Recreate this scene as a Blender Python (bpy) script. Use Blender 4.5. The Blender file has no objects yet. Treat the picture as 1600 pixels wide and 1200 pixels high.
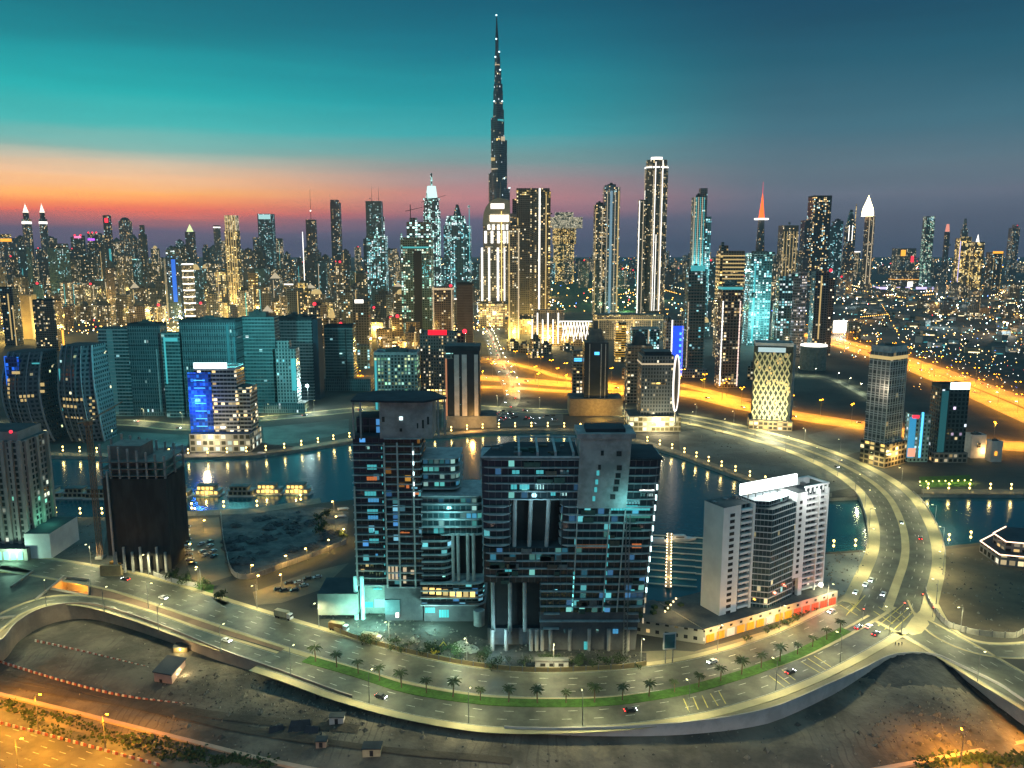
import bpy, bmesh, math, random
from mathutils import Vector, Matrix
from mathutils.geometry import delaunay_2d_cdt
from mathutils.bvhtree import BVHTree

R = math.radians
rng = random.Random(7)
SC = bpy.context.scene
COL = SC.collection

# ------------------------------------------------------------------ camera
HAZE = .000045
H, F, PITCH = 165.0, 1261.0, R(9.68)          # eye height, focal length in photo pixels, tilt below the horizon
cam_d = bpy.data.cameras.new('camera')
cam_d.sensor_width = 36.0
cam_d.lens = F / 1600 * 36
cam_d.clip_start, cam_d.clip_end = 1.0, 60000
cam = bpy.data.objects.new('camera', cam_d)
COL.objects.link(cam)
cam.location = (0, 0, H)
cam.rotation_euler = (R(90) - PITCH, 0, 0)
SC.camera = cam

def ray(px, py):
    x, u, f = (px - 800) / F, (600 - py) / F, 1.0
    c, s = math.cos(PITCH), math.sin(PITCH)
    return Vector((x, f * c + u * s, u * c - f * s))
def P(px, py, z=0.0):                          # photo pixel -> point on the level z
    d = ray(px, py)
    t = (z - H) / d.z
    return Vector((d.x * t, d.y * t, z))
def Q(px, py, Y):                              # photo pixel -> point at the distance Y
    d = ray(px, py)
    t = Y / d.y
    return Vector((d.x * t, Y, H + d.z * t))

# ------------------------------------------------------------------ colours
def lin(c):
    def f(v):
        v /= 255.0
        return v / 12.92 if v <= .04045 else ((v + .055) / 1.055) ** 2.4
    return tuple(f(v) for v in c)

# ------------------------------------------------------------------ world: dusk sky, afterglow to the left
W = bpy.data.worlds.new('World')
SC.world = W
W.use_nodes = True
nt = W.node_tree
nt.nodes.clear()
N = nt.nodes.new
L = nt.links.new
def ramp(tree, stops, interp='LINEAR'):
    n = tree.nodes.new('ShaderNodeValToRGB')
    cr = n.color_ramp
    cr.interpolation = interp
    while len(cr.elements) > 1: cr.elements.remove(cr.elements[-1])
    for i, (p, c) in enumerate(stops):
        e = cr.elements[0] if i == 0 else cr.elements.new(p)
        e.position = p
        e.color = (*c, 1)
    return n
def math_node(tree, op, a=None, b=None, clamp=False):
    n = tree.nodes.new('ShaderNodeMath')
    n.operation = op
    n.use_clamp = clamp
    for i, v in enumerate((a, b)):
        if v is None: continue
        if isinstance(v, (int, float)): n.inputs[i].default_value = v
        else: tree.links.new(v, n.inputs[i])
    return n.outputs[0]
tc = N('ShaderNodeTexCoord')
sep = N('ShaderNodeSeparateXYZ')
L(tc.outputs['Generated'], sep.inputs[0])
# soft streaks of thin cloud in the afterglow: noise stretched along the horizon shifts the height a little
mp = N('ShaderNodeMapping'); mp.inputs['Scale'].default_value = (1.6, 1.6, 26)
L(tc.outputs['Generated'], mp.inputs[0])
ns = N('ShaderNodeTexNoise'); ns.inputs['Scale'].default_value = 1.5; ns.inputs['Detail'].default_value = 4
L(mp.outputs[0], ns.inputs['Vector'])
wob = math_node(nt, 'MULTIPLY', math_node(nt, 'SUBTRACT', ns.outputs['Fac'], .5), .03)
zz = math_node(nt, 'ADD', sep.outputs['Z'], wob)
mp2 = N('ShaderNodeMapping'); mp2.inputs['Scale'].default_value = (3, 3, 34)
L(tc.outputs['Generated'], mp2.inputs[0])
ns2 = N('ShaderNodeTexNoise'); ns2.inputs['Scale'].default_value = 1.6; ns2.inputs['Detail'].default_value = 6; ns2.inputs['Roughness'].default_value = .6
L(mp2.outputs[0], ns2.inputs['Vector'])
wisp = math_node(nt, 'ADD', math_node(nt, 'MULTIPLY', ns2.outputs['Fac'], .22), .89)
fac = math_node(nt, 'MULTIPLY', zz, 2.0, True)
def S(z, *c): return (max(0, min(1, z * 2)), lin(c))
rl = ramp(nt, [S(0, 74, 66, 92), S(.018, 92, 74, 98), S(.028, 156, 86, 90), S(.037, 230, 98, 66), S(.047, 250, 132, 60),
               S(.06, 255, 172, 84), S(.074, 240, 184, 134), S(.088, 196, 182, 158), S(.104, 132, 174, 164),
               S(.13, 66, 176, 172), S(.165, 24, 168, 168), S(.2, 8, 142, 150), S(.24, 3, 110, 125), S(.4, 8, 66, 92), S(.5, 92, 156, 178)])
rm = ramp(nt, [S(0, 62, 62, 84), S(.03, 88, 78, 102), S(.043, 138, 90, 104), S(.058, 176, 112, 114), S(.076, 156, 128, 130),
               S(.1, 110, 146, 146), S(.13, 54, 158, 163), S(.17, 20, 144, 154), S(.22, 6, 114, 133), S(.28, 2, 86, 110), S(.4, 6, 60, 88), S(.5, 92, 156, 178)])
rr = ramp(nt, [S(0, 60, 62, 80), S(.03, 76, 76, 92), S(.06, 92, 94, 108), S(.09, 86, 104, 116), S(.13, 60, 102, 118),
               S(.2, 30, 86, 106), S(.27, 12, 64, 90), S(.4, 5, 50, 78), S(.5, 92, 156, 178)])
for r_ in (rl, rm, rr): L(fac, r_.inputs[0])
az = math_node(nt, 'ARCTAN2', sep.outputs['X'], sep.outputs['Y'])
def mixc(tree, f, a, b):
    n = tree.nodes.new('ShaderNodeMix'); n.data_type = 'RGBA'
    for k, v in ((0, f), (6, a), (7, b)):
        if hasattr(v, 'is_output'): tree.links.new(v, n.inputs[k])
        else: n.inputs[k].default_value = v if k == 0 else (*v, 1)
    return n.outputs[2]
def mrange(tree, v, a, b, smooth=True):
    n = tree.nodes.new('ShaderNodeMapRange')
    n.interpolation_type = 'SMOOTHSTEP' if smooth else 'LINEAR'
    tree.links.new(v, n.inputs[0])
    n.inputs[1].default_value, n.inputs[2].default_value = a, b
    return n.outputs[0]
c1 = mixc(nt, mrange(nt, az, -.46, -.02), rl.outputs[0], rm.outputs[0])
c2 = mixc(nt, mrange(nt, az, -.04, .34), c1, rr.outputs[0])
skyn = N('ShaderNodeTexSky'); skyn.sky_type = 'NISHITA'; skyn.sun_disc = False
skyn.sun_elevation = R(-3.5); skyn.sun_rotation = R(-32)
bg1 = N('ShaderNodeBackground'); bg1.inputs[1].default_value = 1.0
bg2 = N('ShaderNodeBackground'); bg2.inputs[1].default_value = .05
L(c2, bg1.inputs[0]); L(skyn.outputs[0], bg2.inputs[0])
# the sky itself is brighter than what reaches the camera through the evening haze
pth = math_node(nt, 'MINIMUM', math_node(nt, 'DIVIDE', 695.0, math_node(nt, 'MAXIMUM', sep.outputs['Z'], .02)), 13000.0)
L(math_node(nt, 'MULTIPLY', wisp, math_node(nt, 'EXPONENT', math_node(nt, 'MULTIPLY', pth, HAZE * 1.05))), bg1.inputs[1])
ad = N('ShaderNodeAddShader'); L(bg1.outputs[0], ad.inputs[0]); L(bg2.outputs[0], ad.inputs[1])
wo = N('ShaderNodeOutputWorld'); L(ad.outputs[0], wo.inputs[0])

sun_d = bpy.data.lights.new('sun', 'SUN')      # the last direct glow of the sunken sun, from the left, almost nothing
sun_d.energy, sun_d.angle, sun_d.color = .05, R(12), (1, .55, .3)
sun = bpy.data.objects.new('sun', sun_d); COL.objects.link(sun)
sun.rotation_euler = Vector((math.sin(R(32)), -math.cos(R(32)), -math.tan(R(3)))).to_track_quat('-Z', 'Y').to_euler()

SC.view_settings.view_transform = 'Standard'
SC.view_settings.look = 'None'
SC.view_settings.exposure = 0.0
SC.view_settings.gamma = 1.0
cy = SC.cycles
cy.use_light_tree = True
cy.max_bounces, cy.diffuse_bounces, cy.glossy_bounces, cy.transmission_bounces, cy.volume_bounces = 4, 2, 3, 2, 0
cy.caustics_reflective = cy.caustics_refractive = False
cy.sample_clamp_indirect = 3.0
cy.use_denoising = True
cy.use_adaptive_sampling = True

# ------------------------------------------------------------------ materials
MATS = {}
def base_mat(name):
    m = bpy.data.materials.new(name); m.use_nodes = True
    t = m.node_tree; t.nodes.clear()
    b = t.nodes.new('ShaderNodeBsdfPrincipled'); o = t.nodes.new('ShaderNodeOutputMaterial')
    t.links.new(b.outputs[0], o.inputs[0])
    m.cycles.emission_sampling = 'NONE'
    return m, t, b
def plain(name, c1, c2=None, scale=.3, rough=.8, detail=5, metal=0, bump=0, bscale=None, spec=.3, stretch=None, tracks=0):
    """two-tone procedural surface: noise patches in metres"""
    if name in MATS: return MATS[name]
    m, t, b = base_mat(name)
    c2 = c2 or tuple(v * .75 for v in c1)
    g = t.nodes.new('ShaderNodeNewGeometry')
    n = t.nodes.new('ShaderNodeTexNoise'); n.inputs['Scale'].default_value = scale; n.inputs['Detail'].default_value = detail
    n.inputs['Roughness'].default_value = .62
    src = g.outputs['Position']
    if stretch:
        mp = t.nodes.new('ShaderNodeMapping'); mp.inputs['Scale'].default_value = stretch
        t.links.new(src, mp.inputs[0]); src = mp.outputs[0]
    t.links.new(src, n.inputs['Vector'])
    f = mrange(t, n.outputs['Fac'], .36, .64)
    col = mixc(t, f, c1, c2)
    if tracks:                                 # wheel ruts: thin wandering bands, broken up by the big noise
        w = t.nodes.new('ShaderNodeTexWave'); w.inputs['Scale'].default_value = tracks; w.inputs['Distortion'].default_value = 14; w.inputs['Detail'].default_value = 3; w.inputs['Detail Scale'].default_value = .35
        t.links.new(g.outputs['Position'], w.inputs['Vector'])
        n3 = t.nodes.new('ShaderNodeTexNoise'); n3.inputs['Scale'].default_value = .03; t.links.new(g.outputs['Position'], n3.inputs['Vector'])
        k_ = math_node(t, 'MULTIPLY', mrange(t, w.outputs['Fac'], .86, .97), mrange(t, n3.outputs['Fac'], .46, .6))
        col = mixc(t, math_node(t, 'MULTIPLY', k_, .6), col, tuple(v * .45 for v in c1))
    t.links.new(col, b.inputs['Base Color'])
    b.inputs['Roughness'].default_value = rough; b.inputs['Metallic'].default_value = metal
    b.inputs['Specular IOR Level'].default_value = spec
    if bump:
        n2 = t.nodes.new('ShaderNodeTexNoise'); n2.inputs['Scale'].default_value = bscale or scale * 6; n2.inputs['Detail'].default_value = 4
        t.links.new(g.outputs['Position'], n2.inputs['Vector'])
        bp = t.nodes.new('ShaderNodeBump'); bp.inputs['Strength'].default_value = 1; bp.inputs['Distance'].default_value = bump
        t.links.new(n2.outputs['Fac'], bp.inputs['Height']); t.links.new(bp.outputs[0], b.inputs['Normal'])
    MATS[name] = m
    return m
def em(name, col, s=4.0, base=.3):
    """a thing that gives off light"""
    if name in MATS: return MATS[name]
    m, t, b = base_mat(name)
    b.inputs['Base Color'].default_value = (*[base * v for v in col], 1)
    b.inputs['Emission Color'].default_value = (*col, 1)
    b.inputs['Emission Strength'].default_value = s
    MATS[name] = m
    return m
def facade(name, wall, glass, bay=3.6, fh=3.6, lit=.22, cols=((1, .72, .35), (1, .86, .6), (.55, .85, 1)), s=2.0,
           fu=.16, fv=(.22, .86), rw=.75, rg=.12, floorlit=1.0, dirt=.25):
    """a wall of windows: a grid in metres along the wall, some panes lit from inside"""
    if name in MATS: return MATS[name]
    m, t, b = base_mat(name)
    Ln = t.links.new
    uv = t.nodes.new('ShaderNodeUVMap'); uv.uv_map = 'UVMap'
    sp = t.nodes.new('ShaderNodeSeparateXYZ'); Ln(uv.outputs[0], sp.inputs[0])
    oi = t.nodes.new('ShaderNodeObjectInfo')
    us = math_node(t, 'DIVIDE', sp.outputs[0], bay); vs = math_node(t, 'DIVIDE', sp.outputs[1], fh)
    uc, vc = math_node(t, 'FLOOR', us), math_node(t, 'FLOOR', vs)
    ufr, vfr = math_node(t, 'FRACT', us), math_node(t, 'FRACT', vs)
    def inside(x, a, c):
        return math_node(t, 'MULTIPLY', math_node(t, 'GREATER_THAN', x, a), math_node(t, 'LESS_THAN', x, c))
    mask = math_node(t, 'MULTIPLY', inside(ufr, fu, 1 - fu), inside(vfr, *fv))
    rnd = math_node(t, 'MULTIPLY', oi.outputs['Random'], 997.0)
    cb = t.nodes.new('ShaderNodeCombineXYZ'); Ln(uc, cb.inputs[0]); Ln(vc, cb.inputs[1]); Ln(rnd, cb.inputs[2])
    wn = t.nodes.new('ShaderNodeTexWhiteNoise'); wn.noise_dimensions = '3D'; Ln(cb.outputs[0], wn.inputs['Vector'])
    fl = t.nodes.new('ShaderNodeTexWhiteNoise'); fl.noise_dimensions = '2D'
    cb2 = t.nodes.new('ShaderNodeCombineXYZ'); Ln(vc, cb2.inputs[0]); Ln(rnd, cb2.inputs[1]); Ln(cb2.outputs[0], fl.inputs['Vector'])
    # lit windows come in clusters, some floors lit more than others
    cl = t.nodes.new('ShaderNodeTexNoise'); cl.inputs['Scale'].default_value = .23; cl.inputs['Detail'].default_value = 1
    Ln(cb.outputs[0], cl.inputs['Vector'])
    k = math_node(t, 'MULTIPLY', math_node(t, 'POWER', fl.outputs['Value'], 1.5), 1.5 * floorlit)
    k = math_node(t, 'ADD', k, .45)
    k = math_node(t, 'MULTIPLY', k, mrange(t, cl.outputs['Fac'], .33, .62))
    cw = t.nodes.new('ShaderNodeTexWhiteNoise'); cw.noise_dimensions = '2D'      # some window columns are lit far more than others
    cb3 = t.nodes.new('ShaderNodeCombineXYZ'); Ln(uc, cb3.inputs[0]); Ln(math_node(t, 'ADD', rnd, 31.7), cb3.inputs[1]); Ln(cb3.outputs[0], cw.inputs['Vector'])
    k = math_node(t, 'MULTIPLY', k, math_node(t, 'ADD', math_node(t, 'MULTIPLY', math_node(t, 'POWER', cw.outputs['Value'], 2.0), 2.1), .3))
    thr = math_node(t, 'MULTIPLY', k, lit * 1.55)
    on = math_node(t, 'LESS_THAN', wn.outputs['Value'], thr)
    sc = t.nodes.new('ShaderNodeSeparateColor'); Ln(wn.outputs['Color'], sc.inputs[0])
    cr = ramp(t, [(i / len(cols), c) for i, c in enumerate(cols)], 'CONSTANT'); Ln(sc.outputs[1], cr.inputs[0])
    br = math_node(t, 'ADD', math_node(t, 'MULTIPLY', math_node(t, 'POWER', sc.outputs[2], 2.0), 1.15), .2)
    est = math_node(t, 'MULTIPLY', math_node(t, 'MULTIPLY', on, mask), math_node(t, 'MULTIPLY', br, s * 1.2))
    # weathered wall, each pane a little different
    g = t.nodes.new('ShaderNodeNewGeometry')
    nz = t.nodes.new('ShaderNodeTexNoise'); nz.inputs['Scale'].default_value = .06; nz.inputs['Detail'].default_value = 6
    Ln(g.outputs['Position'], nz.inputs['Vector'])
    wl = mixc(t, mrange(t, nz.outputs['Fac'], .35, .65), wall, tuple(v * (1 - dirt) for v in wall))
    gl = mixc(t, sc.outputs[0], glass, tuple(v * .45 for v in glass))
    Ln(mixc(t, mask, wl, gl), b.inputs['Base Color'])
    mr = t.nodes.new('ShaderNodeMapRange'); Ln(mask, mr.inputs[0]); mr.inputs[3].default_value = rw; mr.inputs[4].default_value = rg
    Ln(mr.outputs[0], b.inputs['Roughness'])
    Ln(cr.outputs[0], b.inputs['Emission Color']); Ln(est, b.inputs['Emission Strength'])
    MATS[name] = m
    return m

# ------------------------------------------------------------------ mesh builder
class MB:
    def __init__(s): s.v, s.f, s.m, s.u = [], [], [], []
    def face(s, pts, mi=0, uv=None):
        i = len(s.v); s.v += [tuple(p) for p in pts]
        s.f.append(tuple(range(i, i + len(pts)))); s.m.append(mi)
        s.u += list(uv) if uv else [(p[0], p[1]) for p in pts]
        return s
    def prism(s, base, z0, z1, ms=0, mt=0, top=None, cap=True, u0=0.0):
        """upright prism from a counter-clockwise outline (seen from above); top may be another outline"""
        top = top or base; n = len(base); u = u0
        for i in range(n):
            j = (i + 1) % n
            a, b_, c, d = base[i], base[j], top[j], top[i]
            l_ = math.hypot(b_[0] - a[0], b_[1] - a[1])
            s.face([(*a, z0), (*b_, z0), (*c, z1), (*d, z1)], ms, [(u, z0), (u + l_, z0), (u + l_, z1), (u, z1)])
            u += l_
        if cap:
            s.face([(*p, z1) for p in top], mt)
            s.face([(*p, z0) for p in reversed(base)], mt)
        return s
    def box(s, x0, x1, y0, y1, z0, z1, ms=0, mt=None):
        return s.prism([(x0, y0), (x1, y0), (x1, y1), (x0, y1)], z0, z1, ms, ms if mt is None else mt)
    def tube(s, a, b, r0, r1=None, n=8, mi=0):
        r1 = r0 if r1 is None else r1
        a, b = Vector(a), Vector(b); d = (b - a).normalized()
        x = d.orthogonal().normalized(); y = d.cross(x)
        ra = [a + (x * math.cos(6.2832 * k / n) + y * math.sin(6.2832 * k / n)) * r0 for k in range(n)]
        rb = [b + (x * math.cos(6.2832 * k / n) + y * math.sin(6.2832 * k / n)) * r1 for k in range(n)]
        for k in range(n): s.face([ra[k], ra[(k + 1) % n], rb[(k + 1) % n], rb[k]], mi)
        s.face(list(reversed(ra)), mi)
        if r1 > 1e-4: s.face(rb, mi)
        return s
    def ball(s, c, r, n=8, k=5, mi=0, sz=1.0, half=False):
        c = Vector(c)
        def p(i, j):
            th = (math.pi / 2 if half else math.pi) * i / k; ph = 6.2832 * j / n
            return c + Vector((r * math.sin(th) * math.cos(ph), r * math.sin(th) * math.sin(ph), r * sz * math.cos(th)))
        for i in range(k):
            for j in range(n):
                q = [p(i, j), p(i + 1, j), p(i + 1, j + 1), p(i, j + 1)]
                if i == 0: q = q[:3]
                elif i == k - 1 and not half: q = [q[0], q[1], q[3]]
                s.face(q, mi)
        return s
    def build(s, name, mats, parent=None, origin=None, smooth=False, xf=None):
        me = bpy.data.meshes.new(name)
        o_ = Vector(origin) if origin is not None else Vector((0, 0, 0))
        vs = [Vector(v) - o_ for v in s.v]
        if xf is not None: vs = [xf @ v for v in vs]
        me.from_pydata(vs, [], s.f)
        if not isinstance(mats, (list, tuple)): mats = [mats]
        for m in mats: me.materials.append(m)
        me.polygons.foreach_set('material_index', s.m)
        ul = me.uv_layers.new(name='UVMap')
        ul.data.foreach_set('uv', [c for uv in s.u for c in uv])
        if smooth: me.polygons.foreach_set('use_smooth', [True] * len(me.polygons))
        me.update()
        ob = bpy.data.objects.new(name, me); COL.objects.link(ob)
        if parent is not None: ob.parent = parent
        elif origin is not None: ob.location = o_
        return ob
def tag(o, label, cat, group=None):
    o['label'] = label; o['category'] = cat
    if group: o['group'] = group
    return o
def thing(name, label, cat, loc=(0, 0, 0), rz=0, group=None):
    o = bpy.data.objects.new(name, None); COL.objects.link(o)
    o.location = loc; o.rotation_euler = (0, 0, rz); o.empty_display_size = .5
    return tag(o, label, cat, group)
def struct(o, kind='structure'):
    o['kind'] = kind
    return o
def dup(root, loc, rz=None, label=None, group=None):
    r = root.copy(); COL.objects.link(r); r.location = loc
    if rz is not None: r.rotation_euler = (0, 0, rz)
    if label: r['label'] = label
    if group: r['group'] = group
    for ch in list(root.children):
        c = ch.copy(); COL.objects.link(c); c.parent = r
        for g in ch.children:
            d = g.copy(); COL.objects.link(d); d.parent = c
    return r
def light(name, parent, loc, power, col, radius=.6, kind='POINT', spot=R(150)):
    d = bpy.data.lights.get(f'{name}_{power}_{col}_{radius}')
    if d is None:
        d = bpy.data.lights.new(f'{name}_{power}_{col}_{radius}', kind)
        d.energy, d.color, d.shadow_soft_size = power, col, radius
        if kind == 'SPOT': d.spot_size, d.spot_blend = spot, .6
    o = bpy.data.objects.new(name, d); COL.objects.link(o); o.location = loc; o.parent = parent
    return o

# ------------------------------------------------------------------ curves on the ground
def catmull(pts, n=8):
    out = []
    for i in range(len(pts) - 1):
        p0, p1, p2, p3 = pts[max(0, i - 1)], pts[i], pts[i + 1], pts[min(len(pts) - 1, i + 2)]
        for k in range(n):
            t = k / n
            out.append(.5 * ((2 * p1) + (p2 - p0) * t + (2 * p0 - 5 * p1 + 4 * p2 - p3) * t * t + (3 * p1 - p0 - 3 * p2 + p3) * t ** 3))
    out.append(pts[-1])
    return out
def path(pix, z=0.0, n=8): return catmull([P(x, y, z) for x, y in pix], n)
def offset(pts, d):
    out = []
    for i, p in enumerate(pts):
        t = (pts[min(i + 1, len(pts) - 1)] - pts[max(i - 1, 0)]); t.z = 0; t.normalize()
        out.append(Vector((p.x - t.y * d, p.y + t.x * d, p.z)))
    return out
def strip(mb, pts, d0, d1, z, mi=0, thick=None):
    a, b = offset(pts, d0), offset(pts, d1)
    for i in range(len(pts) - 1):
        q = [a[i], a[i + 1], b[i + 1], b[i]]
        top = [Vector((p.x, p.y, p.z + z)) for p in q]
        mb.face(top if d1 > d0 else top[::-1], mi)
        if thick:
            lo = [Vector((p.x, p.y, p.z - thick)) for p in top]
            mb.face([lo[0], lo[1], top[1], top[0]], mi); mb.face([top[3], top[2], lo[2], lo[3]], mi)
    return mb
def dashes(mb, pts, d, z, on=3.5, off=8.0, w=.3, mi=0):
    line = offset(pts, d); acc = 0.0
    for i in range(len(line) - 1):
        a, b = line[i], line[i + 1]; l_ = (b - a).length
        if l_ < 1e-6: continue
        t = (b - a) / l_; s_ = Vector((-t.y, t.x, 0)) * w / 2; x = 0.0
        per = on + off
        while x < l_:
            ph = (acc + x) % per
            if ph < on:
                e = min(l_, x + on - ph)
                q = [a + t * x - s_, a + t * e - s_, a + t * e + s_, a + t * x + s_]
                mb.face([Vector((p.x, p.y, p.z + z)) for p in q], mi); x = e + 1e-4
            else: x += per - ph + 1e-4
        acc += l_
    return mb
def resample(pts, step, start=0.0):
    out = []; acc = 0.0; nxt = start
    for i in range(len(pts) - 1):
        a, b = pts[i], pts[i + 1]; l_ = (b - a).length
        while nxt <= acc + l_ and l_ > 0:
            t = (b - a) / l_
            out.append((a + t * (nxt - acc), math.atan2(t.y, t.x))); nxt += step
        acc += l_
    return out
def sheet(name, pix, m, z=.02, kind='structure', world=False):
    pts = [Vector(p) for p in pix] if world else [P(x, y) for x, y in pix]
    bm = bmesh.new(); vs = [bm.verts.new((p.x, p.y, z)) for p in pts]
    f = bm.faces.new(vs)
    if f.normal.z < 0: pass
    bmesh.ops.triangulate(bm, faces=bm.faces[:]); bmesh.ops.recalc_face_normals(bm, faces=bm.faces[:])
    me = bpy.data.meshes.new(name); bm.to_mesh(me); bm.free(); me.materials.append(m)
    o = bpy.data.objects.new(name, me); COL.objects.link(o)
    return struct(o, kind)
def inpoly(x, y, poly):
    r_ = False; j = len(poly) - 1
    for i in range(len(poly)):
        xi, yi, xj, yj = poly[i][0], poly[i][1], poly[j][0], poly[j][1]
        if (yi > y) != (yj > y) and x < (xj - xi) * (y - yi) / (yj - yi) + xi: r_ = not r_
        j = i
    return r_
# ================================================================== GROUND, WATER, ROADS
M_ground = plain('ground_soil', (.062, .058, .05), (.032, .032, .03), .012, .95, 8, bump=.4, bscale=.2)
M_sand = plain('sand', (.15, .128, .10), (.062, .055, .046), .05, .95, 12, bump=.9, bscale=.35, tracks=.11)
M_asph = plain('asphalt', (.092, .094, .074), (.046, .048, .039), .11, .6, 12, stretch=(1, 1, 1))
M_pave = plain('pavement', (.36, .31, .18), (.27, .23, .135), .09, .85, 7)
M_paint = plain('road_paint', (.42, .42, .37), (.20, .20, .18), .5, .6)
M_yel = plain('yellow_paint', (.42, .36, .10), (.25, .21, .07), .4, .6)
M_conc = plain('concrete', (.30, .28, .25), (.20, .19, .17), .15, .85, 8)
M_pink = plain('rosy_concrete', (.34, .25, .20), (.25, .185, .15), .12, .85, 8)
M_white = plain('white_wall', (.55, .52, .52), (.42, .40, .40), .12, .8, 7)
M_grass = plain('turf', (.05, .12, .018), (.03, .075, .012), .4, .95, 6, bump=.2)
M_metal = plain('grey_metal', (.25, .25, .25), (.18, .18, .18), 1.5, .45, 3, metal=.6)
M_dark = plain('dark_metal', (.03, .03, .035), (.02, .02, .025), 1., .5, 3)
M_roof = plain('roof_slab', (.10, .10, .095), (.05, .055, .06), .12, .9, 7)
M_roofd = plain('dark_roof', (.035, .045, .055), (.02, .027, .035), .12, .9, 7)

canal = [(-260, 728), (-120, 722), (45, 712), (160, 714), (260, 716), (400, 712), (480, 701), (560, 688), (690, 681), (760, 675), (850, 673), (930, 677),
         (1000, 693), (1060, 711), (1120, 733), (1170, 752), (1230, 772), (1300, 778), (1440, 772), (1600, 773), (1800, 776),
         (1800, 836), (1650, 840), (1600, 842), (1530, 848), (1460, 855), (1360, 858), (1280, 864), (1200, 880), (1120, 906), (1112, 934), (1040, 940), (1004, 938),
         (970, 880), (900, 830), (780, 800), (660, 790), (560, 780), (500, 786), (400, 802), (260, 808), (80, 808), (-120, 812), (-260, 815)]
canal_w = [P(x, y) for x, y in canal]
pit = [(80, 921), (138, 932), (140, 907), (104, 903)]
pit_w = [P(x, y) for x, y in pit]

# the edge where the raised ground drops to the sandy low ground in front
edge_px = [(-420, 1140), (-200, 1078), (-60, 1036), (0, 1004), (25, 976), (62, 954), (112, 944), (162, 949), (250, 978), (350, 1019), (430, 1047), (550, 1090), (640, 1113),
           (735, 1131), (805, 1139), (925, 1140), (1075, 1131), (1200, 1110), (1300, 1069), (1350, 1046), (1387, 1028), (1425, 1022),
           (1462, 1025), (1487, 1035), (1560, 1070), (1600, 1096), (1700, 1155), (1900, 1270)]
drop_at = [9, 9, 9, 9, 8.5, 8, 7.5, 7, 6, 4.5, 3, 1, .5, .5, .8, 2.2, 3.8, 5, 4.4, 2.2, .9, .8, 1.2, 2.5, 8.5, 9, 9.5, 10]
edge_w = catmull([P(x, y) for x, y in edge_px], 5)
drop_w = []
for i in range(len(drop_at) - 1):
    for k in range(5): drop_w.append(drop_at[i] + (drop_at[i + 1] - drop_at[i]) * k / 5)
drop_w.append(drop_at[-1])

FAR = 14000
outer = [(p.x, p.y) for p in edge_w] + [(2600, 120), (FAR, 300), (FAR, 12500), (-FAR, 12500), (-FAR, 300), (-2600, 120)]
def cdt_ground():
    vs, es, n = [], [], 0
    for ring in (outer, [(p.x, p.y) for p in canal_w], [(p.x, p.y) for p in pit_w]):
        vs += [Vector(p) for p in ring]; m_ = len(ring)
        es += [(n + i, n + (i + 1) % m_) for i in range(m_)]; n += m_
    V, E, Fc, *_ = delaunay_2d_cdt(vs, es, [], 0, 1e-4)
    keep = []
    for f in Fc:
        x = sum(V[i].x for i in f) / len(f); y = sum(V[i].y for i in f) / len(f)
        if inpoly(x, y, outer) and not inpoly(x, y, canal_w) and not inpoly(x, y, pit_w): keep.append(f)
    me = bpy.data.meshes.new('ground')
    me.from_pydata([(v.x, v.y, 0) for v in V], [], keep)
    me.materials.append(M_ground); me.update()
    bm = bmesh.new(); bm.from_mesh(me); bmesh.ops.recalc_face_normals(bm, faces=bm.faces[:])
    if sum(f.normal.z for f in bm.faces) < 0: bmesh.ops.reverse_faces(bm, faces=bm.faces[:])
    bm.to_mesh(me); bm.free()
    o = bpy.data.objects.new('ground', me); COL.objects.link(o); return struct(o)
ground = cdt_ground()

# canal water: smooth after a long look, ripples stretch the reflections
M_water, t, b = base_mat('water')
b.inputs['Base Color'].default_value = (.010, .075, .092, 1); b.inputs['Roughness'].default_value = .17
b.inputs['IOR'].default_value = 1.33; b.inputs['Specular IOR Level'].default_value = .8
g = t.nodes.new('ShaderNodeNewGeometry'); n = t.nodes.new('ShaderNodeTexNoise'); n.inputs['Scale'].default_value = .35; n.inputs['Detail'].default_value = 5
t.links.new(g.outputs['Position'], n.inputs['Vector'])
bp = t.nodes.new('ShaderNodeBump'); bp.inputs['Distance'].default_value = .18; bp.inputs['Strength'].default_value = .6
t.links.new(n.outputs['Fac'], bp.inputs['Height']); t.links.new(bp.outputs[0], b.inputs['Normal'])
water = sheet('water', [(p.x + (40 if 0 else 0), p.y, 0) for p in canal_w], M_water, -2.2, world=True)
mb = MB()
for i in range(len(canal_w)):
    a, c = canal_w[i], canal_w[(i + 1) % len(canal_w)]
    mb.face([(a.x, a.y, 0), (c.x, c.y, 0), (c.x, c.y, -4), (a.x, a.y, -4)])
struct(mb.build('quay', M_conc))

# low sandy ground in front, falling away from the retaining walls
def sand():
    rows = [(0, 0, None)]
    me_v, me_f = [], []
    K = 16; n_ = len(edge_w)
    for i, p in enumerate(edge_w):
        d = drop_w[i]
        for k in range(K):
            t_ = k / (K - 1)
            y = p.y + (150 - p.y) * (t_ ** 1.6 if k else 0) - (0.0 if k else 0)
            z = -d + (-8.5 + d) * min(1, t_ * (1.25 + min(d, 6) * .17)) ** 1.0
            if k: z += .35 * math.sin(p.x * .05 + k) * math.sin(p.x * .021 + k * 1.7)
            # the mound of dark spoil below the road corner
            me_v.append((p.x * (1 - .0 * t_), y, z))
    for i in range(n_ - 1):
        for k in range(K - 1):
            a = i * K + k
            me_f.append((a, a + 1, a + K + 1, a + K))
    me = bpy.data.meshes.new('sand'); me.from_pydata(me_v, [], me_f); me.materials.append(M_sand)
    me.polygons.foreach_set('use_smooth', [True] * len(me.polygons)); me.update()
    o = bpy.data.objects.new('sandy_ground', me); COL.objects.link(o); struct(o)
    return BVHTree.FromPolygons(me_v, me_f)
SAND = sand()
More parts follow.
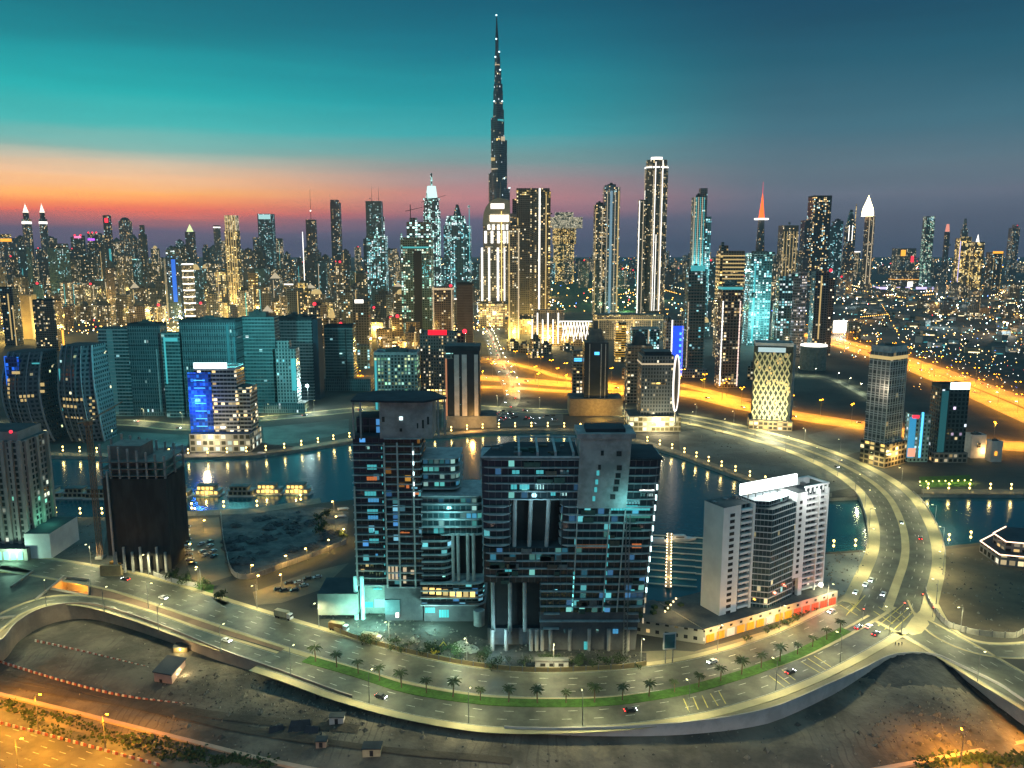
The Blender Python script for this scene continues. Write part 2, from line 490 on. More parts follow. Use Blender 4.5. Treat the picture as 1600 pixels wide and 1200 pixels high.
def sz(x, y):
    h = SAND.ray_cast(Vector((x, y, 50)), Vector((0, 0, -1)))
    return h[0].z if h[0] else -8.5
def on_sand(px, py):                           # where the line of sight through a photo pixel meets the low ground
    d = ray(px, py).normalized(); h = SAND.ray_cast(Vector((0, 0, H)), d)
    return h[0] if h[0] else P(px, py, -8.5)
def sheet_low(name, pix, m, z, kind='structure'):
    return sheet(name, [P(x, y, z) for x, y in pix], m, z, kind, True)

# retaining walls along that edge
def wall_run(name, i0, i1, m, label):
    mb = MB(); pts = edge_w[i0:i1]; dr = drop_w[i0:i1]
    a = offset(pts, .25); c = offset(pts, -.25)
    for i in range(len(pts) - 1):
        A = [Vector((q.x, q.y, z)) for q, z in ((c[i], -dr[i] - .6), (c[i + 1], -dr[i + 1] - .6), (c[i + 1], 1), (c[i], 1))]
        B = [Vector((q.x, q.y, z)) for q, z in ((a[i + 1], -.5), (a[i], -.5), (a[i], 1), (a[i + 1], 1))]
        mb.face(A, 0); mb.face(B, 0); mb.face([A[3], A[2], B[3], B[2]], 1)
    return tag(mb.build(name, [m, M_conc], origin=pts[len(pts) // 2]), label, 'wall')
wall_run('retaining_wall', 5, 56, M_pink, 'tall rosy retaining wall curving under the loop ramp, above the sandy lot')
wall_run('retaining_wall', 69, 106, M_white, 'long pale retaining wall below the outer carriageway, thickest near the palm median bend')
wall_run('retaining_wall', 105, 132, M_white, 'pale retaining wall under the road leaving the junction, ending at a square corner')

# ---- roads
C_in = path([(-160, 858), (-60, 866), (0, 876), (100, 892), (200, 911), (300, 942), (400, 974), (484, 1000), (560, 1022), (640, 1044), (735, 1062), (800, 1068),
             (860, 1070), (925, 1069), (985, 1064), (1075, 1052), (1150, 1034), (1210, 1015), (1262, 994), (1325, 962), (1365, 938)])
C_out = path([(-90, 1030), (-20, 988), (20, 958), (80, 938), (150, 942), (230, 965), (300, 990), (400, 1022), (475, 1046), (550, 1072), (640, 1096), (735, 1113), (800, 1118),
              (900, 1117), (985, 1111), (1075, 1098), (1150, 1079), (1200, 1063), (1270, 1034), (1340, 998), (1385, 972)])
C_med = path([(478, 1030), (560, 1053), (640, 1078), (735, 1093), (800, 1098), (860, 1099), (925, 1098), (985, 1093), (1075, 1078), (1150, 1057), (1200, 1040), (1250, 1021), (1322, 984)])
C_br = path([(1385, 955), (1400, 915), (1413, 875), (1414, 842), (1406, 810), (1389, 778), (1359, 751), (1315, 726), (1262, 704), (1205, 686), (1140, 669), (1075, 655), (1010, 647), (950, 643)])
C_r2 = path([(1395, 962), (1445, 988), (1505, 1022), (1565, 1058), (1640, 1102), (1740, 1165)])
C_r3 = path([(1440, 940), (1462, 978), (1500, 1003), (1550, 1016), (1610, 1016), (1700, 1005)])

def road(name, pts, half, z=.03, lanes=2, m=None, walk=(0, 0), edge=True, yellow=False):
    o = struct(strip(MB(), pts, -half, half, z).build(name, m or M_asph))
    k = MB()
    for j in range(1, lanes):
        dashes(k, pts, -half + 2 * half * j / lanes, z + .02)
    if edge:
        for s_ in (-1, 1): strip(k, pts, s_ * (half - .5) - .09, s_ * (half - .5) + .09, z + .02)
    if k.f: struct(k.build('lane_marking', M_paint, o))
    w = MB()
    if walk[0]: strip(w, pts, half, half + walk[0], .16, thick=.16)
    if walk[1]: strip(w, pts, -half - walk[1], -half, .16, thick=.16)
    if w.f: struct(w.build('kerb', M_pave, o))
    return o
# verge sheets under everything
def verge(name, pts, d0, d1, m, z=.012):
    return struct(strip(MB(), pts, d0, d1, z).build(name, m))
M_verge = plain('sandy_verge', (.21, .18, .115), (.14, .12, .08), .06, .95, 8)
struct(strip(MB(), edge_w[12:56], 0, 4.5, .008).build('verge', M_verge)); struct(strip(MB(), edge_w[55:], 0, 13, .008).build('verge', M_verge))
sheet('verge', [(1262, 1000), (1290, 985), (1312, 978), (1322, 984), (1300, 998), (1250, 1021), (1215, 1035), (1200, 1030)], M_verge, .009)
sheet('verge', [(1000, 1062), (1000, 1018), (1050, 1016), (1085, 1018), (1200, 985), (1300, 935), (1330, 925), (1352, 935), (1262, 985), (1150, 1024), (1075, 1042)], M_verge, .008)
road('road', C_in, 9.2, lanes=4, walk=(2.6, 1.6))
road('road', C_out[:59], 4.2, lanes=2, walk=(1.5, 1.2))
road('road', C_out[58:], 7.6, lanes=3, walk=(1.2, 3.5), z=.04)
md = strip(MB(), C_med, -2.6, 2.6, .2, thick=.2).build('median_grass', M_grass); struct(md)
# brown paved strip between the two carriageways on the left
sheet('paved_median', [(142, 906), (225, 929), (300, 957), (400, 990), (478, 1018), (490, 1033), (400, 1005), (300, 977), (230, 953), (142, 931)], plain('brown_paving', (.19, .12, .085), (.13, .085, .06), .1, .9), .017)
# bridge: raised deck with wide pavements
br_o = road('road', C_br, 15.4, z=.06, lanes=1, walk=(0, 0), edge=False)
k = MB(); strip(k, C_br, -2.0, 2.0, .22, thick=.2); strip(k, C_br, 13, 19.5, .22, thick=1.2); strip(k, C_br, -19.5, -13, .22, thick=1.2)
struct(k.build('kerb', M_pave, br_o))
k = MB()
for d in (5.7, 9.3, -5.7, -9.3): dashes(k, C_br, d, .09)
struct(k.build('lane_marking', M_paint, br_o))
# girder and piers over the water, parapets
bi = [i for i, p in enumerate(C_br) if inpoly(p.x, p.y, canal_w)]
span = C_br[max(0, bi[0] - 2): bi[-1] + 3]
brg = thing('road_bridge', 'wide concrete road bridge curving over the canal on the right', 'bridge', span[len(span) // 2])
og = Vector(brg.location)
def child(mb, name, m, parent, o_):
    ob = mb.build(name, m, parent, origin=o_); return ob
k = strip(MB(), span, -19.6, 19.6, -.3, thick=1.5); child(k, 'deck', M_conc, brg, og)
for s_ in (-19.5, 19.5):
    k = strip(MB(), span, s_ - .2, s_ + .2, 1.15, thick=1.2); child(k, 'parapet', M_conc, brg, og)
for p, a in resample(span, 34, 12):
    for s_ in (-11, 11):
        q = p + Vector((-math.sin(a) * s_, math.cos(a) * s_, 0))
        child(MB().tube((q.x, q.y, -5), (q.x, q.y, -1.7), 1.4, n=12), 'pier', M_conc, brg, og)
# junction
sheet('junction', [(1296, 990), (1330, 950), (1362, 925), (1376, 905), (1440, 905), (1452, 950), (1478, 985), (1470, 1003), (1440, 1000), (1400, 985), (1340, 1010)], M_asph, .07)
road('road', C_r2, 10.5, lanes=4, walk=(1.2, 2.0), z=.045)
road('road', C_r3, 5.5, lanes=2, walk=(1.6, 1.0), z=.05)
k = MB()     # yellow box markings and zebra on the junction
for (a, c_) in [((1318, 935), (1345, 955)), ((1312, 945), (1340, 962)), ((1330, 955), (1352, 930)), ((1322, 962), (1342, 938)), ((1365, 955), (1395, 975)), ((1372, 948), (1405, 970)), ((1380, 942), (1414, 965)), ((1372, 978), (1415, 942)), ((1382, 984), (1420, 950)), ((1392, 988), (1428, 955))]:
    A, B = P(*a), P(*c_); t_ = (B - A).normalized(); n_ = Vector((-t_.y, t_.x, 0)) * .22
    k.face([(q.x, q.y, .09) for q in (A - n_, B - n_, B + n_, A + n_)])
for (a, c_) in [((1068, 1092), (1077, 1113)), ((1083, 1090), (1091, 1109)), ((1097, 1087), (1106, 1106)), ((1110, 1084), (1122, 1103)), ((1123, 1080), (1134, 1100)),
                ((1202, 1056), (1226, 1074)), ((1212, 1052), (1234, 1069)), ((1222, 1047), (1243, 1063)), ((1252, 1034), (1282, 1052)), ((1262, 1029), (1290, 1047)), ((1272, 1025), (1298, 1042))]:
    A, B = P(*a), P(*c_); t_ = (B - A).normalized(); n_ = Vector((-t_.y, t_.x, 0)) * .2
    k.face([(q.x, q.y, .09) for q in (A - n_, B - n_, B + n_, A + n_)])
struct(k.build('yellow_marking', M_yel))
sheet('traffic_island', [(1412, 985), (1425, 966), (1440, 952), (1452, 976), (1440, 990), (1425, 993)], M_pave, .2)

# underpass below the left junction: a pit with its own orange lamps
up = thing('underpass', 'concrete underpass mouth glowing orange under the road at far left', 'underpass', pit_w[0])
mb = MB()
for i in range(4):
    a, c_ = pit_w[i], pit_w[(i + 1) % 4]
    mb.face([(a.x, a.y, -6), (c_.x, c_.y, -6), (c_.x, c_.y, 0), (a.x, a.y, 0)])
mb.face([(p.x, p.y, -6) for p in pit_w]); child(mb, 'wall', M_pink, up, pit_w[0])
pc = sum(pit_w, Vector()) / 4
mb = MB()
for i in range(4):
    a, c_ = pit_w[i], pit_w[(i + 1) % 4]; strip(mb, [a, c_], -.2, .2, 1.0, thick=1.0)
child(mb, 'parapet', M_conc, up, pit_w[0])
light('lamp_light', up, pc - pit_w[0] + Vector((0, 0, -1.5)), 14000, (1, .45, .04), 1)
sheet('road_surface', [(0, 895), (40, 897), (50, 893), (18, 884), (0, 884)], plain('ochre_slope', (.4, .25, .06), (.3, .18, .05), .1), .03)
# left crossing road over the underpass
sheet('road_surface', [(-160, 930), (-60, 905), (20, 900), (52, 893), (60, 884), (100, 897), (60, 930), (36, 946), (10, 958), (-60, 1000)], M_asph, .036)
k = MB()
for a, c_ in (((18, 918), (52, 893)), ((56, 938), (100, 902)), ((0, 967), (25, 964))):
    strip(k, [P(*a), P(*c_)], -.5, .5, .9, thick=.9)
tag(k.build('parapet_wall', M_conc, origin=P(18, 918)), 'low concrete parapets beside the crossing road at far left', 'parapet')

# ---- low ground: old highway bottom left, tracks, kerbs
ZL = -8.35
hw = struct(strip(MB(), path([(-260, 1120), (-80, 1150), (60, 1192), (200, 1236), (420, 1290), (700, 1320)], ZL), -18, 18, .06).build('highway', M_asph))
k = MB(); hp = path([(-260, 1120), (-80, 1150), (60, 1192), (200, 1236), (420, 1290), (700, 1320)], ZL)
for d in (-10.5, -7, -3.5, 0, 3.5, 7, 10.5): dashes(k, hp, d, .085, 3, 6, .25)
struct(k.build('lane_marking', M_paint, hw))
K1 = catmull([on_sand(*q) for q in ((-60, 1071), (0, 1086), (100, 1110), (200, 1135), (300, 1160), (400, 1185), (512, 1208), (700, 1238), (900, 1252), (1100, 1244), (1240, 1226), (1375, 1203), (1500, 1180), (1600, 1161), (1720, 1138))])
tag(strip(MB(), K1, -.9, .9, .6, thick=.9).build('concrete_kerb', plain('pale_kerb', (.42, .30, .22), (.34, .25, .18), .2), origin=K1[20]), 'long low concrete kerb wall sweeping along the foreground beside the highway', 'kerb')
M_track = plain('dirt_track', (.085, .07, .052), (.05, .042, .034), .1, .95, 10, bump=.5, bscale=.5)
for pts, w_ in (([(-40, 1035), (120, 1075), (300, 1112), (420, 1128), (560, 1140)], 2.0), ([(-40, 1062), (80, 1082), (240, 1110), (400, 1145), (600, 1172), (800, 1190)], 1.4), ([(-30, 1048), (150, 1092), (330, 1130), (480, 1150)], 1.0)):
    b_ = MB(); pl = catmull([on_sand(x, y) for x, y in pts], 10); l_, r_ = offset(pl, -w_), offset(pl, w_)
    for i in range(len(pl) - 1): b_.face([(q.x, q.y, sz(q.x, q.y) + .3) for q in (l_[i], l_[i + 1], r_[i + 1], r_[i])])
    struct(b_.build('dirt_track', M_track))
M_shr = plain('scrub', (.035, .05, .012), (.02, .03, .01), .5, 1, 6)

# ---- far bank: road, parking lots, parks
C_nb = path([(-120, 668), (40, 664), (190, 660), (300, 668), (400, 655), (480, 648), (560, 640), (640, 637), (720, 636), (800, 640), (880, 643), (950, 643)])
road('road', C_nb, 9, lanes=4, walk=(3, 3))
sheet('promenade', [(-120, 718), (45, 706), (160, 708), (260, 710), (400, 706), (480, 695), (560, 682), (690, 676), (760, 670), (850, 668), (930, 671), (1003, 687), (1062, 704), (1122, 726), (1172, 745), (1230, 765), (1300, 770),
      (1300, 777), (1230, 771), (1170, 751), (1120, 732), (1060, 710), (1000, 692), (930, 676), (850, 672), (760, 674), (690, 680), (560, 687), (480, 700), (400, 711), (260, 715), (160, 713), (45, 711), (-120, 721)], plain('promenade_paving', (.16, .14, .11), (.11, .1, .08), .2), .03)
sheet('promenade', [(1440, 764), (1600, 764), (1800, 766), (1800, 775), (1600, 772), (1440, 771)], plain('promenade_paving', (.2,) * 3), .03)
M_lot = plain('bare_lot', (.11, .115, .105), (.06, .064, .06), .03, .95, 10, bump=.5, bscale=.3, tracks=.13)
sheet('bare_lot', [(410, 668), (545, 655), (545, 675), (480, 690), (415, 697)], M_lot, .02)
sheet('bare_lot', [(190, 674), (295, 680), (292, 705), (200, 706), (150, 700)], M_lot, .02)
sheet('bare_lot', [(1060, 660), (1200, 695), (1300, 735), (1340, 760), (1290, 770), (1230, 764), (1172, 744), (1122, 725), (1062, 703)], M_lot, .02)
sheet('bare_lot', [(1260, 680), (1360, 655), (1365, 700), (1320, 712), (1275, 692)], M_lot, .02)
sheet('bare_lot', [(1290, 866), (1360, 862), (1352, 890), (1330, 925), (1285, 940), (1278, 900)], plain('blue_lot', (.16, .18, .17), (.12, .135, .13), .06), .02)
sheet('bare_lot', [(1466, 860), (1530, 852), (1600, 858), (1650, 870), (1650, 990), (1590, 992), (1535, 988), (1483, 970), (1456, 925)], plain('brown_lot', (.13, .10, .065), (.08, .065, .045), .05, .95, 8), .02)
sheet('bare_lot', [(80, 812), (170, 812), (160, 870), (60, 872)], M_lot, .02)
# peninsula: dark walled rubble lot, lit car park
sheet('rubble_lot', [(345, 806), (500, 792), (545, 800), (540, 850), (460, 880), (375, 905), (352, 860)], plain('rubble', (.11, .11, .11), (.05, .055, .06), .12, .95, 9, bump=1.2, bscale=.25), .02)
M_carpark = plain('car_park_surface', (.15, .12, .08), (.11, .09, .065), .12)
sheet('car_park', [(280, 812), (342, 808), (350, 860), (362, 900), (322, 912), (300, 905), (284, 860)], M_carpark, .025)
sheet('car_park', [(395, 925), (480, 895), (545, 880), (500, 922), (440, 942), (400, 945)], M_carpark, .025)
sheet('promenade', [(262, 800), (400, 794), (500, 778), (502, 786), (400, 802), (262, 808)], plain('promenade_paving', (.2,) * 3), .04)
sheet('lawn', [(252, 902), (335, 914), (332, 928), (305, 926), (270, 915)], M_grass, .03)
sheet('lawn', [(332, 936), (355, 932), (362, 940), (350, 947)], M_grass, .03)
sheet('yard', [(480, 945), (560, 930), (760, 1000), (1010, 1020), (1010, 1040), (800, 1052), (640, 1020), (520, 978)], plain('yard_dirt', (.075, .07, .06), (.035, .035, .033), .12, .95, 8, bump=.6, bscale=.5), .015)
# orange city highway behind, boulevards and side streets
C_or = path([(540, 600), (640, 590), (750, 590), (890, 601), (1065, 614), (1180, 638), (1300, 658), (1370, 668), (1500, 690), (1640, 700)])
C_or2 = path([(700, 604), (800, 606), (890, 612), (1000, 615)])
C_sz = path([(1250, 520), (1300, 536), (1400, 566), (1500, 606), (1600, 650), (1740, 712)])
C_sz2 = path([(1290, 525), (1400, 556), (1500, 590), (1600, 628), (1740, 685)])
C_bl = path([(748, 470), (752, 500), (765, 530), (775, 560), (790, 590), (800, 620), (790, 640)])
C_sd = path([(1250, 588), (1300, 592), (1370, 628)])
C_or3 = path([(760, 560), (830, 575), (880, 590), (960, 600)])
C_or4 = path([(1060, 600), (1110, 612), (1150, 622), (1180, 626)])
M_pale = plain('pale_concrete_road', (.20, .18, .15), (.14, .125, .105), .06, .7, 7)
for zi, (p_, hw_, ln) in enumerate(((C_or, 19, 8), (C_or2, 9, 4), (C_sz, 15, 8), (C_sz2, 14, 8), (C_or3, 7, 2), (C_or4, 8, 2), (C_bl, 9, 4), (C_sd, 6, 2))):
    road('road', p_, hw_, lanes=ln, edge=False, m=M_pale if zi < 6 else None, z=.03 + .006 * zi)
sheet('road_surface', [(690, 640), (880, 640), (880, 664), (760, 668), (690, 672)], plain('plaza', (.14, .13, .11), (.1, .095, .08), .08), .018)
sheet('park', [(855, 440), (1000, 440), (1000, 488), (860, 488)], plain('park_grass', (.05, .09, .03), (.03, .05, .02), .02), .02)

# ================================================================== STREET LAMPS
def make_lamp(name, h, arm, col, power, label, group, strength=18, rad=.35, double=False, lh=None):
    r = thing(name, label, 'street lamp', (0, 0, 0), 0, group)
    MB().tube((0, 0, 0), (0, 0, h), .17, .09, 8).build('pole', M_metal, r)
    for s_ in ((1, -1) if double else (1,)):
        MB().tube((0, 0, h - .1), (s_ * arm, 0, h + .15), .07, .05, 6).build('arm', M_metal, r)
        MB().box(s_ * arm - .45, s_ * arm + .45, -rad / 2, rad / 2, h + .02, h + .2).build('lamp_head', em(f'lamp_{name}_{strength}', col, strength), r)
    light('lamp_light', r, (0 if double else arm, 0, h - .6), power, col, .5, 'SPOT', R(165))
    return r
YG = (1, .93, .48)
OR = (1, .37, .012)
far_road = []
def row(proto, pts, step, d, start=0, label=None, group=None, face=0):
    out = []
    for p, a in resample(pts, step, start):
        q = p + Vector((-math.sin(a) * d, math.cos(a) * d, 0))
        out.append(dup(proto, q, a + math.pi / 2 + (math.pi if d > 0 else 0) + face, label, group))
    return out
lp = make_lamp('street_lamp', 12, 2.2, YG, 19000, 'tall grey street lamp lighting the loop road in yellow', 'street lamps on the loop road', 4)
lp.location = P(232, 950)
row(lp, C_in, 38, 10.6, 6)
row(lp, C_out, 38, -6.5, 20)
row(lp, C_br, 40, 18.6, 40, 'tall grey street lamp on the inner pavement of the bridge', 'street lamps on the inner side of the bridge road')
row(lp, C_br, 40, -18.6, 20, 'tall grey street lamp on the outer pavement of the bridge', 'street lamps on the outer side of the bridge road')
row(lp, C_r2, 40, -12, 16, 'tall grey street lamp on the road leaving the junction towards the lower right', 'street lamps on the road past the junction')
row(lp, C_r3, 40, 7, 34, 'tall grey street lamp by the fenced brown lot', 'street lamps by the fenced lot')
row(lp, C_nb, 46, 11, 6, 'tall grey street lamp on the road along the far bank', 'street lamps on the far bank road')
lo = make_lamp('highway_lamp', 19, 2.5, OR, 190000, 'tall sodium lamp on the orange city highway behind the hotels', 'sodium lamps on the city highway', 30, 1.2, True)
lo.location = P(560, 604)
row(lo, C_or, 30, 0, 15)
row(lo, C_or2, 34, 0, 8)
row(lo, C_or3, 34, 0, 8)
row(lo, C_or4, 40, 0, 8)
row(lo, C_sz, 46, 0, 30, 'tall sodium lamp on the nearer carriageway of the wide highway at right', 'sodium lamps on the nearer right highway')
row(lo, C_sz2, 52, 0, 60, 'tall sodium lamp on the farther carriageway of the wide highway at right', 'sodium lamps on the farther right highway')
lf = make_lamp('highway_lamp', 14, 2.2, OR, 60000, 'sodium street lamp over the old highway in the bottom left corner', 'sodium lamps over the bottom left highway', 40)
lf.location = P(-10, 1112, ZL)
for x, y in ((60, 1140), (165, 1172), (-60, 1050), (-90, 1165), (30, 1215)): dup(lf, P(x, y, ZL), rng.uniform(-.5, .5))
lm = make_lamp('added_mast_lamp', 24, 2.0, (1, .72, .52), 36000, 'tall mast lamp along the old highway below the frame', 'added mast lamps below the frame', 30, .8)  # unseen row, added to light the retaining walls and the sand
lm.location = P(300, 1345, ZL); lm.rotation_euler = (0, 0, 1.57)
for x, y in ((520, 1350), (740, 1352), (960, 1352), (1180, 1345), (1400, 1335), (1620, 1325)): dup(lm, P(x, y, ZL), 1.57)
for x, y in ((1500, 1205), (1640, 1178)): dup(lf, P(x, y, ZL), 1.4, 'sodium street lamp beyond the bottom right kerb', 'sodium lamps beyond the bottom right kerb')
lb = make_lamp('street_lamp', 12, 1.5, (1, .86, .5), 30000, 'bright street lamp on the boulevard beside the dancing fountain quarter', 'street lamps on the city boulevard', 60, 1.0)
lb.location = P(745, 475)
row(lb, C_bl, 45, 10, 20)
lg = make_lamp('street_lamp', 10, 1.5, (.9, 1, .6), 12000, 'pale green street lamp along the side street of bare lots', 'street lamps on the side street', 60, .9)
lg.location = P(1246, 586)
row(lg, C_sd, 40, 0, 20)
M_leaf = plain('dark_foliage', (.035, .06, .02), (.015, .03, .012), .8, .9, 5)
# ================================================================== TOWERS
def E(name):
    return {'white': em('light_white', (1, .95, .86), 2.2), 'warm': em('light_warm', (1, .80, .45), 2.2), 'gold': em('light_gold', (1, .68, .20), 1.8), 'cyan': em('light_cyan', (.25, 1, .95), 1.8),
            'ice': em('light_ice', (.72, 1, 1), 3.0), 'blue': em('light_blue', (.03, .13, 1), 2.0), 'sky': em('light_sky', (.1, .55, 1), 1.8), 'red': em('light_red', (1, .03, .06), 2.0), 'pink': em('light_pink', (1, .2, .45), 1.6),
            'amber': em('light_amber', (1, .42, .04), 1.6), 'green': em('light_green', (.1, 1, .45), 1.5), 'lilac': em('light_lilac', (.7, .6, 1), 1.4), 'dimwarm': em('light_dim_warm', (1, .78, .5), .55),
            'dimcyan': em('light_dim_cyan', (.12, .75, .8), .5), 'flame': em('light_flame', (1, .80, .42), 7.0), 'violet': em('light_violet', (.6, .12, 1), 1.5), 'dimgold': em('light_dim_gold', (1, .7, .28), .6), 'sun': em('light_sunny', (1, .9, .7), 5.0)}[name]

WARM = ((1, .66, .26), (1, .78, .42), (1, .88, .62))
MIX = ((1, .70, .30), (1, .85, .55), (.55, .95, 1), (1, .6, .2))
COOL = ((.45, .95, 1), (.6, 1, .95), (.9, 1, 1), (.25, .8, .9))
GOLD = ((1, .62, .15), (1, .72, .25), (1, .8, .4))
FA = {
 'dark': lambda: facade('dark_glass_wall', (.10, .11, .12), (.03, .045, .06), 4, 3.8, .12, MIX, 1.4),
 'grey': lambda: facade('grey_tower_wall', (.24, .235, .23), (.05, .06, .07), 3.6, 3.6, .17, MIX, 1.3, dirt=.3),
 'tan': lambda: facade('tan_tower_wall', (.28, .22, .15), (.06, .06, .06), 3.8, 3.6, .2, WARM, 1.4),
 'gold': lambda: facade('gold_lit_wall', (.30, .22, .12), (.06, .05, .04), 4.2, 3.8, .55, GOLD, 1.9, fu=.12),
 'warm': lambda: facade('warm_flats_wall', (.26, .22, .17), (.05, .055, .06), 3.6, 3.5, .32, WARM, 1.5),
 'teal': lambda: facade('teal_glass_wall', (.10, .18, .19), (.03, .08, .09), 3.6, 3.6, .14, COOL, 1.2),
 'cyan': lambda: facade('cyan_lit_wall', (.12, .22, .23), (.04, .10, .11), 4.4, 3.8, .5, COOL, 1.6),
 'ice': lambda: facade('worksite_lit_wall', (.20, .24, .23), (.05, .08, .08), 5, 4, .5, ((.6, 1, .95), (.4, .9, .8), (.85, 1, 1)), 2.2, fu=.12),
 'green': lambda: facade('green_lit_wall', (.12, .17, .15), (.03, .06, .05), 4.2, 3.9, .42, ((.45, 1, .72), (.7, 1, .8), (1, .9, .6)), 1.4),
 'brown': lambda: facade('brown_tower_wall', (.20, .14, .11), (.04, .04, .045), 3.6, 3.5, .16, WARM, 1.5),
 'silver': lambda: facade('silver_tower_wall', (.36, .37, .38), (.06, .08, .1), 3.2, 3.7, .12, MIX, 1.5),
 'blue': lambda: facade('blue_glass_wall', (.05, .08, .14), (.02, .05, .09), 3.8, 3.6, .2, ((.3, .7, 1), (.8, .95, 1), (1, .8, .5)), 1.6),
}
def fac(k): return FA[k]() if isinstance(k, str) and k in FA else (E(k) if isinstance(k, str) else k)

def outline(shape, w, d, cx=0.0, cy=0.0, n=20):
    if shape == 'box': return [(cx - w / 2, cy - d / 2), (cx + w / 2, cy - d / 2), (cx + w / 2, cy + d / 2), (cx - w / 2, cy + d / 2)]
    if shape == 'oct':
        c = .26
        q = [(-.5 + c, -.5), (.5 - c, -.5), (.5, -.5 + c), (.5, .5 - c), (.5 - c, .5), (-.5 + c, .5), (-.5, .5 - c), (-.5, -.5 + c)]
        return [(cx + x * w, cy + y * d) for x, y in q]
    if shape == 'tri': return [(cx - w / 2, cy - d / 2), (cx + w / 2, cy - d / 2), (cx, cy + d / 2)]
    return [(cx + w / 2 * math.cos(6.2832 * k / n), cy + d / 2 * math.sin(6.2832 * k / n)) for k in range(n)]

LAND = []                                          # (photo x, phrase) of landmark towers, for the labels of the small ones
def T(name, label, l, r, top, base, mat, dr=.8, yaw=0.0, shape='box', cat='tower', group=None, roof=None, parts=(), taper=1.0, z0=0.0, bodyname='wall', bz=0.0, hide=False, phrase=None):
    g0 = P((l + r) / 2, base, bz); Y = g0.y
    ym = (top + base) / 2
    A, B = Q(l, ym, Y), Q(r, ym, Y)
    Wd = B.x - A.x; h = Q((l + r) / 2, top, Y).z - bz
    a = abs(yaw)
    if shape == 'round': w = Wd; d = Wd * dr; cx = (A.x + B.x) / 2
    elif a < .02:
        kx = abs(A.x + B.x) / 2 / (Y * 1.02); w = Wd / (1 + dr * kx); d = dr * w
        cx = (B.x - w / 2) if A.x + B.x > 0 else (A.x + w / 2)
    else:
        w = Wd / (math.cos(a) + dr * math.sin(a)); d = w * dr; cx = (A.x + B.x) / 2
    yc = Y + (d / 2 * math.cos(a) + w / 2 * math.sin(a))
    t = thing(name, label, cat, (cx, yc, bz), yaw, group)
    if not hide:
        o1 = outline(shape, w, d); o2 = [(x * taper, y * taper) for x, y in o1]
        MB().prism(o1, z0 * h, h, 0, 1, o2).build(bodyname, [fac(mat), roof or M_roof], t)
    t['w'], t['d'], t['h'] = w, d, h
    for p in parts: part(t, w, d, h, shape, p)
    if phrase: LAND.append(((l + r) / 2, phrase))
    del t['w'], t['d'], t['h']
    return t
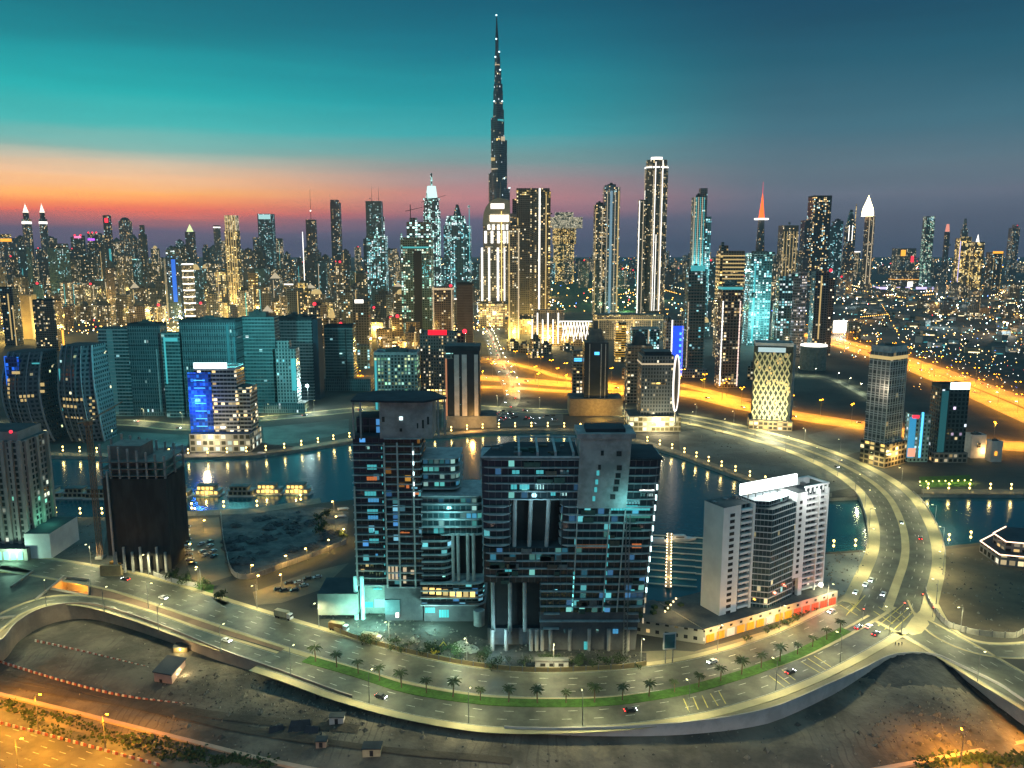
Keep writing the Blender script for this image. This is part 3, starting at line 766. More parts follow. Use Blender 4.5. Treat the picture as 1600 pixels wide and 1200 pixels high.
def part(t, w, d, h, shape, p):
    k = p[0]; a = list(p[1:])
    if k == 'strip':                               # upright light line on the front: x, width in m, z from, z to, light
        x, ww, za, zb, m = a[:5]; dp = a[5] if len(a) > 5 else .5
        MB().box(x * w - ww / 2, x * w + ww / 2, -d / 2 - dp, -d / 2 + .3, za * h, zb * h).build('light_strip', fac(m), t)
    elif k == 'side':                              # light line on the flank: side -1/1, y, width
        s_, y, ww, za, zb, m = a
        MB().box(min(s_ * (w / 2 - .3), s_ * (w / 2 + .5)), max(s_ * (w / 2 - .3), s_ * (w / 2 + .5)), y * d - ww / 2, y * d + ww / 2, za * h, zb * h).build('light_strip', fac(m), t)
    elif k == 'band':                              # ring round the body
        z, hh, m = a[:3]; nm = a[3] if len(a) > 3 else 'light_band'
        MB().prism(outline(shape, w + .8, d + .8), z * h, z * h + hh).build(nm, fac(m), t)
    elif k == 'sign':
        xa, xb, za, zb, m = a[:5]
        MB().box(xa * w, xb * w, -d / 2 - .8, -d / 2 + .2, za * h, zb * h).build('rooftop_sign', fac(m), t)
        if zb > 1:
            f_ = MB()
            for q in range(4): f_.box(xa * w + (xb - xa) * w * (q + .5) / 4 - .3, xa * w + (xb - xa) * w * (q + .5) / 4 + .3, -d / 2 + .2, -d / 2 + 1, h, zb * h - .5)
            f_.build('sign_frame', M_dark, t)
    elif k == 'tier':
        wf, df, za, zb, m = a[:5]; xo = a[5] if len(a) > 5 else 0; yo = a[6] if len(a) > 6 else 0; sh = a[7] if len(a) > 7 else shape; tp = a[8] if len(a) > 8 else 1.0
        o1 = outline(sh, w * wf, d * df, xo * w, yo * d); o2 = [((x - xo * w) * tp + xo * w, (y - yo * d) * tp + yo * d) for x, y in o1]
        MB().prism(o1, za * h, zb * h, 0, 1, o2).build('upper_tier' if za > .3 else 'wing', [fac(m), M_roof], t)
    elif k == 'plant':
        wf, hh = a[:2]; b_ = MB()
        b_.box(-w * wf / 2, w * wf / 2, -d * wf / 2, d * wf / 2, h, h + hh)
        b_.box(-w * wf * .2, w * wf * .1, -d * .2, d * .15, h + hh, h + hh * 1.5)
        b_.build('roof_plant', M_roof, t)
    elif k == 'spire':
        hh, r_, m = a[:3]; xo = a[3] if len(a) > 3 else 0; zs = a[4] if len(a) > 4 else h
        MB().tube((xo * w, 0, zs - 1), (xo * w, 0, zs + hh), r_, r_ * .15, 6).build('spire', fac(m) if isinstance(m, str) else m, t)
    elif k == 'pyr':
        wf, hh, m = a[:3]; zs = a[3] if len(a) > 3 else h; o_ = outline(shape, w * wf, d * wf)
        MB().prism(o_, zs, zs + hh, 0, 0, [(x * .03, y * .03) for x, y in o_]).build('crown', fac(m) if isinstance(m, str) else m, t)
    elif k == 'dome':
        wf, hh, m = a[:3]; zs = a[3] if len(a) > 3 else h
        MB().ball((0, 0, zs), min(w, d) * wf / 2, 14, 6, 0, hh / (min(w, d) * wf / 2), True).build('crown', fac(m) if isinstance(m, str) else m, t, smooth=True)
    elif k == 'slabs':
        st, pr, m = a[:3]; za, zb = (a[3], a[4]) if len(a) > 4 else (0, 1); b_ = MB(); z = za * h + st
        while z < zb * h - .2:
            b_.prism(outline(shape, w + 2 * pr, d + 2 * pr), z - .3, z + .35); z += st
        b_.build('floor_slabs', m, t)
    elif k == 'fins':
        st, pr, ww, m = a[:4]; za, zb = (a[4], a[5]) if len(a) > 5 else (0, 1); b_ = MB(); x = -w / 2
        while x <= w / 2 + .01:
            b_.box(x - ww / 2, x + ww / 2, -d / 2 - pr, -d / 2 + .2, za * h, zb * h); x += st
        y = -d / 2
        while y <= d / 2 + .01:
            for s_ in (-1, 1): b_.box(min(s_ * (w / 2 + pr), s_ * (w / 2 - .2)), max(s_ * (w / 2 + pr), s_ * (w / 2 - .2)), y - ww / 2, y + ww / 2, za * h, zb * h)
            y += st
        b_.build('facade_fins', m, t)
    elif k == 'podium':
        wf, df, hh, m = a[:4]; xo = a[4] if len(a) > 4 else 0; yo = a[5] if len(a) > 5 else 0
        MB().prism(outline('box', w * wf, d * df, xo * w, yo * d), 0, hh, 0, 1).build('podium', [fac(m), M_roof], t)
    elif k == 'beacon':
        x, zz_, m = a[:3]; MB().ball((x * w, -d / 2 + 1, zz_ * h + 1.5), a[3] if len(a) > 3 else 2.2, 8, 5).build('beacon', fac(m), t)
    elif k == 'parapet':
        hh, m = a[:2]; b_ = MB(); o_ = outline(shape, w, d); i_ = outline(shape, w - 1.2, d - 1.2); n_ = len(o_)
        for i in range(n_):
            j = (i + 1) % n_
            b_.face([(*o_[i], h), (*o_[j], h), (*o_[j], h + hh), (*o_[i], h + hh)]); b_.face([(*i_[j], h), (*i_[i], h), (*i_[i], h + hh), (*i_[j], h + hh)])
            b_.face([(*o_[i], h + hh), (*o_[j], h + hh), (*i_[j], h + hh), (*i_[i], h + hh)])
        b_.build('parapet', m, t)
    elif k == 'glow':
        x, y, z, pw, col = a; light('lamp_light', t, (x * w, y * d, z), pw, col, 2.0)
    elif k == 'crane':
        x, hh, jib = a; b_ = MB(); b_.tube((x * w, 0, h - 2), (x * w, 0, h + hh), .9, .9, 4)
        b_.tube((x * w - jib * .3, 0, h + hh * .8), (x * w + jib, 0, h + hh * .95), .7, .4, 4)
        b_.build('crane_mast', M_dark, t)

# ------------------------------------------------------------------ far skyline
M_steel = plain('blue_steel', (.07, .10, .13), (.045, .065, .085), .03, .35, 4, metal=.4)
# the very tall stepped tower with the needle
def needle_tower():
    Y = P(778, 470).y
    t = thing('needle_tower', 'by far the tallest tower, a dark stepped needle rising into the teal sky', 'skyscraper', (Q(779, 300, Y).x, Y, 0))
    X0 = t.location.x
    fm = facade('needle_tower_wall', (.10, .135, .17), (.035, .06, .085), 4.5, 6, .05, ((.8, .95, 1), (1, .85, .5)), 1.6, fu=.25)
    LAND.append((778, 'the needle tower'))
    def z(py): return Q(779, py, Y).z
    def x(px): return Q(px, 250, Y).x - X0
    tiers = [(763, 797, 470, 295, 1.1), (763, 792.5, 296, 270, 1), (767, 792.5, 271, 219, .95), (767, 788, 220, 184, .9), (770.5, 787.6, 185, 171, .9), (771, 786, 172, 142, .9), (772, 785.5, 143, 131, .85),
             (773, 783.6, 132, 108, .85), (773.4, 782, 109, 89, .85), (774, 781, 90, 80, .85), (774.4, 779.4, 81, 62, .85)]
    for i, (a, c, y0, y1, df) in enumerate(tiers):
        w = x(c) - x(a); cx = (x(a) + x(c)) / 2
        # three-lobed plan: a core with rounded wings
        o_ = []
        for k in range(24):
            th = 6.2832 * k / 24; rr_ = .5 * (.84 + .16 * math.cos(3 * (th + math.pi / 2)))
            o_.append((cx + math.cos(th) * rr_ * w / .93, math.sin(th) * rr_ * w * df / .93))
        MB().prism(o_, z(y0), z(y1), 0, 1).build('wall' if i == 0 else 'upper_tier', [fm, M_steel], t)
    MB().tube((x(777), 0, z(63)), (x(776.6), 0, z(24)), 5, .8, 8).build('spire', M_steel, t)
    for px, py, m in ((776.4, 25, 'ice'), (776, 62, 'ice'), (774.5, 90, 'ice'), (780.5, 82, 'ice'), (782, 110, 'ice'), (772.5, 159, 'ice'), (785, 159, 'ice'), (780, 174, 'ice'), (788, 279, 'ice'), (796, 294, 'ice')):
        MB().ball((x(px), -9, z(py)), 2.4, 6, 4).build('beacon', E(m), t)
    for a, c, y0, y1, m in ((776, 781.5, 221, 218, 'gold'), (767.5, 773.5, 251.5, 247.5, 'dimgold'), (768, 778, 265.5, 264, 'dimwarm'), (783, 789, 221, 215, 'dimwarm'), (774, 781, 102.5, 101.5, 'dimwarm'), (774, 785, 162.5, 161.5, 'dimwarm'), (778, 787, 190, 188, 'dimcyan')):
        MB().box(x(a), x(c), -x(c) * 0 - 24 * (1 if y0 > 180 else .5), 0, z(y0), z(y1)).build('light_band', E(m), t)
needle_tower()

# curved-top white-lit hotel before the needle
def crescent_hotel():
    l, r, base = 749, 797, 512
    Y = P(773, base).y
    X = lambda px: Q(px, 400, Y).x - X0
    X0 = Q(773, 400, Y).x
    Z = lambda py: Q(773, py, Y).z
    t = thing('crescent_hotel', 'white floodlit hotel with a crescent roof standing in front of the needle tower', 'hotel', (X0, Y + 18, 0))
    LAND.append((773, 'the crescent hotel'))
    o_ = lambda a, c, ya, yb: [(X(a), ya), (X(c), ya), (X(c), yb), (X(a), yb)]
    wm = facade('hotel_wall', (.36, .32, .25), (.08, .07, .06), 4, 3.6, .3, WARM, 1.5)
    MB().prism(o_(750, 797, -18, 18), 0, Z(395), 0, 1).build('wall', [wm, M_roof], t)
    MB().prism(o_(755, 797, -16, 16), Z(395), Z(352), 0, 1).build('upper_tier', [wm, M_roof], t)
    # curved crown: a quarter ellipse rising to the right
    prof = [(X(754), Z(352))]
    for k in range(11):
        th = math.pi / 2 * k / 10
        prof.append((X(755) + (X(781) - X(755)) * (1 - math.cos(th)), Z(342) + (Z(309) - Z(342)) * math.sin(th)))
    prof += [(X(797), Z(313)), (X(797), Z(352))]
    b_ = MB()
    b_.face([(px, -15, pz) for px, pz in prof], 0, [(px, pz) for px, pz in prof]); b_.face([(px, 15, pz) for px, pz in reversed(prof)], 0)
    for i in range(len(prof)):
        (xa, za), (xb, zb) = prof[i], prof[(i + 1) % len(prof)]
        b_.face([(xa, 15, za), (xb, 15, zb), (xb, -15, zb), (xa, -15, za)], 1)
    b_.build('crown', [plain('hotel_crown', (.42, .36, .27), (.34, .29, .22), .1), plain('hotel_crown', (.4,) * 3)], t)
    MB().tube((X(782), 0, Z(314)), (X(782), 0, Z(283)), 2.2, .5, 6).build('spire', M_conc, t)
    def lite(a, c, y0, y1, m, n='light_strip', dp=18.9):
        MB().box(X(a), X(c), -dp, -dp + 1.2, Z(y0), Z(y1)).build(n, E(m), t)
    lite(766, 795, 346, 336, 'sun', 'light_band', 16.5); lite(767, 788, 326, 318, 'white', 'light_band', 16)
    for a in (762, 769, 777, 784, 790.5): lite(a, a + 4, 359, 351, 'white', dp=17.3)
    for a in (757, 767, 777, 786, 792): lite(a, a + 3.8, 380, 361, 'white', dp=17.3)
    for a, c in ((751.8, 754.6), (762.8, 765.6), (776.4, 779.6), (787.2, 789.2)): lite(a, c, 470, 387, 'white')
    lite(783, 784.2, 470, 330, 'gold', dp=19)
    MB().prism(o_(747, 795, -30, -18.2), 0, Z(474), 0, 1).build('podium', [fac('gold'), M_roof], t)
    light('lamp_light', t, (X(772), -48, 30), 90000, (1, .85, .5), 4)
crescent_hotel()

# bright gold-lined pair of towers
T('gold_tower', 'broad dark tower outlined with gold light strips, beside the crescent hotel', 806, 858, 294, 520, facade('sparse_tower_wall', (.16, .14, .11), (.05, .05, .05), 3.6, 3.6, .06, WARM, 1.3), .7, parts=[
    ('tier', .22, .9, 0, .83, 'grey', -.58), ('tier', .55, .6, 0, .93, 'dark', -.35, .1),
    ('strip', -.06, 3.2, .02, 1.0, 'warm'), ('strip', .08, 3.4, .05, 1.0, 'warm'), ('strip', .2, 3.0, .05, 1.0, 'white'), ('strip', .5, 4.2, .1, .98, 'gold'), ('strip', -.46, 2.2, .05, .8, 'dimgold'), ('strip', .40, 2.0, .02, .98, 'dimgold'),
    ('band', .975, 2, 'gold'), ('sign', -.4, -.12, .955, .985, 'gold'), ('sign', .36, .5, .955, .985, 'gold')]
    + [('sign', -.2, -.05, .12 + k * .088, .129 + k * .088, 'warm') for k in range(8)] + [('sign', .42, .58, .12 + k * .088, .129 + k * .088, 'warm') for k in range(9)]
    + [('tier', .5, .5, .80, .807, 'warm', -.45, -.2), ('podium', 1.5, 1.6, 28, 'gold', -.1, -.2), ('glow', -.1, -1.5, 20, 260000, (1, .7, .2))], phrase='the gold lined tower')
T('gold_tower', 'lower grey tower with gold glowing foot, left neighbour of the gold lined tower', 794, 812, 352, 530, 'warm', .9, parts=[('strip', -.42, 2, .0, .95, 'dimgold'), ('strip', .4, 2.5, 0, .97, 'dimwarm'), ('strip', -.2, 4, 0, .16, 'gold'), ('strip', .25, 4, 0, .14, 'gold'), ('plant', .6, 5), ('glow', 0, -1.2, 12, 180000, (1, .75, .2))])
T('bridge_head_tower', 'pale tower with a wide flared head like a T, behind the gold lined tower', 864, 897, 345, 440, 'gold', .8, parts=[
    ('tier', 1.15, 1.0, .62, 1.0, fac('gold'), .02), ('tier', 1.55, 1.05, .88, 1.06, facade('lit_head_wall', (.4, .36, .28), (.3, .26, .18), 3, 3.6, 2, ((1, .86, .55), (1, .9, .65), (.95, .8, .5)), .9, fu=.1, fv=(.1, .8)), .12), ('tier', .9, .9, 1.06, 1.14, facade('lit_head_wall', (.4, .36, .28), (.3, .26, .18), 3, 3.6, 2, ((1, .86, .55), (1, .9, .65), (.95, .8, .5)), .9, fu=.1, fv=(.1, .8)), 0), ('plant', .5, 26), ('spire', 60, 1.2, M_dark, -.1)], phrase='the T shaped tower')
T('silver_tower', 'slim silver tower with a dark plant room top and one long pale glass edge', 940, 967, 292, 492, 'silver', 1.0, parts=[
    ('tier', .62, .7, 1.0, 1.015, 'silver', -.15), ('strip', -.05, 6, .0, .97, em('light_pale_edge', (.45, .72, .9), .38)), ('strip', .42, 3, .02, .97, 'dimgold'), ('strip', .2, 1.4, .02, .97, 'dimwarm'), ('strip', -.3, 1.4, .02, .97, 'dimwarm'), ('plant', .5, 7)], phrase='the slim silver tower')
T('silver_tower', 'lower dark tower joined to the left side of the slim silver tower', 926, 945, 320, 492, 'warm', 1.0, parts=[('strip', -.4, 1.2, 0, .96, 'dimgold'), ('strip', .2, 1.2, 0, .96, 'dimwarm'), ('plant', .6, 6)])
T('rounded_tower', 'very tall rounded tower striped with white vertical light lines', 1003, 1042, 262, 490, 'tan', .8, shape='oct', parts=[
    ('tier', .9, .9, 1.0, 1.055, 'tan'), ('strip', -.24, 1.8, .02, 1.05, 'warm'), ('strip', -.1, 1.6, .02, 1.04, 'white'), ('strip', .1, 2.2, .02, 1.05, 'warm'), ('strip', .22, 1.8, .02, 1.05, 'white'), ('strip', 0, 1.4, .02, .55, 'white'), ('strip', -.17, 2.5, .02, .98, 'dimwarm'), ('strip', .16, 2.5, .02, .98, 'dimwarm'),
    ('side', -1, -.1, 2, .02, .85, 'white'), ('side', -1, .1, 2, .02, 1.0, 'dimwarm'), ('band', .8, 1.5, 'warm'), ('band', 1.0, 3, 'white'), ('tier', .5, .5, 1.055, 1.075, 'white')], phrase='the white striped tower')
T('rounded_tower', 'shorter wing with white edge lights at the left foot of the striped tower', 995, 1008, 312, 490, 'tan', 1, parts=[('strip', -.45, 1.8, .0, .99, 'white'), ('strip', .1, 1.6, 0, .99, 'dimwarm')])
T('glass_tower', 'tall pale tower of two joined slabs with white vertical stripes, right of the striped tower', 1077, 1098, 308, 520, 'silver', .9, parts=[
    ('tier', .6, .8, 0, 1.065, 'grey', .42, .1), ('tier', .5, .8, 0, .86, 'cyan', .9, .1)] + [('strip', -.42 + k * .17, 1.3, .45, 1.0, 'dimcyan' if k % 2 else 'dimwarm') for k in range(6)] + [('glow', 0, -2, 120, 120000, (.4, 1, 1)), ('plant', .4, 5)], phrase='the pale joined slab tower')
T('spire_tower', 'tapering tower topped with a glowing red spire', 1174, 1199, 342, 470, 'dark', .9, shape='oct', taper=.42, parts=[('pyr', .42, 78, em('light_red_spire', (1, .09, .015), 3.2)), ('band', .99, 5, 'white'), ('spire', 110, 1.2, 'red')], phrase='the red spire')
T('flame_tower', 'slender tower with a brilliant flame shaped golden crown', 1346, 1365, 337, 455, 'brown', .9, shape='oct', parts=[('strip', -.22, 3, .1, .98, 'dimwarm'), ('strip', .22, 3, .1, .98, 'dimwarm')], phrase='the flame crowned tower')
def flame():
    Y = P(1355, 455).y; t = bpy.data.objects.get('flame_tower'); X0 = t.location.x; Yc = t.location.y
    xx = lambda px: Q(px, 330, Yc).x - X0
    zz_ = lambda py: Q(1355, py, Yc).z
    c = (xx(1347) + xx(1365)) / 2; R0 = (xx(1365) - xx(1347)) / 2
    prof = [(R0, 338), (R0 * .96, 332), (R0 * .86, 326), (R0 * .62, 320), (R0 * .34, 314), (R0 * .16, 309), (.3, 305)]
    b_ = MB()
    for (r0, y0), (r1, y1) in zip(prof, prof[1:]):
        for k in range(12):
            a, e = 6.2832 * k / 12, 6.2832 * (k + 1) / 12
            b_.face([(c + r0 * math.cos(a), r0 * math.sin(a), zz_(y0)), (c + r0 * math.cos(e), r0 * math.sin(e), zz_(y0)), (c + r1 * math.cos(e), r1 * math.sin(e), zz_(y1)), (c + r1 * math.cos(a), r1 * math.sin(a), zz_(y1))])
    b_.build('crown', E('flame'), t)
flame()
for i, (l, r, tp, lab) in enumerate(((37, 56, 334, 'left one of the twin towers with white pointed crowns'), (64, 80, 334, 'right one of the twin towers with white pointed crowns'))):
    T('twin_tower', lab, l, r, tp + 8, 452, 'grey', 1.0, shape='oct', parts=[('band', .93, 9, 'white'), ('tier', .62, .62, 1.0, 1.09, 'dark'), ('pyr', .62, 42, em('light_crown', (1, .9, .72), 2.0), None) if 0 else ('tier', .62, .62, 1.09, 1.2, em('light_crown', (1, .9, .72), 2.0), 0, 0, 'oct', .12), ('spire', 60, 1.4, 'white')], phrase='the twin crowned towers')
T('worksite_tower', 'floodlit unfinished tower with a domed lantern top and white lights, left of the needle', 662, 690, 330, 470, 'ice', 1, shape='oct', parts=[('tier', .85, .85, 1.0, 1.14, 'ice'), ('tier', .7, .7, 1.14, 1.28, em('light_lantern', (.7, 1, .95), 1.2), 0, 0, 'oct', .7), ('spire', 40, 2, 'ice', 0, None) if 0 else ('tier', .12, .12, 1.28, 1.42, 'ice'), ('strip', -.4, 3, .5, 1.1, 'ice'), ('strip', .4, 3, .5, 1.1, 'ice'), ('strip', 0, 3, .75, 1.1, 'ice'), ('band', 1.0, 4, 'ice'), ('band', 1.13, 4, 'ice')], phrase='the lantern topped tower')
T('worksite_tower', 'broad unfinished tower with green floodlit floors and a ragged white lit top', 627, 679, 372, 528, 'green', .8, parts=[('tier', .75, .8, 1.0, 1.16, 'ice', .08), ('band', .985, 4, 'ice'), ('band', .9, 3, 'dimcyan'), ('strip', -.46, 3, .5, 1.05, 'ice'), ('strip', .46, 3, .6, 1.05, 'ice'), ('tier', .2, .6, 1.16, 1.2, 'ice', -.1), ('strip', .05, 14, .02, .88, M_dark, 1.0), ('crane', -.2, 60, 30), ('crane', .35, 80, 34)], phrase='the green worksite tower')
T('lattice_tower', 'dark tower with dotted cyan lights and a curved crown, between lantern tower and needle', 693, 738, 352, 478, 'cyan', .9, shape='oct', parts=[('tier', .8, .8, 1, 1.12, 'ice', -.06, 0, 'oct', .8), ('tier', .3, .3, 1.12, 1.26, 'dark', 0, 0, 'oct', .3), ('beacon', .45, 1.22, 'ice', 3.5), ('strip', .46, 2, .5, 1.2, 'dimcyan')], phrase='the dotted cyan tower')
T('office_tower', 'dark slab tower with two mast poles on its roof behind the lit crane tower', 573, 600, 314, 455, 'teal', .8, parts=[('spire', 60, 1, M_dark, -.15), ('spire', 52, 1, M_dark, .3), ('beacon', -.2, 1.02, 'ice', 2.4)], phrase='the double mast tower')
T('worksite_tower', 'unfinished tower crowned with two white lit cranes in front of the double mast tower', 574, 607, 370, 486, 'cyan', .9, parts=[('strip', -.22, 2.5, .1, .9, 'ice'), ('strip', 0, 2.5, .1, .9, 'ice'), ('strip', .25, 2.5, .1, .9, 'ice'), ('band', .985, 5, 'ice'), ('tier', .06, .1, 1.0, 1.27, 'ice', .02), ('tier', .06, .1, 1.0, 1.27, 'ice', .4)], phrase='the lit crane tower')
T('office_tower', 'plain dark slim tower with sloping top, standing alone against the purple haze', 518, 535, 316, 448, 'dark', 1, parts=[('tier', .8, .8, 1, 1.03, 'dark', -.08), ('spire', 16, .8, M_dark, .2), ('beacon', -.1, .3, 'red', 3)], phrase='the lone slim tower')
T('office_tower', 'dark tower with a thin tall aerial, left of the lone slim tower', 480, 497, 343, 470, 'dark', 1, parts=[('spire', 90, 1.1, M_dark, 0), ('beacon', .1, 1.1, 'white', 2.4), ('strip', -.9, 2.2, 0, .85, 'white')], phrase='the aerial tower')
T('office_tower', 'short teal slab with a rounded white glowing top against the sunset', 405, 432, 334, 452, 'teal', .8, parts=[('sign', -.42, .42, .93, .99, em('light_soft_top', (.55, .95, .95), .8))], phrase='the glowing top slab')
T('gold_lit_tower', 'tall tower floodlit gold with a pale striped crown, left of center skyline', 354, 378, 360, 476, 'gold', .9, parts=[('tier', .92, .92, 1.0, 1.2, facade('gold_crown_wall', (.4, .34, .22), (.3, .24, .14), 3, 4, 2, ((1, .84, .5), (1, .9, .65), (.95, .75, .4)), 1.0, fu=.12, fv=(.05, .95))), ('band', .98, 4, 'warm')] + [('strip', -.4 + k * .2, 1.6, .02, 1.2, 'dimgold') for k in range(5)] + [('glow', 0, -1.5, 15, 220000, (1, .75, .25))], phrase='the gold floodlit tower')
T('blue_lit_tower', 'tower with blue lit glass, white side wall and stacked balcony rings', 262, 288, 400, 502, 'blue', .9, parts=[('sign', -.45, .35, 1.02, 1.09, 'ice'), ('tier', .2, .9, 0, .95, M_white, -.6), ('band', .78, 10, 'blue'), ('strip', .1, 9, .3, .95, em('light_deep_blue', (.03, .2, 1), .8))], phrase='the blue lit tower')
T('ring_tower', 'round tower of stacked white lit balcony rings beside the blue lit tower', 284, 301, 412, 504, 'warm', 1, shape='round', parts=[('band', .1 + .11 * k, 2.6, 'white') for k in range(9)], phrase='the ringed round tower')
T('office_tower', 'dark tower with a tall red sign light near its top corner', 165, 178, 336, 452, 'dark', 1, parts=[('sign', -.2, .4, .9, .96, 'red'), ('strip', .3, 8, 0, .55, 'dimcyan')], phrase='the red cornered tower')
T('office_tower', 'pair of grey towers with arched tops near the red cornered tower', 189, 210, 345, 452, 'grey', 1, parts=[('dome', .95, 14, M_roof)], phrase='the arched top tower')
T('office_tower', 'slender dark tower with a small domed lantern top', 218, 234, 366, 456, 'dark', 1, shape='oct', parts=[('tier', .6, .6, 1, 1.16, 'dark'), ('dome', .5, 20, M_roof)], phrase='the lantern dome tower')
T('office_tower', 'dark tower with a small green lit pointed cap', 292, 308, 362, 458, 'dark', 1, parts=[('pyr', .7, 26, em('light_green_cap', (.75, .9, .4), 1.4))], phrase='the green capped tower')
T('office_tower', 'grey tower with white lit roof line left of the gold floodlit tower', 336, 347, 352, 452, 'grey', 1, parts=[('band', .96, 4, 'white')], phrase='the white roofed tower')
T('office_tower', 'dark block with magenta roof lights under the sunset', 119, 136, 368, 448, 'dark', 1, parts=[('sign', -.5, .5, .95, .99, 'pink'), ('beacon', -.4, 1, 'red', 4), ('beacon', .4, 1, 'red', 4)], phrase='the magenta lit block')
T('office_tower', 'dark block with violet sign and red roof beacons beside the magenta lit block', 140, 163, 364, 448, 'dark', 1, parts=[('sign', -.5, .2, .86, .9, 'violet'), ('beacon', -.4, 1, 'red', 4), ('beacon', 0, 1, 'red', 4), ('beacon', .4, 1, 'red', 4)], phrase='the violet sign block')
T('office_tower', 'wide flat slab with amber lit roof edge at the far left edge', 2, 32, 372, 450, 'grey', .6, parts=[('sign', -.4, .4, .93, .99, 'amber'), ('sign', -.3, .4, 1.02, 1.08, 'gold')], phrase='the amber roofed slab')
T('office_tower', 'teal tower with white roof light below the twin crowned towers', 30, 52, 386, 470, 'teal', .9, parts=[('sign', -.4, .45, .96, 1.0, 'ice'), ('strip', -.1, 2, 0, .6, 'dimcyan')])
T('office_tower', 'dark tower with slanted roof and cyan sign, right of the twin crowned towers', 78, 112, 388, 480, 'teal', .8, parts=[('sign', -.3, .3, .8, .86, 'cyan'), ('tier', 1, .5, 1, 1.08, 'dark', 0, .2)])
# right half of the skyline
T('office_tower', 'tan tower with ribbed front and white top lamp, left of the tall spotted tower', 1213, 1245, 352, 470, 'tan', .9, parts=[('beacon', -.1, 1.02, 'ice', 4)] + [('strip', -.4 + .2 * k, 1.5, .1, .92, 'dimgold') for k in range(5)], phrase='the ribbed tan tower')
T('office_tower', 'tall dark square tower spotted with warm windows, right skyline', 1258, 1295, 308, 468, facade('spotted_tower_wall', (.05, .06, .065), (.02, .03, .035), 5, 5, .3, MIX, 2.0), .9, parts=[('tier', .5, .8, 0, .72, 'teal', .72), ('tier', .4, .8, 0, .78, 'dark', -.68), ('parapet', 5, M_dark)], phrase='the spotted square tower')
T('office_tower', 'dark tower with a sail shaped gold edged top, beside the flame crowned tower', 1316, 1334, 352, 462, 'dark', .9, parts=[('tier', .8, .8, 1, 1.22, 'dark', 0, 0, 'box', .3), ('strip', .35, 2, .8, 1.3, 'gold'), ('strip', -.3, 2.5, .78, 1.0, 'white'), ('strip', .1, 2.5, .78, 1.0, 'white')], phrase='the sail topped tower')
T('office_tower', 'dark tower with glowing cyan triangle top and green lit middle', 1438, 1457, 338, 446, 'green', .9, parts=[('sign', -.45, .45, .93, .985, 'cyan'), ('strip', .3, 2, .3, .7, 'warm')], phrase='the cyan topped tower')
T('office_tower', 'slim tower with a small red and white lantern, right skyline', 1471, 1482, 362, 446, 'dark', 1, shape='oct', parts=[('tier', .8, .8, 1.0, 1.14, em('light_lantern_red', (1, .35, .25), 1.0), 0, 0, 'oct', .6), ('spire', 20, 1, 'white'), ('beacon', .5, .75, 'ice', 5)], phrase='the red lantern tower')
T('gold_flats', 'broad dark tower gridded with gold windows and gold corner lights, right skyline', 1489, 1514, 372, 464, 'gold', .9, parts=[('sign', -.5, .5, .95, 1.02, 'gold'), ('strip', -.48, 2, 0, .95, 'lilac'), ('strip', .45, 2, 0, .9, 'gold')], phrase='the gold windowed flats')
T('gold_flats', 'second gold windowed tower with an angular white lamp top', 1512, 1535, 378, 462, 'gold', .9, parts=[('pyr', .25, 26, 'white')])
T('office_tower', 'grey tower with slender pinnacle behind the gold windowed flats', 1496, 1511, 358, 440, 'grey', 1, shape='oct', parts=[('tier', .6, .6, 1, 1.2, 'grey', 0, 0, 'oct', .5), ('spire', 50, 1.5, M_conc)], phrase='the pinnacle tower')
T('office_tower', 'black tower with two gold vertical lines and amber roof, far right', 1538, 1565, 394, 462, 'dark', .9, parts=[('strip', -.3, 2, .05, .9, 'gold'), ('strip', .42, 2, .05, .95, 'gold'), ('sign', -.45, .45, .97, 1.02, 'amber')], phrase='the black tower with gold lines')
T('office_tower', 'pale hazy tower with notched top at the far right edge of skyline', 1572, 1590, 356, 438, 'grey', 1, parts=[('tier', .5, .6, 1, 1.06, 'grey', .1), ('beacon', .1, 1.04, 'red', 2.5)], phrase='the notched tower')
T('office_tower', 'wide arch shaped block with red sign, middle of the right skyline', 1392, 1430, 388, 436, 'tan', .6, parts=[('sign', -.3, -.05, .75, .95, 'amber'), ('sign', .25, .4, .55, .75, 'red')], phrase='the red sign arch block')
T('hotel_block', 'low palace block with lit cornice and white festoon lights, right of the flame tower', 1388, 1436, 422, 452, 'brown', .5, parts=[('band', .9, 3, 'gold'), ('band', .5, 2, 'amber'), ('strip', .15, 20, 0, .4, 'white'), ('podium', 2.2, 1.2, 9, 'lilac')], phrase='the lit palace block')
T('office_tower', 'bare grey office slab right of the red spire', 1296, 1314, 345, 466, 'teal', .9, parts=[('plant', .5, 5)])
# mid right cluster
T('worksite_tower', 'cyan floodlit glassy worksite tower below the red spire', 1162, 1204, 398, 540, 'cyan', .9, parts=[('band', .975, 6, 'ice'), ('sign', -.4, .6, 1.0, 1.03, 'ice'), ('strip', -.3, 2.5, .05, .9, 'dimcyan'), ('strip', .1, 2.5, .05, .95, 'cyan'), ('beacon', -.3, .55, 'ice', 5), ('glow', 0, -1.6, 50, 260000, (.4, 1, .95)), ('plant', .6, 6)], phrase='the cyan worksite tower')
T('gold_flats', 'tower with stacked gold balcony bands, behind the dark balcony tower', 1116, 1160, 392, 560, 'tan', .7, parts=[('band', .6 + .035 * k, 1.8, 'dimgold') for k in range(11)] + [('strip', -.46, 4, .05, .95, 'gold'), ('sign', -.5, -.38, 1.0, 1.08, 'ice'), ('tier', .3, .5, 1, 1.05, 'tan', -.3)], phrase='the gold balcony tower')
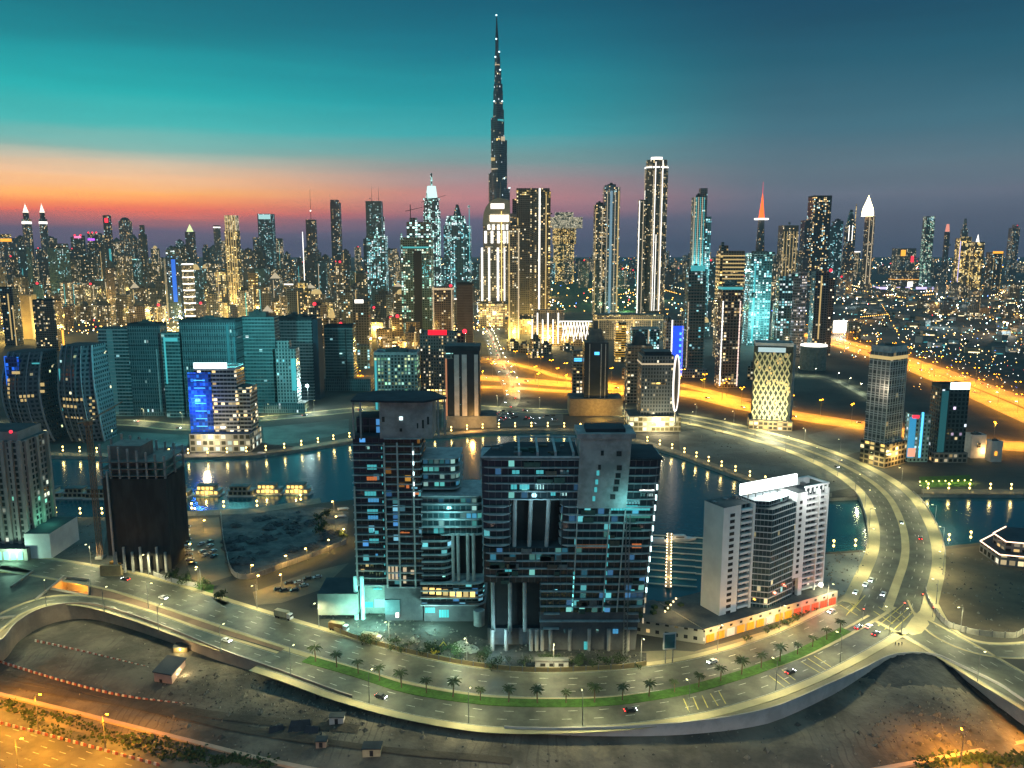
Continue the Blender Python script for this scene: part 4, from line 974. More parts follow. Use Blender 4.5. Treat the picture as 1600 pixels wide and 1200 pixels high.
T('balcony_tower', 'dark teal tower with thin balcony lines, right of the blue lit tower wall', 1068, 1101, 420, 590, 'teal', .9, parts=[('slabs', 4.2, .9, M_conc, 0, .95), ('sign', -.4, .4, .98, 1.03, 'dimcyan'), ('strip', -.46, 1.2, .0, .7, 'dimwarm'), ('podium', 1.4, 1.3, 12, 'silver'), ('plant', .5, 4)], phrase='the dark balcony tower')
T('balcony_tower', 'dark tower edged by two white light lines, right of the dark balcony tower', 1119, 1157, 446, 606, 'warm', .8, parts=[('strip', -.44, 1.2, .02, .85, 'white'), ('strip', .42, 1.2, .02, .85, em('light_rose', (1, .72, .62), 1.4)), ('slabs', 4.2, .5, M_dark, 0, .95), ('tier', .5, .6, 1.0, 1.05, 'teal'), ('band', .96, 3, 'dimcyan')], phrase='the white edged tower')
T('office_tower', 'glass tower lit pale blue beside the round brick patterned tower', 1210, 1236, 432, 556, 'cyan', .8, parts=[('sign', .1, .9, 1.0, 1.04, 'ice')], phrase='the pale blue tower')
T('round_brick_tower', 'rounded tower with a brick like grid front, leaning foot lit pink', 1238, 1262, 425, 556, facade('brick_grid_wall', (.36, .33, .32), (.10, .11, .12), 2.6, 4.2, .2, ((.9, .9, 1), (1, .85, .7)), .9, fu=.1, fv=(.2, .7)), .9, shape='round', phrase='the brick patterned tower')
T('office_tower', 'dark tower with an orange lit window column, right of the brick patterned tower', 1264, 1292, 424, 556, 'dark', .9, parts=[('strip', -.05, 2, .2, .95, 'dimgold'), ('tier', .5, .9, 0, .92, 'brown', .7), ('beacon', .6, 1.0, 'red', 2.6)], phrase='the orange column tower')
T('drum_building', 'squat drum shaped building with pleated wall and white lit rim', 1258, 1298, 541, 580, plain('pleated_wall', (.30, .28, .23), (.2, .19, .16), .3, .8), 1, shape='round', parts=[('band', .96, 1.6, 'white'), ('slabs', 6, .1, M_conc)], cat='building')
T('floodlit_billboard', 'dazzling white floodlit billboard block at the start of the right highway', 1298, 1326, 500, 524, 'brown', .4, cat='billboard', parts=[('sign', -.5, .4, .2, .95, em('light_billboard', (1, .95, .9), 3.2)), ('glow', 0, -1.4, 18, 220000, (1, .85, .6))])
T('gateway_building', 'pale gate shaped building with lit slot beside the floodlit billboard', 1322, 1346, 503, 530, 'tan', .4, cat='building', parts=[('strip', -.1, 3, .1, .8, 'warm'), ('strip', .25, 3, .1, .8, 'gold')])
# ================================================================== NEAR BUILDINGS
BL = facade('blue_led_wall', (.04, .10, .35), (.02, .05, .2), 2.4, 3.3, 9, ((.02, .16, 1), (.03, .25, 1), (.02, .1, .8)), .8, fu=.08, fv=(.15, .9))
M_slab = plain('slab_edge', (.40, .41, .42), (.27, .28, .29), .3, .8, 6)
M_core = plain('core_concrete', (.36, .33, .32), (.22, .2, .195), .16, .9, 9)
M_col = plain('pale_column', (.42, .41, .40), (.32, .31, .30), .3, .8)
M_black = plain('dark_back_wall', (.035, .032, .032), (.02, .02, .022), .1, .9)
COMPG = lambda fh: facade('complex_glass', (.07, .075, .08), (.025, .04, .045), 2.6, fh, .085, ((.18, .8, .85), (.1, .55, .8), (.3, .95, .85), (.1, .35, .7)), .5, fu=.07, fv=(.1, .92), rg=.08, floorlit=1.4)
def panes(x0, x1, y0, y1, z0, z1, w=1.25):
    """the lit glass of one room, divided by its frame"""
    n_ = max(1, round((x1 - x0) / w)); st = (x1 - x0) / n_; b_ = MB(); zt = z0 + (z1 - z0) * .86; zm = z0 + (z1 - z0) * .62
    for i in range(n_):
        a, c = x0 + st * i + .07, x0 + st * (i + 1) - .07
        b_.box(a, c, y0, y1, z0 + .15, zm if i % 3 != 1 else zt)
        if i % 3 != 1 and zt - zm > .3: b_.box(a, c, y0, y1, zm + .1, zt)
    return b_
def rounded(x0, x1, y0, y1, r, rl=True, rr_=True, n=5):
    o_ = []
    def arc(cx, cy, a0):
        for k in range(n + 1):
            a = a0 + math.pi / 2 * k / n; o_.append((cx + r * math.cos(a), cy + r * math.sin(a)))
    if rl: arc(x0 + r, y0 + r, math.pi)
    else: o_.append((x0, y0))
    if rr_: arc(x1 - r, y0 + r, 1.5 * math.pi)
    else: o_.append((x1, y0))
    o_ += [(x1, y1), (x0, y1)]
    return o_

def right_block():
    Y = P(880, 1018).y
    og = Vector((Q(880, 1018, Y).x, Y, 0))
    t = thing('office_block', 'huge dark unfinished office block with stacked floors, two tall voids and a bare concrete core', 'office building', og)
    Zt = Q(890, 719, Y).z; N = 25; fh = Zt / N
    def zz_(py): return Q(890, py, Y).z
    def X(px, z):                              # the block widens upwards, floor by floor
        f = z / Zt; k_ = .865 + .135 * f; c = 880 + 13 * f
        return Q(c + (px - 893) * k_, 600 + (1018 - 600) * 0, Y).x * 0 + (Q(c + (px - 893) * k_, Q_y(z), Y).x - og.x)
    def Q_y(z):
        d = Vector((0, Y, z - H)); f_ = d.y * math.cos(PITCH) - d.z * math.sin(PITCH); u_ = d.y * math.sin(PITCH) + d.z * math.cos(PITCH)
        return 600 - F * u_ / f_
    gm = COMPG(fh)
    def glass(pl, pr, y0, y1, set_=1.2, dep=22, m=gm, n='glazing'):
        z1, z0 = zz_(y0), max(0, zz_(y1))
        lo = [(X(pl, z0), set_), (X(pr, z0), set_), (X(pr, z0), set_ + dep), (X(pl, z0), set_ + dep)]
        hi = [(X(pl, z1), set_), (X(pr, z1), set_), (X(pr, z1), set_ + dep), (X(pl, z1), set_ + dep)]
        MB().prism(lo, z0, z1, 0, 1, hi).build(n, [m, M_roofd], t)
    glass(752, 906, 719, 780); glass(753, 797, 780, 858, 2.2); glass(882, 906, 780, 858, 1.4)
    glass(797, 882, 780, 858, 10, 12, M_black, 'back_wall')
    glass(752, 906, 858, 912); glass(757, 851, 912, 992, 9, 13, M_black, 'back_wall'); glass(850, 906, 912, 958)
    glass(906, 984, 790, 958, .9); glass(984, 1034, 716, 958, 1.2)
    glass(851, 1024, 958, 1030, 1.6, 20, plain('base_wall', (.12, .12, .13), (.08, .08, .09), .15))
    glass(756, 851, 992, 1035, 6, 14, plain('base_wall', (.12,) * 3))
    # bare core with its head above the roof
    zc0, zc1 = zz_(792), zz_(684)
    cb = MB().prism([(X(905, zc0), -.9), (X(984, zc0), -.9), (X(984, zc0), 14), (X(905, zc0), 14)], zc0, zc1, 0, 0, [(X(905, zc1), -.9), (X(984, zc1), -.9), (X(984, zc1), 14), (X(905, zc1), 14)])
    core = cb.build('concrete_core', M_core, t)
    MB().box(X(900, zc1), X(990, zc1), -1.8, 15, zc1, zc1 + 2.0).build('parapet', M_core, core)
    MB().box(X(914, zc1), X(975, zc1), 1, 12, zc1 + 2.0, zc1 + 3.4).build('roof_plant', M_roofd, core)
    for px, py in ((940, 707), (937, 729), (935, 738), (968, 730), (967, 742), (966, 752), (965, 763), (966, 708), (934, 752), (933, 764), (961, 775), (931, 778)):
        z = zz_(py); w = 1.1 if px < 950 else 2.0
        MB().box(X(px, z) - w / 2, X(px, z) + w / 2, -1.05, -.7, z - 1.0, z + 1.0).build('window', M_black if py < 735 or px > 950 else E('dimcyan'), core)
    # floors
    for i in range(1, N + 1):
        z = i * fh; py = Q_y(z)
        segs = []
        if py < 782: segs = [(750, 906, True, False), (984, 1037, False, True)]
        elif py < 792: segs = [(750, 798, True, True), (880, 906, True, False), (984, 1036, False, True)]
        elif py < 858: segs = [(750, 799, True, True), (879, 906, True, False), (906, 1036, False, True)]
        elif py < 913: segs = [(750, 906, True, False), (906, 1036, False, True)]
        elif py < 959: segs = [(849, 906, False, False), (906, 1036, False, True)]
        elif py < 992: segs = [(856, 884, False, False), (1000, 1022, False, False)] if i % 2 else [(849, 1026, False, False)]
        for a, c, rl, rr_ in segs:
            pr = 0 if a != 906 else -.5
            MB().prism(rounded(X(a, z), X(c, z), pr, 20, 4.5, rl, rr_), z - .15, z + .2).build('floor_slab', M_slab, t)
            if False:                        # low parapet line above each slab
                MB().prism(rounded(X(a, z) + .1, X(c, z) - .1, pr + .05, .3, .1, False, False), z + .28, z + .95).build('balustrade', em('balustrade_glass', (.05, .3, .32), .05), t) if i % 2 else None
    for pxa, pxb, y0, y1 in ((831, 829, 780, 858), (860, 858, 780, 858), (805, 804, 780, 858), (767, 767, 912, 992), (822, 824, 912, 992), (797, 797, 912, 992)):
        za, zb = zz_(y1), zz_(y0)
        MB().tube((X(pxb, za), 3.2, za), (X(pxa, zb), 3.2, zb), .85, .85, 10).build('column', M_col, t)
    for px in (765, 790, 835, 845, 855, 870, 905, 940, 975, 1010):
        MB().tube((X(px, 0), 1.0, 0), (X(px, 0), 1.0, zz_(985)), .8, .8, 10).build('column', M_core, t)
    # vertical light-catching mullions on the glass right of the core
    for px in (906, 958, 983, 1030):
        b_ = MB(); z0, z1 = zz_(955), zz_(795 if px < 1000 else 790)
        b_.tube((X(px, z0), -.9, z0), (X(px, z1), -.9, z1), .28, .28, 6); b_.build('mullion', M_col, t)
    # lit rooms
    for a, c, y0, y1, m in ((957, 1006, 781, 789, 'cyan'), (1006, 1015, 770, 777, 'ice'), (1018, 1026, 770, 777, 'ice'), (1004, 1028, 766, 768, 'white'), (800, 812, 735, 742, 'dimcyan'), (838, 850, 735, 742, 'dimcyan'), (876, 890, 735, 742, 'cyan'),
                        (798, 808, 757, 766, 'dimcyan'), (812, 828, 757, 766, 'dimcyan'), (837, 851, 757, 766, 'cyan'), (862, 870, 769, 776, 'dimcyan'), (878, 888, 769, 776, 'cyan'), (843, 856, 873, 879, 'cyan'), (788, 800, 889, 895, 'dimcyan'), (870, 879, 922, 928, 'cyan'),
                        (960, 1004, 790, 799, 'dimcyan'), (980, 1024, 791, 799, 'dimcyan'), (983, 1026, 805, 811, em('dim_green_room', (.1, .5, .4), .35)), (1000, 1016, 850, 858, em('orange_room', (1, .28, .08), .5)), (907, 960, 851, 858, em('brown_room', (.6, .25, .1), .22)), (905, 908, 985, 992, 'cyan'), (950, 955, 985, 991, 'ice'), (893, 896, 985, 991, 'cyan'),
                        (930, 940, 1003, 1017, 'dimcyan'), (980, 990, 984, 992, em('blue_room', (.1, .45, .8), .6)), (1005, 1012, 922, 928, 'dimcyan')):
        za, zb = zz_(y1), zz_(y0); zm = (za + zb) / 2
        panes(X(a, zm), X(c, zm), .75, 1.35, za, zb).build('lit_window', fac(m), t)
    for k in range(14):
        z = zz_(962 - k * 16 + 6)
        MB().box(X(1030, z) - .25, X(1030, z) + .35, -1.2, -.9, z - 1.1, z + 1.1).build('edge_light', E('ice') if k > 2 else E('dimwarm'), t)
    for k in range(9):
        z = zz_(950 - k * 14); MB().box(X(960, z) - .2, X(960, z) + .2, -1.2, -.9, z - .8, z + .8).build('edge_light', E('dimcyan'), t)
        z = zz_(950 - k * 7); MB().box(X(905, z) - .2, X(905, z) + .2, -1.2, -.9, z - .6, z + .6).build('edge_light', E('cyan' if k % 2 else 'dimcyan'), t)
    # the site's own clutter: netting, hoist, stacks of material on open floors and roof
    q = random.Random(17); cols_ = [plain('green_net', (.05, .09, .075), (.03, .06, .05), .5), plain('brown_net', (.11, .085, .065), (.07, .055, .045), .5), plain('grey_sheet', (.16, .17, .175), (.1, .11, .115), .5)]
    for k in range(34):
        py = q.choice((q.uniform(725, 778), q.uniform(862, 908), q.uniform(800, 950), q.uniform(800, 950))); a = q.uniform(755, 890) if (py < 780 or 860 < py < 910) else q.uniform(910, 1015)
        if py < 790 and a > 890: continue
        i = int(zz_(py) / fh); z = i * fh + .25; w_ = q.uniform(2, 7)
        MB().box(X(a, z), X(a, z) + w_, -.15, .05, z, z + fh * q.uniform(.35, .85)).build('safety_net', q.choice(cols_), t)
    hm = MB(); zh = zz_(800)
    for sx in (-.7, .7):
        for sy in (-.7, .7): hm.box(X(1000, 10) + sx - .1, X(1000, 10) + sx + .1, -2.6 + sy - .1, -2.6 + sy + .1, 0, zh)
    for k in range(int(zh / 1.6)): hm.tube((X(1000, 10) - .7, -3.3, k * 1.6), (X(1000, 10) + .7, -3.3, k * 1.6 + 1.6), .07, .07, 4)
    hm.build('hoist_mast', M_metal, t)
    for k in range(14):
        a = q.uniform(765, 895); z = N * fh + .8; x_ = X(a, z); y_ = q.uniform(3, 20); MB().box(x_, x_ + q.uniform(1, 3.5), y_, y_ + q.uniform(1, 3), z, z + q.uniform(.5, 1.8)).build('roof_plant', q.choice(cols_), t)
    # roofs: parapet and pergola beams laid from back to front
    zr = N * fh + .3
    MB().prism([(X(750, zr), 0), (X(906, zr), 0), (X(906, zr), 27), (X(795, zr), 27), (X(768, zr), 20)], zr, zr + .5).build('roof', M_roofd, t)
    MB().prism([(X(984, zr), 0), (X(1037, zr), 0), (X(1030, zr), 20), (X(984, zr), 20)], zr - .4, zr + .4).build('roof', M_roofd, t)
    fr = MB(); fr.box(X(808, zr), X(906, zr), 25, 26, zr + 2.6, zr + 3.4); fr.box(X(752, zr), X(906, zr), -.3, .4, zr + .5, zr + 1.3)
    fr.build('pergola_beam', M_slab, t)
    for px in (811, 840, 868, 896):
        fr = MB(); fr.box(X(px, zr) - .45, X(px, zr) + .45, .4, 25, zr + 2.3, zr + 3.0); fr.box(X(px, zr) - .45, X(px, zr) + .45, .3, 1.1, zr + .5, zr + 2.4); fr.build('pergola_beam', M_slab, t)
    for x_, y_, pw, c in ((X(985, 60), -7, 3000, (.25, 1, 1)), (X(770, 5), -5, 5000, (.45, .9, 1)), (X(840, 4), -6, 3000, (.4, .85, 1)), (X(700, 5), -6, 3500, (.3, 1, .8))):
        light('lamp_light', t, (x_, y_, 7 if pw != 3000 else zz_(784)), pw, c, 1)
right_block()

def left_tower():
    Y = P(610, 968).y
    og = Vector((Q(610, 968, Y).x, Y, 0))
    t = thing('office_tower', 'dark unfinished glass tower with floating roof canopy, stepped wing and cyan lit lobby', 'office tower', og)
    def X(px, py=800): return Q(px, py, Y).x - og.x
    def Z(py): return Q(640, py, Y).z
    fh = (Z(684) - Z(915)) / 20
    gm = facade('tower_glass', (.06, .06, .065), (.022, .03, .036), 2.8, fh, .085, ((.2, .85, .9), (.1, .4, .9), (.25, .7, .9)), .7, fu=.06, fv=(.1, .9), rg=.08)
    am = facade('amber_glass', (.08, .06, .04), (.06, .035, .012), 2.8, fh, .12, ((1, .5, .08), (.8, .35, .05)), .35, fu=.06, fv=(.12, .9))
    wm = facade('wing_glass', (.10, .13, .14), (.03, .07, .08), 2.4, fh, .62, ((.08, .5, .52), (.15, .75, .68), (.08, .4, .65), (.4, .75, .68)), .55, fu=.1, fv=(.18, .88), floorlit=.7)
    def bx(n, a, c, y0, y1, ya, yb, m, rf=None, ym=800): MB().box(X(a, ym), X(c, ym), ya, yb, Z(y1), Z(y0), 0, 1).build(n, [fac(m), rf or M_roofd], t)
    bx('glazing', 554, 604, 684, 915, 1.2, 22, gm); bx('glazing', 604, 658, 760, 915, -1.0, 22, gm); bx('glazing', 604, 658, 684, 760, -1.0, 22, am)
    bx('glazing', 554, 598, 656, 683, 5, 18, gm, ym=680)
    pent = MB().box(X(594, 660), X(676, 660), -1.5, 17, Z(684), Z(624)).build('concrete_core', M_core, t)
    for a, c, y0, y1, m in ((625, 630, 650, 655, 'ice'), (625, 629, 668, 673, 'k'), (598, 602, 650, 658, 'k'), (652, 654, 660, 668, 'k'), (660, 663, 655, 668, 'k'), (668, 671, 650, 662, 'k')):
        MB().box(X(a, 660), X(c, 660), -1.7, -1.3, Z(y1), Z(y0)).build('window', M_black if m == 'k' else E(m), pent)
    zr = Z(626)
    rf = MB().prism([(X(550, 626), -3), (X(604, 626), -4.5), (X(664, 626), -5), (X(697, 626), 4), (X(668, 626), 20), (X(580, 626), 21), (X(550, 626), 13)], zr, zr + .8).build('roof_canopy', M_roofd, t)
    for px, y_ in ((553, -2), (565, -3), (693, 5), (684, 1)):
        MB().tube((X(px, 640), y_, Z(684)), (X(px, 640), y_, zr), .4, .4, 8).build('column', M_core, t)
    bx('terrace', 551, 600, 680, 684, -1, 20, M_roofd, ym=680)
    z = Z(684); i = 0
    while z > Z(917):
        MB().box(X(552), X(604), 0, 20, z - .14, z + .18).build('floor_slab', M_slab, t)
        MB().box(X(604), X(661), -2.4, 20, z - .14, z + .18).build('floor_slab', M_slab, t)
        z -= fh; i += 1
    for px, y_ in ((555, -.3), (604, -2.6), (648, -2.6), (624, -2.5)):
        MB().box(X(px) - .35, X(px) + .35, y_, y_ + .6, Z(915), Z(690 if px > 600 else 760)).build('mullion', M_col, t)
    # lit rooms
    for a, c, y0, y1, m in ((574, 580, 696, 703, 'ice'), (575, 590, 726, 735, 'dimcyan'), (570, 588, 768, 776, 'dimcyan'), (573, 590, 796, 804, 'dimcyan'), (575, 592, 778, 786, em('blue_room', (.1, .45, .8), .6)), (574, 590, 806, 813, em('blue_room', (.1,) * 3)),
                        (575, 582, 826, 834, 'dimcyan'), (584, 590, 830, 836, 'dimcyan'), (575, 590, 842, 850, 'dimcyan'), (584, 588, 866, 872, em('blue_room', (.1,) * 3)), (574, 590, 745, 752, em('orange_room', (1,) * 3)), (622, 640, 829, 832, em('orange_room', (1,) * 3)), (636, 641, 755, 762, em('orange_room', (1,) * 3)), (646, 656, 765, 772, em('orange_room', (1,) * 3)),
                        (560, 566, 880, 886, 'gold'), (568, 573, 881, 887, 'dimgold'), (575, 582, 882, 888, 'gold'), (560, 566, 890, 895, 'dimgold'), (574, 581, 892, 898, 'gold'), (584, 593, 895, 902, 'gold'),
                        (604, 608, 880, 905, 'dimwarm'), (610, 614, 880, 905, 'dimwarm'), (616, 620, 880, 905, 'dimwarm'), (623, 626, 893, 900, 'gold'), (628, 634, 884, 892, 'dimwarm'), (628, 633, 896, 910, 'dimwarm'), (640, 646, 888, 896, 'dimwarm')):
        panes(X(a), X(c), -1.35 if a > 602 else .8, 1.3, Z(y1), Z(y0)).build('lit_window', fac(m), t)
    for k in range(15):
        z = Z(700 + k * 14); MB().box(X(599) - .2, X(599) + .2, -.3, .1, z - .5, z + .5).build('edge_light', E('dimcyan'), t)
        if k < 5: MB().box(X(649) - .25, X(649) + .25, -3.2, -2.9, Z(705 + k * 16) - .8, Z(705 + k * 16) + .8).build('edge_light', E('ice'), t)
    # lobby: set back behind round columns, lit pale green
    bx('lobby', 560, 602, 915, 968, 6, 20, plain('lobby_wall', (.30, .36, .33), (.22, .27, .25), .2))
    bx('base_wall', 598, 658, 912, 972, -1, 20, plain('base_wall', (.12,) * 3)); bx('base_wall', 598, 622, 935, 958, -1.4, 0, plain('blue_cladding', (.16, .26, .28), (.12, .2, .22), .2))
    for a, c, y0, y1, m in ((577, 594, 908, 922, 'lobby'), (577, 594, 943, 958, 'lobby'), (576, 590, 926, 930, 'dimcyan'), (615, 620, 955, 962, 'white'), (560, 575, 948, 958, 'dimcyan')):
        panes(X(a), X(c), 5.4, 6.2, Z(y1), Z(y0)).build('lit_window', em('lobby_light', (.4, 1, .85), .8) if m == 'lobby' else E(m), t) if a < 600 else MB().box(X(a), X(c), -1.9, -1.3, Z(y1), Z(y0)).build('lit_window', E(m), t)
    for px in (556, 566):
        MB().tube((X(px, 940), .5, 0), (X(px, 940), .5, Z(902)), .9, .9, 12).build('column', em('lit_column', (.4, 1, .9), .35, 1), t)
    bx('annex', 498, 560, 925, 958, -2, 16, plain('annex_wall', (.26, .28, .25), (.2, .22, .2), .2), ym=940)
    # stepped wing
    W_ = [(661, 717, 718, 765, 1, wm, 4), (660, 758, 772, 832, -3, wm, 5), (659, 705, 832, 905, -3, gm, 7), (657, 756, 905, 938, -5, gm, 3), (660, 756, 938, 1000, -3, plain('base_wall', (.12,) * 3), 0)]
    for a, c, y0, y1, yo, m, nf in W_:
        MB().prism(rounded(X(a), X(c), yo + 1.2, 22, 4, False, True), max(0, Z(y1)), Z(y0), 0, 1).build('glazing' if nf else 'base_wall', [m, M_roofd], t)
        for k in range(nf + 1 if nf else 0):
            z = Z(y1) + (Z(y0) - Z(y1)) * k / nf
            MB().prism(rounded(X(a) - .2, X(c) + .8, yo - .4, 21, 5, False, True), z - .2, z + .25).build('floor_slab', M_slab, t)
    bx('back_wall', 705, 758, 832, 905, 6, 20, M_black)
    for px in (708, 716, 731, 740):
        MB().tube((X(px), -3, Z(907)), (X(px), -3, Z(830)), .75, .75, 10).build('column', M_col, t)
    for k in range(8):
        a = 660 + k * 10.6; MB().box(X(a), X(a + 7.6), -4.4, -3.6, Z(921 + k * 1.0), Z(912 + k * 1.0)).build('lit_window', E('gold' if k % 3 else 'dimgold'), t)
    for a, c, y0, y1, m in ((662, 678, 945, 955, 'dimcyan'), (684, 700, 948, 962, 'dimcyan'), (706, 728, 975, 990, 'dimcyan'), (730, 738, 975, 990, 'ice'), (664, 672, 970, 976, 'ice')):
        panes(X(a), X(c), -2.1, -1.7, Z(y1), Z(y0)).build('lit_window', E(m), t)
    MB().tube((X(748), -5, 0), (X(748), -5, Z(945)), 2.4, 2.4, 16).build('column', M_slab, t)
    for px in (769, 779):                       # strings of lamps hung down the shaft between tower and block
        for k in range(10):
            MB().ball((X(px), -6, Z(920 + k * 9)), .4, 6, 4).build('string_lamp', E('dimwarm'), t)
    for x_, y_, z, pw, c in ((X(572), -5, 7, 9000, (.35, 1, .8)), (X(590), -9, 5, 8000, (.4, 1, .85)), (X(675), -10, 5, 9000, (.45, 1, .85)), (X(640), 3, Z(700), 0, (1, .5, .1)), (X(540), -8, 6, 5000, (.4, 1, .8)), (X(700), -9, Z(800), 6000, (.3, .9, .9))):
        if pw: light('lamp_light', t, (x_, y_, z), pw, c, .8)
left_tower()

# ------------------------------------------------------------------ white apartment tower on the right
def white_tower():
    A, B = P(1120, 983), P(1280, 936)
    ux = (B - A); Lw = ux.length; ang = math.atan2(ux.y, ux.x)
    t = thing('apartment_tower', 'white apartment tower with wide glowing roof sign and orange lit arcade, beside the bridge road', 'apartment building', A, ang)
    Ht = Q(1130, 793, A.y).z
    M_w = plain('white_render', (.76, .74, .71), (.64, .62, .6), .1, .8, 8)
    gl = facade('apartment_glass', (.20, .24, .25), (.03, .06, .07), 1.6, Ht / 20, .03, ((.5, 1, .9), (1, .8, .4)), .8, fu=.06, fv=(.14, .96), rg=.08)
    dk = facade('balcony_back_wall', (.20, .20, .20), (.03, .04, .05), 2.2, Ht / 20, .05, WARM, .8, fu=.15, fv=(.1, .8))
    fr = lambda f: f * Lw
    D_ = 11
    MB().box(fr(0), fr(.155), -1, D_, 0, Ht, 0, 1).build('white_slab', [M_w, M_roof], t)
    MB().box(fr(.155), fr(.28), .8, D_, 0, Ht * .985, 0, 1).build('wall', [dk, M_roof], t)
    MB().box(fr(.265), fr(.285), -1.2, D_, 0, Ht * .99, 0, 1).build('white_slab', [M_w, M_roof], t)
    prow = [(fr(.285), 0), (fr(.38), -5.5), (fr(.66), -2.2), (fr(.66), D_), (fr(.285), D_)]
    MB().prism(prow, 0, Ht * .94, 0, 1).build('glazing', [gl, M_roof], t)
    MB().prism([(x * .82 + fr(.09), y * .7 + 2) for x, y in prow], Ht * .94, Ht * .985, 0, 1).build('roof_plant', [gl, plain('bright_roof', (.7, .7, .7))], t)
    MB().box(fr(.66), fr(.76), -2.4, D_, Ht * .28, Ht * 1.01, 0, 1).build('white_slab', [M_w, M_roof], t)
    MB().box(fr(.72), fr(.76), -2.5, D_, 0, Ht * .28, 0, 1).build('white_slab', [M_w, M_roof], t)
    MB().box(fr(.76), fr(1.0), .5, D_, 0, Ht * .985, 0, 1).build('wall', [dk, M_roof], t)
    MB().box(fr(.66), fr(.72), -.8, D_, 0, Ht * .28, 0, 1).build('wall', [dk, M_roof], t)
    fl = Ht / 20
    for i in range(1, 20):
        z = i * fl
        MB().box(fr(.165), fr(.262), -1.0, 1, z - .9, z + .1).build('balcony', M_w, t)
        MB().box(fr(.762), fr(.90), -1.3, 1, z - .55, z + .1).build('balcony', M_w, t)
        MB().box(fr(.912), fr(.985), -1.3, 1, z - .8, z + .1).build('balcony', M_w, t)
        MB().prism([(x * 1.004 - .1, y - .25) for x, y in prow[:3]] + [(fr(.66), 1), (fr(.285), 1)], z - .12, z + .14).build('floor_slab', M_w, t) if z < Ht * .94 else None
        MB().box(fr(.06), fr(.10), -1.15, -.8, z - 1.9, z - .5).build('window', M_black, t)
        MB().box(fr(.69), fr(.715), -2.55, -2.2, z - 1.9, z - .5).build('window', M_black, t) if z > Ht * .32 else None
    for f in (.905, .992): MB().box(fr(f) - .3, fr(f) + .3, -1.8, .6, 0, Ht * 1.0).build('mullion', M_w, t)
    cr = MB()                                    # open concrete crown frame on the right
    for k in range(6): cr.box(fr(.77 + .044 * k) - .25, fr(.77 + .044 * k) + .25, -1.2, -.6, Ht * .985, Ht * 1.03)
    cr.box(fr(.76), fr(1.0), -1.4, -.4, Ht * 1.03, Ht * 1.045); cr.box(fr(.76), fr(1.0), D_ - 1, D_, Ht * .985, Ht * 1.045)
    cr.box(fr(.985), fr(1.0), -1.4, D_, Ht * 1.03, Ht * 1.044); cr.build('crown_frame', M_w, t)
    sg = MB().box(fr(.24), fr(.78), 5, 6, Ht * 1.03, Ht * 1.12).build('rooftop_sign', em('white_sign', (.93, 1, .97), 3.0), t)
    b_ = MB()
    for k in range(8): b_.box(fr(.26 + .07 * k) - .15, fr(.26 + .07 * k) + .15, 6.1, 6.6, Ht * .95, Ht * 1.11)
    b_.build('sign_frame', M_metal, sg)
    light('lamp_light', t, (fr(.55), 2, Ht * 1.08), 16000, (.85, 1, .95), 2)
    light('lamp_light', t, (fr(.82), -9, Ht * 1.02), 9000, (.95, 1, .95), 1)
    # podium with the lit arcade
    ph = 6.6
    pod = MB().prism([(fr(-.22), -7.5), (fr(1.05), -7.5), (fr(1.05), 22), (fr(-.22), 22)], 0, ph, 0, 1)
    pod.build('podium', [plain('podium_wall', (.42, .38, .31), (.33, .30, .25), .15), M_roof], t)
    MB().prism([(fr(-.62), 20), (fr(-.22), -8), (fr(-.22), 26), (fr(-.5), 30)], 0, ph * .95, 0, 1).build('podium', [facade('podium_windows', (.36, .33, .28), (.04, .04, .04), 4, 4, .05, WARM, .7, fu=.3, fv=(.35, .75)), M_roof], t)
    for k in range(14):
        x = fr(-.20 + .0895 * k)
        sw_ = MB()
        for q in range(3): sw_.box(x + fr(.0225) * q, x + fr(.0225) * q + fr(.019), -7.9, -7.3, .4, 3.7)
        sw_.build('shop_window', em('shop_light', (1, .40, .03), .7) if k % 4 != 2 and k < 9 else (em('shop_pale', (1, .72, .55), .7) if k < 9 else em('shop_red', (1, .14, .06), .6)), t)
        if k % 2 == 0: light('lamp_light', t, (x + 2, -11.5, 4.5), 2000, (1, .45, .06) if k < 9 else (1, .2, .1), .5)
        MB().box(x + fr(.025), x + fr(.045), -7.7, -7.3, 4.7, 5.6).build('window', M_black, t)
    light('lamp_light', t, (fr(.1), -34, 16), 9000, (.95, 1, .95), .8); light('lamp_light', t, (fr(.9), -30, 18), 9000, (.95, 1, .95), .8)  # bare lamps added out in front to whiten the tower
    for k in range(9):
        rx = fr(.02 + .11 * k); MB().box(rx, rx + 1.6, 6 + (k % 3), 8 + (k % 3), Ht * (.94 if 2 < k < 6 else .985) + .02, Ht * (.94 if 2 < k < 6 else .985) + 1.3).build('air_unit', M_metal, t)
    for k in range(7):
        rx = fr(-.5 + .06 * k); MB().box(rx, rx + 2.2, 14 + (k % 2) * 4, 16 + (k % 2) * 4, ph - .4, ph + 1.0).build('planter', M_leaf, t)
    MB().ball((fr(.95), -3, 9), 1.1, 8, 5).build('flood_lamp', E('sun'), t)
    for k in range(5): MB().ball((fr(-.3 + k * .05), 12 + k * 2, ph + 1), .5, 6, 4).build('garden_lamp', E('warm'), t)
    light('lamp_light', t, (fr(-.25), 8, ph + 5), 3000, (1, .75, .3), .5)
white_tower()

